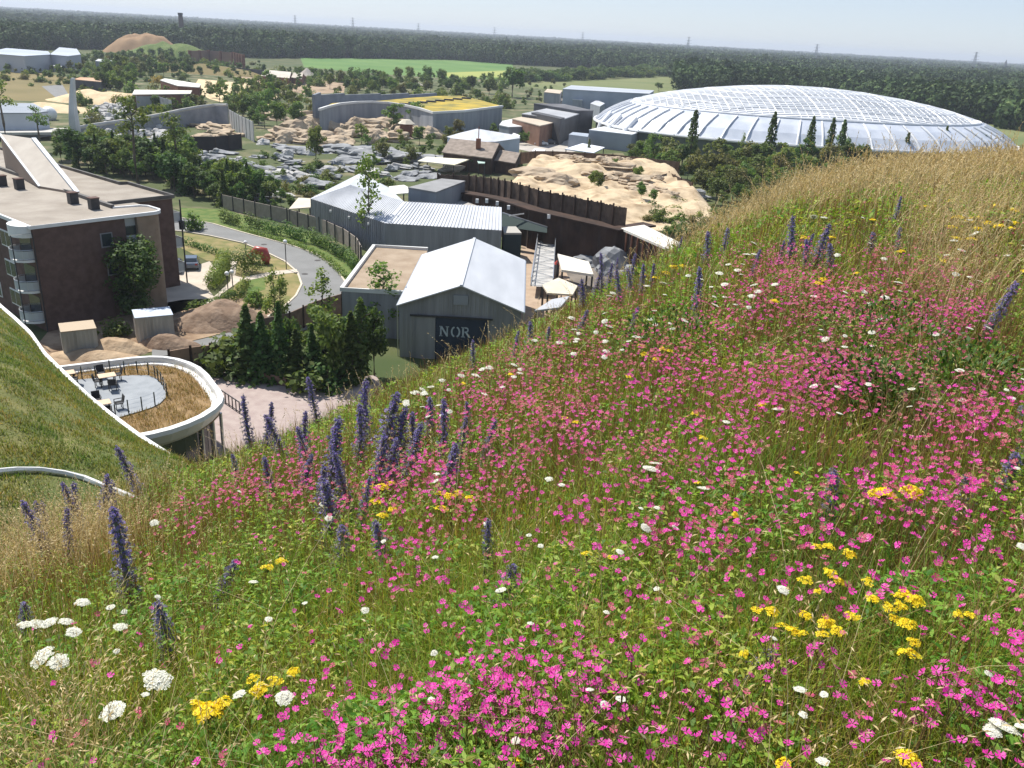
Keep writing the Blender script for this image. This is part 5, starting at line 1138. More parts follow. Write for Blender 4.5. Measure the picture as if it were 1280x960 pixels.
# ------------------------------------------------------------------ curved grass-roof hall
gh = thing('grass_roof_hall', 'low curved grey hall with a yellow flowering sedum roof', 'building', g(480, 160))
ZR = 7.0
rim = [(399, 137), (410, 133.5), (425, 130), (445, 128), (465, 127.5), (485, 128.5), (505, 131.5), (525, 136), (541, 141), (580, 139), (628, 133)]
back = [(622, 131), (600, 125), (575, 119.5), (545, 120), (510, 122.5), (475, 126), (440, 127.2), (415, 129)]
RP = [g(x, y, ZR) for x, y in rim]; BP = [g(x, y, ZR) for x, y in back]
m = MB(); m.prism([(p.x, p.y) for p in RP+BP], -.1, ZR-.1); m.build('wall', GREYBLUE, gh)
m = MB(); m.poly([(p.x, p.y, ZR) for p in RP+BP]); sed = m.build('sedum_roof', nmat('yellow sedum', (.20, .18, .05), (.44, .32, .045), .14, .95, 9, lo=.4, hi=.6, bump=.8, bscale=.8), gh)
m = MB(); m.sweep(RP, [(-.35, -.3), (.35, -.3), (.35, .35), (-.35, .35)]); m.build('roof_rim', nmat('pale rim', (.66, .66, .64), None, rough=.5), gh)
m = MB(); q = [g(x, y, ZR) for x, y in ((392, 131), (400, 127.5), (430, 125), (475, 123), (510, 120.5), (545, 118))]; hq = max(rise(p, 118.5) for p in q[:1])
for a_, b_ in zip(q, q[1:]):
    d_ = (b_-a_).normalized(); o_ = Vector((d_.y, -d_.x, 0))*.4; za, zb = ZR+rise(a_, 118.5), ZR+max(rise(b_, 120), .3)
    m.prism([(a_+o_).to_2d(), (b_+o_).to_2d(), (b_-o_).to_2d(), (a_-o_).to_2d()], 0, min(za, 12))
m.build('rear_wall', nmat('blue grey panel', (.17, .185, .21), (.23, .25, .28), .3, .7), gh)
for k in range(8):
    p = g(506+11*k, 130.5-1.05*k, ZR+.1); m = MB(); m.box((p.x, p.y, ZR+.02), (3.2, 1.6, .5), -.2); m.build('roof_hatch', DARKM, sed, root=gh)
tw = thing('lookout_tower', 'small dark brown lookout with a white roof among the tan rocks', 'tower', g(508, 172)); c = Vector(tw.location); m = MB(); m.box((c.x, c.y, 0), (3.2, 3.2, 4)); m.build('body', RUST, tw); m = MB(); m.cone((c.x, c.y, 4), 2.6, 1.2, 1.1, 8); m.build('roof', BEIGE, tw)

# ------------------------------------------------------------------ thatched barn, tank hall and service buildings
bn = thing('shingle_barn', 'grey shingle roofed barn with a lower wing and cream porch canopy', 'barn', g(600, 207))
def gable(px, ze, zr, mt, wt, name='roof', parent=bn):
    e0, r0, r1, e1 = g(*px[0], ze), g(*px[1], zr), g(*px[2], zr), g(*px[3], ze)
    k0 = Vector((2*r0.x-e0.x, 2*r0.y-e0.y, ze)); k1 = Vector((2*r1.x-e1.x, 2*r1.y-e1.y, ze)); m = MB(); up_ = Vector((0, 0, .18))
    for q in ([e0, e1, r1, r0], [r0, r1, k1, k0]):
        m.poly([p+up_ for p in q]); m.poly([p-up_*.2 for p in q][::-1])
        for i in range(4): a, b = q[i], q[(i+1) % 4]; m.poly([a-up_*.2, b-up_*.2, b+up_, a+up_])
    m.build(name, mt, parent); c = (r0+r1)/2; w_ = MB()
    f = [Vector(p.lerp(Vector((c.x, c.y, p.z)), .05)) for p in (e0, e1, k1, k0)]; ra, rb2 = r0.lerp(r1, .03), r0.lerp(r1, .97)
    w_.poly([(p.x, p.y, 0) for p in f]); zb = 0
    w_.poly([dn(f[0]), dn(f[1]), f[1], f[0]]); w_.poly([dn(f[2]), dn(f[3]), f[3], f[2]])
    w_.poly([dn(f[1]), dn(f[2]), f[2], rb2-up_, f[1]]); w_.poly([dn(f[3]), dn(f[0]), f[0], ra-up_, f[3]]); w_.build('wall', wt, parent)
    return e0, r0, r1, e1
gable([(552, 191), (563, 173.5), (624, 180), (615, 199)], 3.6, 6.0, SHINGLE, BROWNT)
gable([(618, 201), (625, 188), (650, 192), (644, 205)], 2.8, 4.4, SHINGLE, BROWNT, 'wing_roof')
p = g(598, 180, 6.0); m = MB(); m.box((p.x, p.y, 5.0), (1.1, 1.1, 2.2)); m.tube([(p.x, p.y, 7.1), (p.x, p.y, 9.9)], .1, 6); m.build('chimney', RUST, bn)
slab_on_posts('porch_canopy', 'cream flat canopy in front of the shingle barn', 'canopy', [(522, 201), (533, 196), (587, 199), (568, 206)], 2.9, .2, nmat('cream canvas', (.66, .62, .47), (.70, .66, .52), .5, .8))
slab_on_posts('market_awning', 'small pale green awning at the right of the shingle barn porch', 'awning', [(596, 200), (607, 200), (606, 204), (598, 204)], 2.8, .15, nmat('pale green cloth', (.40, .52, .46), None, rough=.8))
ht = thing('white_hall', 'low many sided white roofed hall behind the shingle barn', 'building', g(605, 186)); pts = [g(x, y, 5.6) for x, y in ((558, 171), (575, 166), (595, 164.5), (616, 164.5), (640, 168), (651, 172.5), (620, 177), (585, 178))]; c = sum(pts, Vector())/8
m = MB(); m.prism([(p.x, p.y) for p in [p.lerp(c, .03) for p in pts]], 0, 5.5); m.build('wall', nmat('pale blue wall', (.42, .47, .54), (.48, .53, .6), .3, .7), ht); m = MB(); top_ = c+Vector((-2, 2, 1.5))
for i in range(8): m.poly([pts[i], pts[(i+1) % 8], top_])
m.build('roof', ROOFW, ht)
DKG = nmat('charcoal cladding', (.06, .062, .068), (.09, .092, .1), .3, .7); GREYROOF = nmat('grey roof felt', (.30, .31, .33), (.38, .39, .41), .1, .9); BLUEG = nmat('pale blue hall wall', (.28, .32, .38), (.36, .40, .46), .2, .7); BRICKR = nmat('red brick', (.22, .12, .08), (.28, .16, .11), .5, .9); TANROOF = nmat('tan roof', (.45, .38, .30), (.52, .44, .35), .1, .9)
walled('service_hall', 'charcoal hall with a grey arched roof in the service complex', 'building', [(652, 142), (690, 134), (727, 141), (704, 149)], 7, GREYROOF, DKG)
walled('service_hall', 'long charcoal block behind the grey arched roof', 'building', [(667, 129), (705, 130), (742, 138), (722, 138)], 8, nmat('charcoal roof', (.10, .10, .11), (.16, .16, .17), .1, .9), DKG)
walled('brick_building', 'red brick building with a tan roof left of the parked cars', 'building', [(640, 148), (662, 144), (702, 151), (675, 157)], 6, TANROOF, BRICKR)
walled('dark_building', 'dark walled building edge between brick building and grey arched roof', 'building', [(664, 140.5), (671, 139.5), (706, 147), (701, 148.5)], 7.6, DKG, DKG)
m_, P_ = walled('round_store', 'low round pale roofed store beside the red brick building', 'store', [(624, 156), (628, 151), (640, 148.5), (654, 150), (660, 154), (652, 158), (636, 158.5)], 4.5, nmat('pale disc roof', (.52, .53, .53), (.6, .6, .6), .1, .8), GREYBLUE)
walled('warehouse', 'long pale blue grey warehouse at the edge of the pale field', 'warehouse', [(703, 111), (714, 106.5), (818, 113), (812, 117), (772, 115)], 9, nmat('blue grey roof', (.34, .37, .42), (.42, .45, .5), .05, .8), BLUEG)
walled('storage_unit', 'blue grey storage unit in the service yard', 'container', [(711, 168), (716, 165), (736, 167), (735, 171)], 4, BLUEG, BLUEG)
walled('plant_building', 'grey flat building with a pale roof at the foot of the dome', 'building', [(736, 162), (755, 158), (802, 164), (790, 168)], 5, nmat('pale plant roof', (.58, .60, .62), (.64, .66, .68), .1, .7), nmat('grey plant wall', (.30, .32, .35), (.35, .37, .40), .2, .7))
slab_on_posts('tent_roof', 'white marquee roof at the edge of the thicket by the service yard', 'canopy', [(706, 186), (728, 179), (756, 184), (742, 191)], 3.2, .25, nmat('bluish white canvas', (.66, .68, .74), None, rough=.7))
slab_on_posts('tent_roof', 'small pale canopy by the board fence in the service yard', 'canopy', [(664, 190), (668, 185), (682, 187), (680, 191)], 2.6, .2, nmat('pale canvas', (.62, .60, .58), None, rough=.7))
walled('white_kiosk', 'small white block at the left of the service yard', 'kiosk', [(639, 169), (642, 166), (650, 169), (648, 173)], 5, WHITEM, nmat('kiosk wall', (.40, .45, .50), None, rough=.7))
for i, (q, z, l) in enumerate((([(708, 123), (716, 118), (733, 121), (728, 125)], 5, 'white gable roof in front of the blue grey warehouse'), ([(738, 129), (746, 125), (756, 129), (750, 133)], 5, 'small white roof right of the charcoal block'), ([(680, 115), (684, 111), (703, 113), (700, 117)], 5, 'pale low store left of the blue grey warehouse'), ([(748, 121), (756, 119), (768, 122), (760, 124)], 4, 'tan low shed before the warehouse doors'))):
    walled('store_shed', l, 'shed', q, z, (ROOFW, ROOFW, TANROOF, TANROOF)[i], GREYBLUE)

# ------------------------------------------------------------------ left middle: fin wall, curved wall, low buildings
fw = thing('fin_wall', 'tall pale tapering fin wall leaning beside the sand bank', 'wall', g(88, 166)); c = Vector(fw.location); zt = rise(c, 97); w_ = 2.0; m = MB(); P0 = []
for t in np.linspace(0, 1, 9): P0.append((c+Vector((2.2*t**1.6-.2, 0, zt*t)), 1.9-1.2*t))
for a, b in zip(P0, P0[1:]):
    for s in (0, 4):
        pass
pv_ = [(p.x, p.y, p.z, q) for p, q in P0]
for (xa, ya, za, qa), (xb, yb, zb, qb) in zip(pv_, pv_[1:]):
    m.poly([(xa, ya, za), (xa+qa, ya, za), (xb+qb, yb, zb), (xb, yb, zb)]); m.poly([(xa, ya+2.6-1.6*za/zt, za), (xb, yb+2.6-1.6*zb/zt, zb), (xb+qb, yb+2.6-1.6*zb/zt, zb), (xa+qa, ya+2.6-1.6*za/zt, za)])
    m.poly([(xa, ya, za), (xb, yb, zb), (xb, yb+2.6-1.6*zb/zt, zb), (xa, ya+2.6-1.6*za/zt, za)]); m.poly([(xa+qa, ya, za), (xa+qa, ya+2.6-1.6*za/zt, za), (xb+qb, yb+2.6-1.6*zb/zt, zb), (xb+qb, yb, zb)])
q = pv_[-1]; m.poly([(q[0], q[1], q[2]), (q[0]+q[3], q[1], q[2]), (q[0]+q[3], q[1]+1, q[2]), (q[0], q[1]+1, q[2])]); m.build('wall', nmat('fin concrete', (.50, .51, .50), (.58, .59, .58), .4, .8), fw)
cw = thing('curved_wall', 'long rising curved grey wall with a pale coping in the rock landscape', 'wall', g(200, 163)); base = [(102, 170), (125, 170), (150, 168), (180, 165), (205, 162), (225, 159), (250, 157), (270, 156.5), (286, 158)]; tops = [159, 155.5, 152, 147.5, 143, 138.5, 134, 131.5, 131]
m, cpn = MB(), MB(); bs = [g(x, y) for x, y in base]; hs_ = [rise(b, t) for b, t in zip(bs, tops)]
for i in range(len(bs)-1):
    a, b = bs[i], bs[i+1]; d_ = (b-a).normalized(); o_ = Vector((d_.y, -d_.x, 0))*.3
    m.prism([(a+o_).to_2d(), (b+o_).to_2d(), (b-o_).to_2d(), (a-o_).to_2d()], 0, [hs_[i], hs_[i+1], hs_[i+1], hs_[i]] if False else min(hs_[i], hs_[i+1]))
    m.poly([(a+o_)+Vector((0, 0, min(hs_[i], hs_[i+1]))), (b+o_)+Vector((0, 0, min(hs_[i], hs_[i+1]))), (b+o_)+Vector((0, 0, hs_[i+1])), (a+o_)+Vector((0, 0, hs_[i]))])
m.build('wall', nmat('grey netting wall', (.20, .215, .235), (.30, .31, .33), .4, .8), cw); cpn.tube([b+Vector((0, 0, h_)) for b, h_ in zip(bs, hs_)], .5, 6); cpn.build('coping', CONC, cw)
fence('panel_fence', 'light grey panel fence sloping right from the curved wall end', [(288, 160), (300, 168), (318, 178)], 0, 5.2, nmat('light panels', (.36, .36, .35), (.43, .43, .42), .6, .8), post=4, pm=CONC)
fence('timber_wall', 'dark timber wall among trees before the tan rocks', [(244, 190), (270, 190), (302, 186)], 0, 3.6, nmat('charred timber', (.022, .02, .022), (.04, .035, .035), .5, .9), post=4)
fence('white_wall', 'low white wall below the pale boulders', [(122, 184), (150, 190), (182, 197)], 0, 1.4, CONC, post=8, pm=CONC)
fence('panel_fence', 'grey panel fence behind the curved wall', [(172, 138), (200, 138), (216, 144)], 0, 4.5, nmat('grey green panels', (.25, .27, .27), (.32, .33, .33), .5, .8), post=5, pm=CONC)
walled('low_building', 'low bluish building with a pale band at the left edge', 'building', [(-40, 141), (-35, 128), (42, 129), (60, 139), (45, 141)], 6, nmat('blue grey felt', (.22, .25, .29), (.28, .31, .35), .1, .8), nmat('bluish white wall', (.50, .52, .56), (.58, .60, .63), .2, .7))
slab_on_posts('terrace_strip', 'pale terrace slab below the low bluish building', 'terrace', [(-30, 166), (-30, 160), (85, 160), (84, 165)], 2.0, .6, CONC)
fd = thing('white_globe', 'white round globe beside the low bluish building', 'globe', g(62, 150)); bm = bmesh.new(); bmesh.ops.create_icosphere(bm, subdivisions=3, radius=2.2); [setattr(v.co, 'z', max(v.co.z, -1.6)) for v in bm.verts]; me = bpy.data.meshes.new('globe'); bm.to_mesh(me); bm.free(); me.transform(Matrix.Translation((0, 0, 1.6))); link_mesh('globe', me, WHITEM, fd)
walled('long_building', 'long dark red building with a cream roof edge, nearer of two', 'building', [(165, 118), (168, 112), (240, 113), (238, 117)], 5, nmat('cream roof', (.60, .56, .48), (.66, .62, .54), .1, .8), RUST)
walled('long_building', 'angled dark red building with a white roof strip, farther of two', 'building', [(200, 100), (206, 98), (251, 105), (249, 109), (222, 107)], 6, nmat('white roof strip', (.66, .64, .60), None, rough=.7), RUST)
walled('flat_building', 'orange brown flat roofed pavilion behind the tall fin wall', 'building', [(92, 99), (100, 96.5), (132, 98), (126, 102)], 5, nmat('orange roof', (.45, .24, .12), (.56, .40, .28), .08, .8), DKG)
walled('flat_building', 'small white roofed kiosk in the green left of the fin wall', 'kiosk', [(119, 76), (123, 73.5), (142, 76), (138, 78)], 6, ROOFW, GREYBLUE)
walled('greenhouse_shed', 'long low grey blue roofed greenhouse at the left edge', 'greenhouse', [(-20, 66), (8, 60), (60, 64), (64, 68), (30, 70)], 8, nmat('grey blue glass roof', (.34, .38, .44), (.44, .48, .54), .03, .4), nmat('pale wall', (.46, .47, .5), None, rough=.8))
walled('greenhouse_shed', 'grey blue gabled shed right of the long greenhouse', 'shed', [(62, 68), (74, 59), (96, 61), (101, 68), (85, 70)], 8, nmat('grey blue roof', (.36, .39, .44), (.44, .47, .52), .03, .4), nmat('pale shed wall', (.40, .41, .44), None, rough=.8))
walled('white_shed', 'tiny white roof in the bushes left of the fin wall', 'shed', [(65, 82), (68, 80), (78, 82), (76, 84)], 3, ROOFW, GREYBLUE)
def house(label, px, py, w_, d_, h_, hr, wm, rm, rz=0):
    b_ = g(px, py); t = thing('house', label, 'house', b_, rz=rz); OFF[t.name] = Vector((0, 0, 0)); m = MB(); m.prism([(-w_/2, -d_/2), (w_/2, -d_/2), (w_/2, d_/2), (-w_/2, d_/2)], 0, h_); m.poly([(-w_/2, -d_/2, h_), (-w_/2, d_/2, h_), (-w_/2, 0, h_+hr)]); m.poly([(w_/2, -d_/2, h_), (w_/2, d_/2, h_), (w_/2, 0, h_+hr)]); m.build('wall', wm, t)
    m = MB(); e = .5
    for s in (-1, 1): m.poly([(-w_/2-e, s*(d_/2+e), h_-.3), (w_/2+e, s*(d_/2+e), h_-.3), (w_/2+e, 0, h_+hr+.1), (-w_/2-e, 0, h_+hr+.1)])
    m.build('roof', rm, t)
    for k in (-1, 1):
        m = MB(); m.box((k*w_/4, -d_/2-.03, 1), (w_/6, .08, 1.6)); m.build('window', GLASS, t)
house('white gabled farmhouse before the far wood', 356, 66, 20, 12, 5, 6, WHITEM, nmat('white roof', (.66, .67, .69), None, rough=.6), .3)
house('long low white barn left of the white farmhouse', 336, 64, 26, 10, 4, 2, WHITEM, nmat('grey roof', (.4, .41, .43), None, rough=.7), .1)
house('pale house with a grey roof in the trees by the tall chimney', 223, 56, 16, 10, 6, 3, nmat('pale render', (.5, .46, .44), None, rough=.8), nmat('slate roof', (.22, .22, .25), None, rough=.7), .2)
house('grey roofed house among the trees at the far left', 25, 53, 22, 14, 5, 7, nmat('grey render', (.3, .3, .3), None, rough=.8), nmat('slate grey roof', (.20, .215, .23), None, rough=.7), .5)
house('white village house at the far right, leftmost', 1158, 86.5, 45, 16, 8, 5, WHITEM, ROOFW); house('white village building at the far right, wide one', 1176, 88, 60, 16, 8, 3, WHITEM, ROOFW); house('pale village house in the far right wood', 1228, 91, 40, 16, 9, 4, WHITEM, ROOFW); house('white village hall, rightmost in the far wood', 1246, 92.5, 80, 20, 9, 4, WHITEM, ROOFW)
def hut(label, px, py, ptop, rpx, group='thatched huts before the green field'):
    b_ = g(px, py); h_ = rise(b_, ptop); r_ = rpx*(b_-Vector((0, 0, EYE))).length/F_PX; t = thing('thatched_hut', label, 'hut', b_, group); OFF[t.name] = Vector((0, 0, 0)); m = MB(); m.cone((0, 0, 0), r_*.8, r_*.8, h_*.4, 14); m.build('wall', RUST, t); m = MB(); m.cone((0, 0, h_*.35), r_, .15, h_*.65, 14); m.build('thatch', nmat('grey thatch', (.36, .32, .28), (.48, .43, .38), .3, .95), t)
hut('largest thatched hut, with a tall cone, in the row before the field', 384, 100, 85, 11); hut('thatched hut with a pointed roof right of the tallest one', 413.5, 101, 91, 9.5); hut('small low thatched hut at the right of the row', 431, 101, 95.5, 5.5); hut('thatched hut half hidden behind trees beyond the yellow roof', 523, 108, 103, 6)
gable([(326, 95), (331, 87.5), (364, 90.5), (362, 98)], 3, 5.2, nmat('pale thatch', (.46, .42, .36), (.56, .51, .44), .3, .95), RUST, 'roof', thing('thatched_lodge', 'long pale thatched lodge left of the round huts', 'lodge', g(345, 99)))
gable([(364, 97), (367, 91), (379, 92), (377, 99)], 3, 5, nmat('tan thatch', (.40, .36, .30), (.5, .45, .38), .3, .95), RUST, 'roof', thing('thatched_lodge', 'short thatched lodge between long lodge and tallest hut', 'lodge', g(370, 100)))
wf = fence('timber_wall', 'long dark timber wall before the trees above the sand yard', [(225, 88), (260, 90), (300, 94), (330, 97), (365, 99)], 0, 4, DKG, post=9)
wf = fence('fort_wall', 'reddish mud wall with a gate post at the far side of the zoo', [(238, 79), (262, 78), (292, 81), (305, 85)], 0, 8, nmat('mud wall', (.24, .14, .09), (.32, .19, .13), .1, .95), post=11, pr=1.2, pm=RUST)
# chimney, pylons, spire
ch = thing('brick_chimney', 'tall slender dark factory chimney above the far trees', 'chimney', g(229, 60)); c = Vector(ch.location); h_ = rise(c, 16); m = MB(); m.tube([c, c+Vector((0, 0, h_))], [3.2, 2.0], 12); m.build('stack', nmat('sooty brick', (.09, .06, .055), (.13, .09, .08), .2, .9), ch); m = MB(); m.tube([c+Vector((0, 0, h_-2)), c+Vector((0, 0, h_))], 2.4, 12); m.build('rim', DARKM, ch)
def pylon(label, px, hor, ptop, dist=3200, arms=3):
    d_ = ray(px, hor); d_ = d_/math.hypot(d_[0], d_[1]); b_ = Vector((d_[0]*dist, d_[1]*dist, 0)); h_ = rise(b_, ptop); t = thing('pylon', label, 'pylon', b_, 'power pylons on the horizon'); OFF[t.name] = Vector((0, 0, 0)); m = MB(); w_ = h_*.09; th = .55
    for sx in (-1, 1):
        for sy in (-1, 1): m.bar((sx*w_, sy*w_, 0), (sx*w_*.2, sy*w_*.2, h_), th)
    for k in range(6):
        z0, z1 = h_*k/7, h_*(k+1)/7; f0, f1 = w_*(1-.8*k/7), w_*(1-.8*(k+1)/7)
        for s in (-1, 1): m.bar((-f0, s*f0, z0), (f1, s*f1, z1), th*.6); m.bar((f0, s*f0, z0), (-f1, s*f1, z1), th*.6)
    m.build('tower', nmat('pylon steel', (.22, .23, .25), None, rough=.7), t); m = MB()
    for k in range(arms): z = h_*(.66+.15*k); m.bar((-h_*(.2-.03*k), 0, z), (h_*(.2-.03*k), 0, z), th*.9)
    m.build('cross_arms', nmat('pylon steel', (.22, .23, .25), None, rough=.7), t)
pylon('leftmost of the pylons over the left wood', 369, 30, 19); pylon('pylon above the green field at the left of centre', 441, 33, 22); pylon('pylon left of the highest point of the dome wood', 523, 38, 29); pylon('pylon above the hedge end near the picture middle', 618, 42, 34); pylon('pylon standing over the pale field', 728, 50, 40); pylon('tall pylon left of the dome top', 860, 57, 46, 2600); pylon('pylon above the middle of the dome', 1020, 67, 55, 2600); pylon('tall pylon at the right over the white village', 1218, 78, 65, 2400)
sp_ = thing('church_spire', 'small dark church spire on the horizon at the far right', 'church', (0, 0, 0)); d_ = ray(1257, 80); d_ = d_/math.hypot(d_[0], d_[1]); b_ = Vector((d_[0]*3000, d_[1]*3000, 0)); sp_.location = b_; OFF[sp_.name] = Vector((0, 0, 0)); h_ = rise(b_, 74.5); m = MB(); m.box((0, 0, 0), (8, 8, h_*.6)); m.build('tower', DKG, sp_); m = MB(); m.cone((0, 0, h_*.6), 5, .3, h_*.4, 8); m.build('spire', DKG, sp_)

# ------------------------------------------------------------------ green roof and terrace
CURB = [(-40, 345, 9.8), (-15, 369, 9.4), (0, 384, 9.0), (20, 401, 8.5), (38, 418, 8.0), (55, 443, 7.3), (75, 463, 6.7), (110, 497, 6.2), (140, 521, 6.0), (172, 545, 5.8), (215, 573, 5.6), (260, 598, 5.5), (330, 628, 5.4)]
LOWR = [(-130, 700, 14), (-90, 700, 13.6), (-50, 700, 13.2), (-10, 700, 12.8), (20, 700, 12.4), (55, 700, 12), (90, 700, 11.6), (125, 700, 11.2), (160, 698, 10.8), (190, 694, 10.4), (225, 688, 9.8), (265, 680, 9.0), (340, 665, 7.5)]
gr = thing('green_roof', 'sloping grass covered roof with a white kerb at the lower left', 'roof', g(60, 520, 0)); NR = 24; rows = []
for t in np.linspace(0, 1, NR):
    row = []
    for a, b in zip(CURB, LOWR):
        p, q = g(*a), g(*b); v = p.lerp(q, t); v.z += 1.5*math.sin(math.pi*t)*(1-.4*t); row.append(v)
    rows.append(row)
nc = 60; RV = np.zeros((NR, nc, 3))
for i, row in enumerate(rows):
    A = np.array([tuple(v) for v in row]); s_ = np.linspace(0, len(row)-1, nc)
    for k in range(3): RV[i, :, k] = np.interp(s_, range(len(row)), A[:, k])
RV[:, :, 2] += (vnoise(RV[:, :, 0], RV[:, :, 1], 3, 61)-.5)*.5*np.clip(np.arange(NR)/3, 0, 1)[:, None]
idx = np.arange(NR*nc).reshape(NR, nc); Fr = np.stack([idx[:-1, :-1], idx[1:, :-1], idx[1:, 1:], idx[:-1, 1:]], -1).reshape(-1, 4)
GRT = nmat('roof turf', (.075, .11, .025), (.20, .19, .065), .5, .95, 8, bump=1, bscale=8)
gro = nmesh('turf', RV-np.array(gr.location), Fr, GRT, gr, smooth=True)
m = MB(); cl_ = [Vector(RV[0, j]) for j in range(nc)]; m.sweep(cl_, [(-.12, -.1), (.16, -.1), (.16, .2), (-.12, .2)]); m.build('kerb', WHITEM, gr)
m = MB()
for a, b in zip(cl_, cl_[1:]): m.poly([(a.x, a.y, -.2), (b.x, b.y, -.2), b-Vector((0, 0, .05)), a-Vector((0, 0, .05))])
m.build('wall', DKG, gr)
bv = BVHTree.FromPolygons([tuple(v) for v in RV.reshape(-1, 3)], Fr.tolist())
pts = []
for px, py in ((-20, 594), (0, 592), (20, 590), (50, 590), (80, 594), (105, 600), (130, 610), (150, 618), (165, 624), (185, 634)):
    h = bv.ray_cast(Vector(CAM), Vector(ray(px, py)).normalized())
    if h[0]: pts.append(h[0]+Vector((0, 0, .1)))
if len(pts) > 2: m = MB(); m.tube(pts, .14, 6); m.build('inner_kerb', WHITEM, gr)
n = 52000; ii, jj = rng.uniform(0.3, NR-1.01, n), rng.uniform(0, nc-1.01, n); i0, j0 = ii.astype(int), jj.astype(int); fi, fj = (ii-i0)[:, None], (jj-j0)[:, None]
Pp = RV[i0, j0]*(1-fi)*(1-fj)+RV[i0+1, j0]*fi*(1-fj)+RV[i0, j0+1]*(1-fi)*fj+RV[i0+1, j0+1]*fi*fj; tf_ = vnoise(Pp[:, 0], Pp[:, 1], 1.6, 63)*.6+vnoise(Pp[:, 0], Pp[:, 1], .5, 64)*.4; kp = rng.random(n) < tf_*1.5-.1; Pp, tf_ = Pp[kp], tf_[kp]; n = len(Pp)
V, Fq = blades(Pp, rng.uniform(.10, .30, n)*(.25+tf_*1.3), rng.uniform(.03, .05, n), np.abs(rng.normal(.6, .3, n)), 2)
ROOFG = leafmat('roof grass', [(0, (.12, .19, .04)), (.6, (.19, .25, .055)), (.9, (.26, .25, .09)), (1, (.34, .26, .12))], .4, patch=(.45, (.75, .95, .8), (1.5, 1.1, 1.0)))
tag(nmesh('roof_grass', V, Fq, ROOFG), 'rough grass growing on the sloping green roof', 'grass', kind='stuff')
ZT = 5.2
tr = thing('terrace_roof', 'curved roof terrace with white rim jutting from the green roof', 'terrace', g(180, 500))
RIM = [(60, 463), (75, 460), (108, 456), (140, 452), (165, 449), (187, 447.5), (205, 448), (220, 450.5), (234, 455), (246, 461), (256, 470), (264, 481), (271, 490), (274, 497), (272, 504), (264, 512), (250, 521), (232, 529), (212, 536), (190, 541.5), (165, 546)]
rp = [g(x, y, ZT+.35) for x, y in RIM]
fl = [g(x, y, ZT) for x, y in RIM]
m = MB(); m.prism([(p.x, p.y) for p in fl], ZT-1.0, ZT-.05); m.build('slab', nmat('roof substrate', (.20, .13, .06), (.30, .20, .10), 1.5, .95), tr)
m = MB(); m.sweep(rp, [(-.36, -.2), (-.3, .08), (.1, .12), (.14, -.02), (.16, -.26), (.5, -.30), (.54, -.38), (.54, -1.15), (.4, -1.22), (.05, -.9)]); m.build('rim', WHITEM, tr)
dk = [g(x, y, ZT+.03) for x, y in ((80, 476), (112, 473), (140, 470.5), (165, 469), (185, 469), (196, 473), (203, 481), (207, 490), (207, 497), (200, 504), (190, 509), (175, 514), (160, 518), (145, 523), (120, 515))]
m = MB(); m.poly([(p.x, p.y, ZT+.03) for p in dk]); m.build('deck', nmat('grey roof deck', (.25, .27, .29), (.31, .33, .35), 1.2, .85), tr)
P5 = np.array([tuple(p) for p in fl]); n = 26000; bx0, by0 = P5[:, 0].min(), P5[:, 1].min(); qx, qy = rng.uniform(bx0, P5[:, 0].max(), n), rng.uniform(by0, P5[:, 1].max(), n)
fp2, dp2 = [(p.x, p.y) for p in fl], [(p.x, p.y) for p in dk]; kp = np.array([in_poly(a, b, fp2) and not in_poly(a, b, dp2) for a, b in zip(qx, qy)]); qx, qy = qx[kp], qy[kp]; n = len(qx); dn2 = vnoise(qx, qy, .9, 71); kp = rng.random(n) < dn2*1.5; qx, qy = qx[kp], qy[kp]; n = len(qx)
V, Fq = blades(np.stack([qx, qy, np.full(n, ZT)], -1), rng.uniform(.1, .32, n), rng.uniform(.025, .045, n), np.abs(rng.normal(.5, .3, n)), 2)
tag(nmesh('terrace_grass', V, Fq, leafmat('terrace dry grass', [(0, (.30, .19, .06)), (.5, (.40, .27, .10)), (.8, (.24, .21, .07)), (1, (.12, .14, .04))], .3)), 'dry golden grass strip around the terrace deck', 'dry grass', kind='stuff')
PST = [(103, 474), (120, 473), (138, 466), (156, 467), (172, 467), (186, 469), (194, 473), (198, 477), (202, 481), (205, 487), (209, 496), (194, 507), (178, 513), (161, 517), (145, 523)]
rl = thing('terrace_railing', 'dark thin railing posts around the terrace deck', 'railing', g(180, 490, ZT)); tp = []
for px, py in PST:
    p = g(px, py, ZT); m = MB(); m.tube([p, p+Vector((0, 0, 1.0))], .045, 6); m.build('post', nmat('green black post', (.02, .035, .03), None, rough=.6), rl); tp.append(p)
m = MB()
for z in (.35, .65, .95): m.tube([p+Vector((0, 0, z)) for p in tp], .008, 4)
m.build('wires', SILVER, rl)
for px, py, pt in ((214, 566, 548), (232, 562, 542), (240, 572, 540), (248, 576, 538), (262, 566, 530), (272, 556, 522)):
    q = g(px, pt, 4.0); m = MB(); m.tube([(q.x, q.y+.6, 0), (q.x, q.y+.6, 4.1)], .12, 6); m.build('column', SILVER, tr)
m = MB(); q = [p.lerp(Vector((sum(P5[:, 0])/len(P5), sum(P5[:, 1])/len(P5), 0)), .12) for p in fl]; m.prism([(p.x, p.y) for p in q], 0, ZT-1.0); m.build('glazing', GLASS, tr)
TOPW = nmat('pale wood top', (.58, .42, .29), (.66, .50, .35), 2, .6); BLK = nmat('black wicker', (.025, .025, .027), (.04, .04, .043), 8, .7)
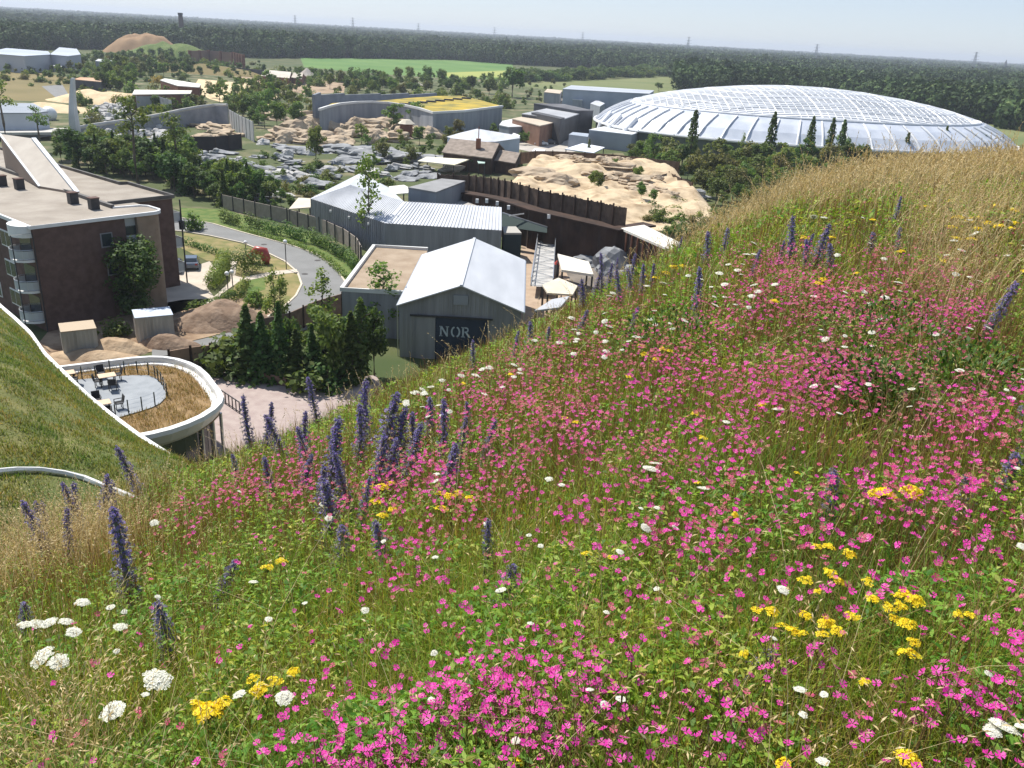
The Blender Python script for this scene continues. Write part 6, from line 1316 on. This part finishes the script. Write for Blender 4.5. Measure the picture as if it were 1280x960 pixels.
def ftable(label, px, py, rz, s=1.0):
    b_ = g(px, py, ZT+.03); t = thing('terrace_table', label, 'table', b_, 'tables on the roof terrace', rz); OFF[t.name] = Vector((0, 0, 0)); m = MB(); m.box((0, 0, .71), (1.15*s, .85*s, .05)); m.build('tabletop', TOPW, t)
    for sx in (-1, 1):
        for sy in (-1, 1): m = MB(); m.box((sx*.48*s, sy*.34*s, 0), (.06, .06, .71)); m.build('leg', BLK, t)
def fchair(label, px, py, rz):
    b_ = g(px, py, ZT+.03); t = thing('terrace_chair', label, 'chair', b_, 'dark chairs on the roof terrace', rz); OFF[t.name] = Vector((0, 0, 0)); m = MB(); m.box((0, 0, .42), (.52, .5, .06)); m.build('seat', BLK, t); m = MB(); m.poly([(-.26, .25, .46), (.26, .25, .46), (.26, .36, .95), (-.26, .36, .95)]); m.poly([(-.26, .29, .46), (-.26, .40, .95), (.26, .40, .95), (.26, .29, .46)]); m.poly([(-.26, .36, .95), (.26, .36, .95), (.26, .4, .95), (-.26, .4, .95)]); m.build('backrest', BLK, t)
    for sx in (-1, 1):
        m = MB(); m.box((sx*.27, .03, .62), (.05, .5, .04)); m.build('armrest', BLK, t)
        for sy in (-1, 1): m = MB(); m.box((sx*.24, sy*.21, 0), (.045, .045, .62 if sy < 0 else .42)); m.build('leg', BLK, t)
ftable('square pale wood table surrounded by four dark chairs on the terrace', 135, 481, .6); ftable('pale wood table half hidden by the green roof kerb', 128, 516, .6); ftable('pale table cut by the kerb at the terrace left end', 84, 478, .6)
fchair('dark terrace chair left of the full table', 124, 483, 1.9); fchair('dark terrace chair behind the full table', 127, 473, .6); fchair('dark terrace chair right of the full table', 147, 475, -.9); fchair('dark terrace chair before the full table', 142, 487, 3.4); fchair('dark terrace chair right of the half hidden table', 149, 511, -.9); fchair('dark terrace chair behind the half hidden table', 122, 507, .6); fchair('dark terrace chair by the kerb at the terrace left end', 93, 480, -1.2); fchair('dark terrace chair half under the kerb before the half hidden table', 135, 520, 3.4)
pr_ = thing('plaza_railing', 'short dark railing on the plaza right of the terrace', 'railing', g(290, 520)); a, b = g(278, 503), g(300, 518); m = MB(); m.bar(a+Vector((0, 0, 1.1)), b+Vector((0, 0, 1.1)), .07); m.bar(a+Vector((0, 0, .2)), b+Vector((0, 0, .2)), .05); m.build('rails', DARKM, pr_)
for k in range(6): p = a.lerp(b, k/5); m = MB(); m.tube([p, p+Vector((0, 0, 1.15))], .05, 6); m.build('post', DARKM, pr_)
# ------------------------------------------------------------------ trees, hedges, shrubs
tr_ = np.random.default_rng(9)
def cards(pos, nrm, sz, asp=.7):
    n = len(pos); nrm = unit(nrm); t1 = unit(np.cross(nrm, tr_.normal(0, 1, (n, 3)))); t2 = np.cross(nrm, t1); sz = sz[:, None]
    V = np.stack([pos+t1*sz, pos+t2*sz*asp+nrm*sz*.25, pos-t1*sz, pos-t2*sz*asp+nrm*sz*.25], 1).reshape(-1, 3)
    return V, (np.arange(n)*4)[:, None]+np.arange(4)[None]
CM = {'dark': leafmat('dark crown leaves', [(0, (.05, .10, .025)), (.6, (.095, .165, .04)), (1, (.16, .23, .06))], .42, .6, .22),
      'mid': leafmat('green crown leaves', [(0, (.085, .15, .033)), (.6, (.15, .235, .055)), (1, (.24, .31, .09))], .45, .6, .22),
      'pale': leafmat('pale crown leaves', [(0, (.10, .15, .035)), (.6, (.17, .23, .06)), (1, (.25, .30, .10))], .4, .6, .2),
      'olive': leafmat('olive crown leaves', [(0, (.10, .12, .04)), (.6, (.17, .185, .06)), (1, (.26, .25, .10))], .4, .6, .2),
      'yellow': leafmat('yellow crown leaves', [(0, (.26, .24, .02)), (.6, (.42, .36, .03)), (1, (.50, .44, .08))], .3, .6, .1)}
BARK = nmat('bark', (.10, .075, .055), (.17, .135, .10), 2, .95)
def crown_pts(kind, n, H):
    if kind in ('broad', 'loose'):
        k = 26 if kind == 'broad' else 15; C = unit(tr_.normal(0, 1, (k, 3)))*tr_.uniform(.35, 1.0, (k, 1)); C = C*[.30*H, .30*H, .34*H]+[0, 0, .62*H]; R_ = tr_.uniform(.09, .16, k)*H*(1 if kind == 'broad' else .85)
        q = tr_.integers(0, k, n); d = unit(tr_.normal(0, 1, (n, 3))); r = tr_.random(n)**.45; P_ = C[q]+d*(R_[q]*r)[:, None]*[1, 1, .75]; return P_, d+[0, 0, .3]
    if kind == 'low':
        k = 46; z = tr_.uniform(.12, .95, k); a = tr_.uniform(0, 6.28, k); rr_ = .26*H*np.clip(np.sin(np.clip(1.06-z, 0, 1)**.75*3.0), .2, 1)*tr_.uniform(.3, 1, k); C = np.stack([rr_*np.cos(a), rr_*np.sin(a), z*H], -1); q = tr_.integers(0, k, n); d = unit(tr_.normal(0, 1, (n, 3))); return C[q]+d*(tr_.random(n)**.4*.13*H)[:, None], d+[0, 0, .3]
    if kind == 'birch':
        k = 22; z = tr_.uniform(.3, 1, k); a = tr_.uniform(0, 6.28, k); rr_ = .17*H*np.sin(np.clip((1.05-z)/.75, 0, 1)*2.2)*tr_.uniform(.3, 1, k); C = np.stack([rr_*np.cos(a), rr_*np.sin(a), z*H], -1); q = tr_.integers(0, k, n); d = unit(tr_.normal(0, 1, (n, 3))); return C[q]+d*(tr_.random(n)**.5*.075*H)[:, None]*[1, 1, 1.2], d
    if kind == 'poplar':
        z = tr_.uniform(.08, 1, n); a = tr_.uniform(0, 6.28, n); r = .11*H*np.sin(np.pi*np.clip(z, 0, 1)**.7)**.7*tr_.random(n)**.4+.02; P_ = np.stack([r*np.cos(a), r*np.sin(a), z*H], -1); P_ += (vnoise(P_[:, 2]*3, a*2, 1, 81)-.5)[:, None]*[.4, .4, 0]; return P_, np.stack([np.cos(a), np.sin(a), np.full(n, .4)], -1)
    if kind == 'conifer':
        z = tr_.random(n)**1.35; a = tr_.uniform(0, 6.28, n); lay = np.floor(z*11)/11; r = (.27*H*(1-z)*(.62+.5*(1-(z-lay)*11)))*(.8+.25*np.sin(a*5+lay*40))*tr_.random(n)**.35; return np.stack([r*np.cos(a), r*np.sin(a), (.05+.95*z)*H-.12*r], -1), np.stack([np.cos(a)*.6, np.sin(a)*.6, np.full(n, .8)], -1)
    if kind == 'pine':
        k = 12; C = np.stack([tr_.normal(0, .10*H, k), tr_.normal(0, .10*H, k), tr_.uniform(.62, .97, k)*H], -1); q = tr_.integers(0, k, n); d = unit(tr_.normal(0, 1, (n, 3))); return C[q]+d*(tr_.random(n)**.5*.085*H)[:, None]*[1.2, 1.2, .7], d+[0, 0, .3]
    k = 16; C = unit(tr_.normal(0, 1, (k, 3)))*tr_.uniform(.3, 1, (k, 1)); C[:, 2] = np.abs(C[:, 2]); C = C*[.55*H, .55*H, .62*H]+[0, 0, .1*H]; q = tr_.integers(0, k, n); d = unit(tr_.normal(0, 1, (n, 3))); return C[q]+d*(tr_.random(n)**.5*.27*H)[:, None], d+[0, 0, .3]
TREES = {}; KEYM = {}
def make_tree(kind, cm, n, H, leaf):
    P_, N_ = crown_pts(kind, n, H); P_[:, 2] = np.maximum(P_[:, 2], .08); V, Fq = cards(P_, N_+tr_.normal(0, .5, (n, 3)), leaf*tr_.uniform(.6, 1.35, n))
    nm = {'bush': 'foliage'}.get(kind, 'crown'); me = bpy.data.meshes.new(nm)
    tmp = nmesh(nm, V, Fq, CM[cm]); cme = tmp.data; bpy.data.objects.remove(tmp)
    m = MB(); s = H
    m.tube([(0, 0, -.1), (.01*s, 0, .3*s), (-.01*s, .01*s, .62*s), (0, 0, .9*s)], [.026*s, .02*s, .012*s, .004*s] if kind != 'birch' else [.012*s, .01*s, .007*s, .003*s], 6)
    if kind != 'bush' and kind != 'conifer':
        for k in range(7):
            a = k*2.4; z = (.3+.075*k)*s if kind != 'pine' else (.62+.04*k)*s; L_ = .2*s if kind in ('broad', 'loose') else .1*s; m.tube([(0, 0, z), (.5*L_*math.cos(a), .5*L_*math.sin(a), z+.5*L_), (L_*math.cos(a), L_*math.sin(a), z+.85*L_)], [.009*s, .006*s, .002*s], 4)
    tmp = m.build('trunk', BARK); tme = tmp.data; bpy.data.objects.remove(tmp)
    return cme, tme, H
def variants(key, kind, cm, n, H, leaf, k=2): KEYM[key] = cm; TREES[key] = [make_tree(kind, cm, n, H, leaf) for _ in range(k)]
variants('broad_dark', 'broad', 'dark', 1500, 8, .27); variants('broad', 'broad', 'mid', 1400, 8, .27, 3); variants('pale', 'loose', 'pale', 800, 7, .22, 2); variants('loose', 'loose', 'mid', 850, 7, .22, 3); variants('olive', 'broad', 'olive', 1200, 7, .26, 2)
variants('birch', 'birch', 'mid', 700, 9, .17, 2); variants('poplar', 'poplar', 'dark', 700, 9, .24, 2); variants('conifer', 'conifer', 'dark', 1300, 7, .22, 3); variants('pine', 'pine', 'mid', 520, 12, .24, 2); variants('bush', 'bush', 'mid', 600, 2.2, .14, 2); variants('bush_dark', 'bush', 'dark', 600, 2.2, .14, 2); variants('bush_olive', 'bush', 'olive', 500, 2.2, .14, 2); variants('bush_yellow', 'bush', 'yellow', 500, 3, .18, 1)
variants('big_dark', 'low', 'dark', 5600, 9, .17, 1)
CNAME = {'poplar': 'poplar', 'conifer': 'conifer_tree', 'birch': 'birch_tree', 'pine': 'pine_tree'}
SPECS = []
def tree(key, px, pb, pt, label, group=None, z=0.0, wide=1.0, cat=None):
    b_ = g(px, pb, z); h_ = max(rise(b_, pt), .5); v = int(tr_.integers(len(TREES[key])))
    kind = 'shrub' if key.startswith('bush') else CNAME.get(key, 'tree')
    SPECS.append((kind, key, v, b_, h_, label, group, wide*tr_.uniform(.9, 1.15), wide*tr_.uniform(.9, 1.15), tr_.uniform(0, 6.28), (pb-pt)*(1 if group else 50)))
def plant_trees():
    cnt = {}; rest = []
    for sp in sorted(SPECS, key=lambda q: -q[-1]):
        kind, key, v, b_, h_, label, group, w1, w2, rz, a_ = sp; cme, tme, H = TREES[key][v]; s = h_/H
        cnt[kind] = cnt.get(kind, 0)+1
        if cnt[kind] > 290: rest.append(sp); continue
        bush = kind == 'shrub'
        t = thing(kind, label, 'shrub' if bush else {'conifer_tree': 'conifer', 'poplar': 'poplar', 'birch_tree': 'birch', 'pine_tree': 'pine'}.get(kind, 'tree'), b_, group, rz); t.scale = (s*w1, s*w2, s)
        for nm, me in (('foliage' if bush else 'crown', cme), ('stem' if bush else 'trunk', tme)):
            c = bpy.data.objects.new(nm, me); COL.objects.link(c); c.parent = t
    if not rest: return
    VV, FF, MI, k, mats = [], [], [], 0, list(CM)
    for kind, key, v, b_, h_, label, group, w1, w2, rz, a_ in rest:
        cme, tme, H = TREES[key][v]; s = h_/H; n = len(cme.vertices)
        A = np.empty(n*3, np.float32); cme.vertices.foreach_get('co', A); A = A.reshape(-1, 4, 3)
        kpn = np.arange(len(A)) % 2 == 0; A = A[kpn]; A = (A-A.mean(1, keepdims=True))*1.4+A.mean(1, keepdims=True); A = A.reshape(-1, 3)*[s*w1, s*w2, s]; c_, s_ = math.cos(rz), math.sin(rz)
        A = np.stack([A[:, 0]*c_-A[:, 1]*s_, A[:, 0]*s_+A[:, 1]*c_, A[:, 2]], -1)+np.array(b_); VV.append(A); q = len(A)//4; FF.append(k+(np.arange(q)*4)[:, None]+np.arange(4)[None]); k += len(A)
        MI.append(np.full(q, mats.index(KEYM[key])))
    tag(nmesh('far_trees', np.concatenate(VV), np.concatenate(FF), [CM[m_] for m_ in mats], midx=np.concatenate(MI)), 'smaller far trees scattered over the zoo grounds and the field edge', 'trees', kind='stuff')
def mix(*kw):
    ks = [k for k, n in kw for _ in range(n)]; return lambda: ks[tr_.integers(len(ks))]
# single trees one can point to
tree('big_dark', 173, 399, 300, 'large dark glossy leaved tree against the brick apartment wall', wide=1.2)
tree('conifer', 545, 312, 276, 'dark conical conifer before the ribbed wall of the white shed', wide=1.15)
tree('conifer', 575, 305, 286, 'tiny conifer right of the dark conical one by the white shed')
tree('birch', 462, 312, 190, 'thin tall birch in front of the kneed white shed', wide=.85)
tree('birch', 403, 420, 338, 'airy birch between the road and the flat annex', wide=1.5); tree('birch', 345, 410, 336, 'thin airy birch at the road bend', wide=1.2); tree('birch', 480, 420, 325, 'thin pale birch in front of the flat annex', wide=1.3); tree('birch', 352, 415, 345, 'second thin birch right beside the road bend one', wide=1)
tree('pine', 173, 232, 120, 'tall bare stemmed pine in front of the curved wall', wide=.9); tree('pine', 224, 225, 142, 'pine with a loose crown right of the tall bare stemmed pine', wide=1); tree('pine', 8, 178, 100, 'thin pine at the left edge above the roof', wide=1); tree('pine', 52, 190, 132, 'thin drooping pine left of the fin wall', wide=1)
tree('broad', 395, 208, 152, 'young full tree among the grey rock ledges', wide=.8); tree('loose', 467, 218, 190, 'young tree at the end of the rock ledge', wide=1); tree('loose', 452, 180, 152, 'green tree before the tan rocks', wide=1.1); tree('loose', 523, 162, 124, 'leafy tree in front of the grass roof wall', wide=1.3); tree('loose', 492, 165, 127, 'bushy tree left of the leafy one at the grass roof wall', wide=1.4)
tree('broad_dark', 640, 122, 80, 'dark tree clump at the left end of the far hedge', wide=1.2); tree('broad_dark', 823, 114, 102, 'lone dark bush like tree in the pale field', wide=1.6); tree('yellow' if 'yellow' in TREES else 'bush_yellow', 196, 104, 90, 'bright yellow flowering bush among the dark red buildings', wide=1); tree('bush_yellow', 170, 90, 80, 'yellow green bush left of the bright yellow one'); tree('pale', 207, 117, 98, 'pale yellow green young tree before the dark red buildings')
for i, (px, pb, pt) in enumerate(((269, 123, 104), (283, 122, 106), (296, 123, 104), (315, 124, 100))): tree('loose', px, pb, pt, ('first', 'second', 'third', 'fourth')[i]+' young tree from the left on the pale sand yard', 'young trees on the sand yard', wide=.9)
for i, (px, pb, pt, l) in enumerate(((767, 218, 196, 'young tree at the top of the sand slope'), (742, 236, 210, 'left one of the young trees on the sand'), (748, 240, 212, 'young tree close beside the left one on the sand'), (796, 228, 206, 'upper right young tree on the sand slope'), (801, 250, 226, 'full young tree at the lower right of the sand'), (816, 255, 234, 'young tree right of the full one on the lower sand'))): tree('broad', px, pb, pt, l, z=6, wide=.9)
for i, (px, pb, pt) in enumerate(((861, 212, 138), (958, 212, 140), (1006, 214, 146), (1031, 214, 148), (1045, 214, 150), (1126, 214, 166), (1172, 212, 158), (1222, 212, 168), (735, 200, 174))): tree('poplar', px, pb, pt, 'slender dark poplar before the glass dome, %s from the left' % ('first', 'second', 'third', 'fourth', 'fifth', 'sixth', 'seventh', 'eighth', 'ninth')[i] if i < 8 else 'slender dark conical tree beside the white marquee', 'poplars before the glass dome' if i < 8 else None, wide=.9)
for px, pb, pt, l in ((512, 104, 80, 'first tall tree of the group behind the grass roof hall'), (498, 106, 82, 'left tall tree of the group behind the grass roof hall'), (535, 106, 80, 'third tall tree of the group behind the grass roof hall'), (552, 108, 84, 'fourth tall tree of the group behind the grass roof hall'), (590, 116, 92, 'dark rounded tree right behind the yellow roof'), (560, 116, 98, 'dark conical tree behind the yellow roof'), (538, 116, 100, 'small dark tree behind the yellow roof left of the conical one'), (612, 118, 95, 'tree between the rounded dark one and the hedge clump')): tree('broad_dark' if 'dark' in l else 'broad', px, pb, pt, l, wide=.9)
# belts and thickets
def belt(P, n, mind, seed, kinds, hlo, hhi, label, group, wide=1.0, z=0):
    pk = mix(*kinds)
    for x, y in sorted(scatter(P, n, mind, seed), key=lambda p: p[1]): tree(pk(), x, y, y-tr_.uniform(hlo, hhi), label, group, z, wide)
belt([(770, 215), (800, 203), (880, 203), (1000, 205), (1090, 210), (1060, 235), (980, 262), (900, 262), (860, 235), (800, 215)], 120, 10, 31, (('broad', 3), ('broad_dark', 2), ('olive', 5), ('loose', 3), ('pale', 2), ('birch', 2)), 16, 44, 'bushy green tree in the thicket below the glass dome', 'thicket below the glass dome', 1.05)
belt([(1030, 222), (1040, 208), (1150, 205), (1245, 204), (1250, 222), (1100, 235)], 50, 8, 32, (('broad', 3), ('broad_dark', 2), ('olive', 1)), 12, 24, 'low bushy tree under the right half of the glass dome', 'bushes under the right of the glass dome', 1.2)
belt([(760, 200), (840, 190), (860, 200), (800, 212)], 16, 9, 33, (('broad', 2), ('olive', 2)), 10, 20, 'small green tree behind the board fence of the sand enclosure', 'small trees behind the board fence', 1.2)
belt([(60, 200), (110, 196), (230, 212), (330, 250), (330, 262), (262, 258), (210, 236), (130, 218), (70, 212)], 95, 8, 34, (('broad_dark', 6), ('conifer', 3), ('broad', 2)), 26, 52, 'dark tree in the belt behind the apartment block roof', 'dark tree belt behind the apartment block', 1.1)
belt([(230, 240), (330, 245), (380, 262), (340, 268), (262, 258)], 18, 11, 35, (('loose', 3), ('broad', 2), ('broad_dark', 2)), 16, 34, 'green tree beside the curved fence above the road', 'trees above the road fence')
belt([(318, 120), (345, 118), (395, 140), (395, 160), (340, 165), (285, 152), (290, 140)], 34, 9, 36, (('broad', 3), ('loose', 3), ('pale', 2), ('broad_dark', 2)), 18, 40, 'tall green tree in the grove right of the curved wall', 'grove right of the curved wall')
belt([(430, 112), (470, 108), (500, 112), (480, 120), (430, 118)], 14, 9, 37, (('broad_dark', 2), ('broad', 2)), 12, 22, 'dark bushy tree behind the curved rear wall of the grass roof hall', 'trees behind the grass roof hall')
belt([(240, 95), (330, 99), (440, 104), (560, 114), (630, 113), (640, 104), (560, 105), (440, 98), (330, 92), (240, 90)], 110, 6, 38, (('loose', 3), ('broad', 3), ('pale', 2), ('broad_dark', 2), ('bush', 3)), 8, 17, 'loose green tree in the row along the edge of the green field', 'trees along the field edge')
belt([(0, 86), (60, 84), (150, 88), (165, 105), (150, 118), (110, 112), (60, 90), (0, 92)], 44, 9, 39, (('broad', 3), ('olive', 2), ('loose', 2), ('broad_dark', 2)), 8, 18, 'bushy tree in the green left of the red buildings', 'bushy trees at the far left')
belt([(130, 118), (168, 120), (165, 100), (135, 96)], 14, 9, 40, (('broad', 3), ('broad_dark', 2)), 20, 36, 'tall leafy tree right of the fin wall', 'tall trees right of the fin wall')
belt([(165, 85), (235, 84), (240, 96), (170, 98)], 26, 9, 41, (('broad', 2), ('broad_dark', 3), ('olive', 2)), 12, 22, 'leafy tree behind the dark red buildings', 'trees behind the red buildings')
belt([(0, 80), (100, 80), (160, 80), (240, 84), (240, 72), (120, 74), (0, 78)], 40, 12, 45, (('broad', 2), ('broad_dark', 3)), 9, 17, 'dark tree in the village row before the far left wood', 'village trees at the far left', 1.2)
belt([(440, 190), (540, 178), (590, 170), (560, 200), (500, 212)], 26, 10, 42, (('loose', 3), ('pale', 2), ('olive', 2), ('broad', 2)), 12, 28, 'young green tree around the small brown lookout', 'young trees by the lookout')
belt([(610, 172), (640, 168), (690, 170), (680, 178), (650, 182), (612, 165)], 22, 7, 43, (('broad_dark', 3), ('broad', 2)), 10, 18, 'dark green clipped tree in the row below the brick building', 'tree row below the brick building')
belt([(245, 215), (330, 195), (460, 215), (500, 235), (380, 250), (300, 250)], 90, 8, 44, (('bush', 3), ('bush_olive', 2), ('bush_dark', 2), ('loose', 1)), 7, 16, 'green shrub between the grey boulders of the rock garden', 'shrubs of the rock garden', 1.2)
belt([(640, 98), (720, 97), (840, 91), (838, 95), (760, 99), (690, 102), (642, 103)], 130, 3.5, 46, (('broad_dark', 3), ('broad', 1), ('bush_dark', 2)), 10, 16, 'dark tree in the hedge row along the pale field', 'hedge row along the pale field', 1.5)
belt([(520, 168), (600, 158), (640, 140), (660, 135), (620, 128), (560, 150)], 20, 10, 47, (('loose', 2), ('pale', 2), ('olive', 2)), 10, 22, 'olive green tree right of the yellow sedum roof', 'trees right of the sedum roof')
belt([(800, 268), (850, 255), (900, 262), (920, 280), (900, 300), (840, 300)], 44, 8, 48, (('bush_olive', 3), ('bush', 2), ('bush_dark', 1)), 8, 18, 'grey green shrub along the right foot of the sand hill', 'shrubs at the foot of the sand', 1.4, 4.8)
belt([(90, 130), (250, 110), (440, 100), (620, 118), (640, 140), (600, 160), (430, 122), (300, 140), (100, 165)], 190, 6, 50, (('broad', 3), ('loose', 3), ('broad_dark', 2), ('olive', 2), ('bush', 3), ('bush_olive', 3)), 9, 22, 'small green tree scattered over the far zoo grounds', 'scattered trees of the far zoo grounds')
belt([(0, 76), (240, 70), (330, 80), (240, 100), (0, 110)], 220, 6, 51, (('broad', 2), ('broad_dark', 2), ('olive', 2), ('bush', 3), ('bush_dark', 2), ('bush_olive', 2)), 5, 12, 'small tree in the green far left', 'small trees of the far left', 1.2)
belt([(650, 104), (760, 112), (820, 120), (760, 128), (660, 130)], 40, 7, 52, (('broad', 3), ('olive', 2), ('bush', 1)), 5, 10, 'small tree among the far service buildings', 'small trees by the service buildings', 1.2)
belt([(90, 118), (130, 112), (330, 150), (240, 132), (150, 128)], 16, 11, 49, (('pale', 2), ('bush', 3), ('olive', 1)), 8, 18, 'small tree in the sandy ground behind the curved wall', 'small trees behind the curved wall')
belt([(650, 216), (720, 205), (800, 218), (850, 238), (860, 262), (790, 262), (700, 240)], 26, 11, 53, (('bush', 2), ('bush_olive', 3)), 3, 8, 'small scrubby shrub on the sand of the enclosure', 'scrub on the sand enclosure', 1.3, 5.2)
# pines beside the plaza
for i, (px, pb, pt, k, wd, l) in enumerate(((312, 470, 396, 'conifer', 1.2, 'dark conifer at the left end of the plaza clump'), (330, 474, 405, 'conifer', 1.1, 'second dark conifer from the left above the plaza'), (352, 476, 392, 'conifer', .9, 'tall narrow dark conifer above the plaza'), (372, 476, 425, 'conifer', 1.3, 'squat lighter conifer in the middle of the plaza clump'), (392, 478, 420, 'conifer', 1, 'slim dark conifer in the middle of the plaza clump'), (418, 480, 398, 'broad', .65, 'full green tree right of the middle in the plaza clump'), (440, 478, 404, 'conifer', 1.1, 'dark conifer left of the narrow one near the annex'), (452, 475, 388, 'poplar', 1.1, 'narrow dark cypress like tree near the annex corner'), (468, 470, 400, 'broad_dark', .6, 'dark tree at the right end of the plaza clump'), (336, 455, 415, 'broad', .8, 'lighter tree behind the conifers at the road bend'), (400, 455, 400, 'loose', 1.2, 'airy tree behind the plaza clump'), (326, 462, 410, 'conifer', 1.1, 'dark conifer between the two leftmost plaza conifers'), (362, 466, 405, 'broad_dark', .6, 'dark rounded tree behind the tall narrow plaza conifer'), (405, 470, 415, 'conifer', 1.2, 'broad dark conifer between round and full dark trees of the plaza clump'), (430, 470, 412, 'loose', .9, 'mid green tree in the right half of the plaza clump'), (300, 466, 420, 'bush_dark', 1.2, 'dark shrub at the left foot of the plaza clump'), (380, 482, 455, 'bush_dark', 1.3, 'dark shrub at the front of the plaza clump'), (410, 486, 462, 'bush_dark', 1.3, 'low dark shrub right of the front shrub of the plaza clump'))): tree(k, px, pb, pt-14, l, wide=wd*1.05)
# hedges and garden shrubs
def hedge(label, pts, w_, h_, mk='dark', group=None):
    P_ = [g(*p) for p in pts]; L_ = [0]; 
    for a, b in zip(P_, P_[1:]): L_.append(L_[-1]+(b-a).length)
    n = int(L_[-1]*w_*h_*45); s = tr_.uniform(0, L_[-1], n); A = np.array([tuple(p) for p in P_]); x, y = np.interp(s, L_, A[:, 0]), np.interp(s, L_, A[:, 1]); lump = .75+.5*vnoise(s, s*0, 1.1, 91)
    d = unit(tr_.normal(0, 1, (n, 3)))*(tr_.random((n, 1))**.25); V, Fq = cards(np.stack([x+d[:, 0]*w_/2, y+d[:, 1]*w_/2, np.maximum(.05, h_*.5*lump+d[:, 2]*h_*.5*lump)], -1)-np.array(P_[0]), d+[0, 0, .3], tr_.uniform(.08, .17, n)); o = nmesh('hedge', V, Fq, CM[mk]); o.location = P_[0]; return tag(o, label, 'hedge', group)
HG = 'clipped hedge blocks along the slatted fence'
for i, (a, b) in enumerate((((276, 277), (300, 284)), ((308, 283), (328, 289)), ((330, 290), (352, 296)), ((356, 294), (382, 305)), ((388, 303), (412, 315)), ((414, 316), (432, 328)), ((436, 330), (446, 342)))): hedge(('first', 'second', 'third', 'fourth', 'fifth', 'sixth', 'seventh')[i]+' dark hedge block from the left along the slatted fence', [a, b], 1.5, 2.2, 'dark' if i < 6 else 'mid', HG)
hedge('low clipped hedge between lawn and parking court', [(232, 306), (262, 316), (290, 324)], 1.2, 1.1); hedge('tall mixed hedge at the right of the parking court', [(282, 330), (276, 345), (266, 362)], 2.4, 2.0, 'mid'); hedge('dark round clipped hedge below the red sculpture', [(298, 340), (322, 342)], 3.4, 3.0); hedge('low dark hedge at the lower edge of the parking court', [(236, 394), (262, 388), (285, 378), (305, 370)], 2.0, 1.3); hedge('small hedge beside the green lawn patch', [(300, 372), (308, 356)], 1.3, 1.4, 'mid'); hedge('low green verge bushes below the slatted fence', [(300, 287), (340, 299), (380, 311), (410, 327), (432, 348)], 1.3, .8, 'mid')
tree('bush', 322, 384, 360, 'rounded dark shrub on the dry lawn by the road', wide=1.1); tree('bush_dark', 318, 378, 360, 'dark shrub beside the rounded one on the dry lawn'); tree('bush', 142, 420, 392, 'light green shrub left of the pale blue roofed container', wide=1.1); tree('bush_dark', 268, 470, 452, 'low dark shrub at the tan plank fence'); tree('bush', 245, 288, 262, 'green shrub beside the rear balconies', wide=1); tree('loose', 590, 214, 190, 'bright green tree right of the porch canopy', wide=1.4); tree('bush_dark', 640, 216, 200, 'dark shrub below the lower barn wing', wide=1.4); tree('bush', 655, 218, 206, 'green shrub right of the lower barn wing', wide=1.5)

plant_trees()
import OpenImageIO as oiio,sys
import numpy as np
b=oiio.ImageBuf('/workdir/render_main.png');a=b.get_pixels(oiio.FLOAT)
def m(x0,y0,x1,y1,s=.8): return (a[int(y0*s):int(y1*s),int(x0*s):int(x1*s),:3].reshape(-1,3).mean(0)*255).round()
for n,r in dict(skyT=(600,0,700,12),skyH=(600,28,700,40),skyR=(1150,10,1250,50),forest=(450,45,600,65),meadowC=(700,560,900,660),ridge=(1100,220,1250,270),pinkB=(540,740,680,860),leftroof=(20,440,80,540),brick=(70,300,130,380),road=(330,310,360,330),roofL=(530,330,560,350),roofR=(600,340,640,370),thicket=(850,190,980,230),dome=(950,120,1050,140),sand=(690,205,760,225),grav=(20,240,60,270),plaza=(310,490,370,510)).items(): print(n,m(*r))
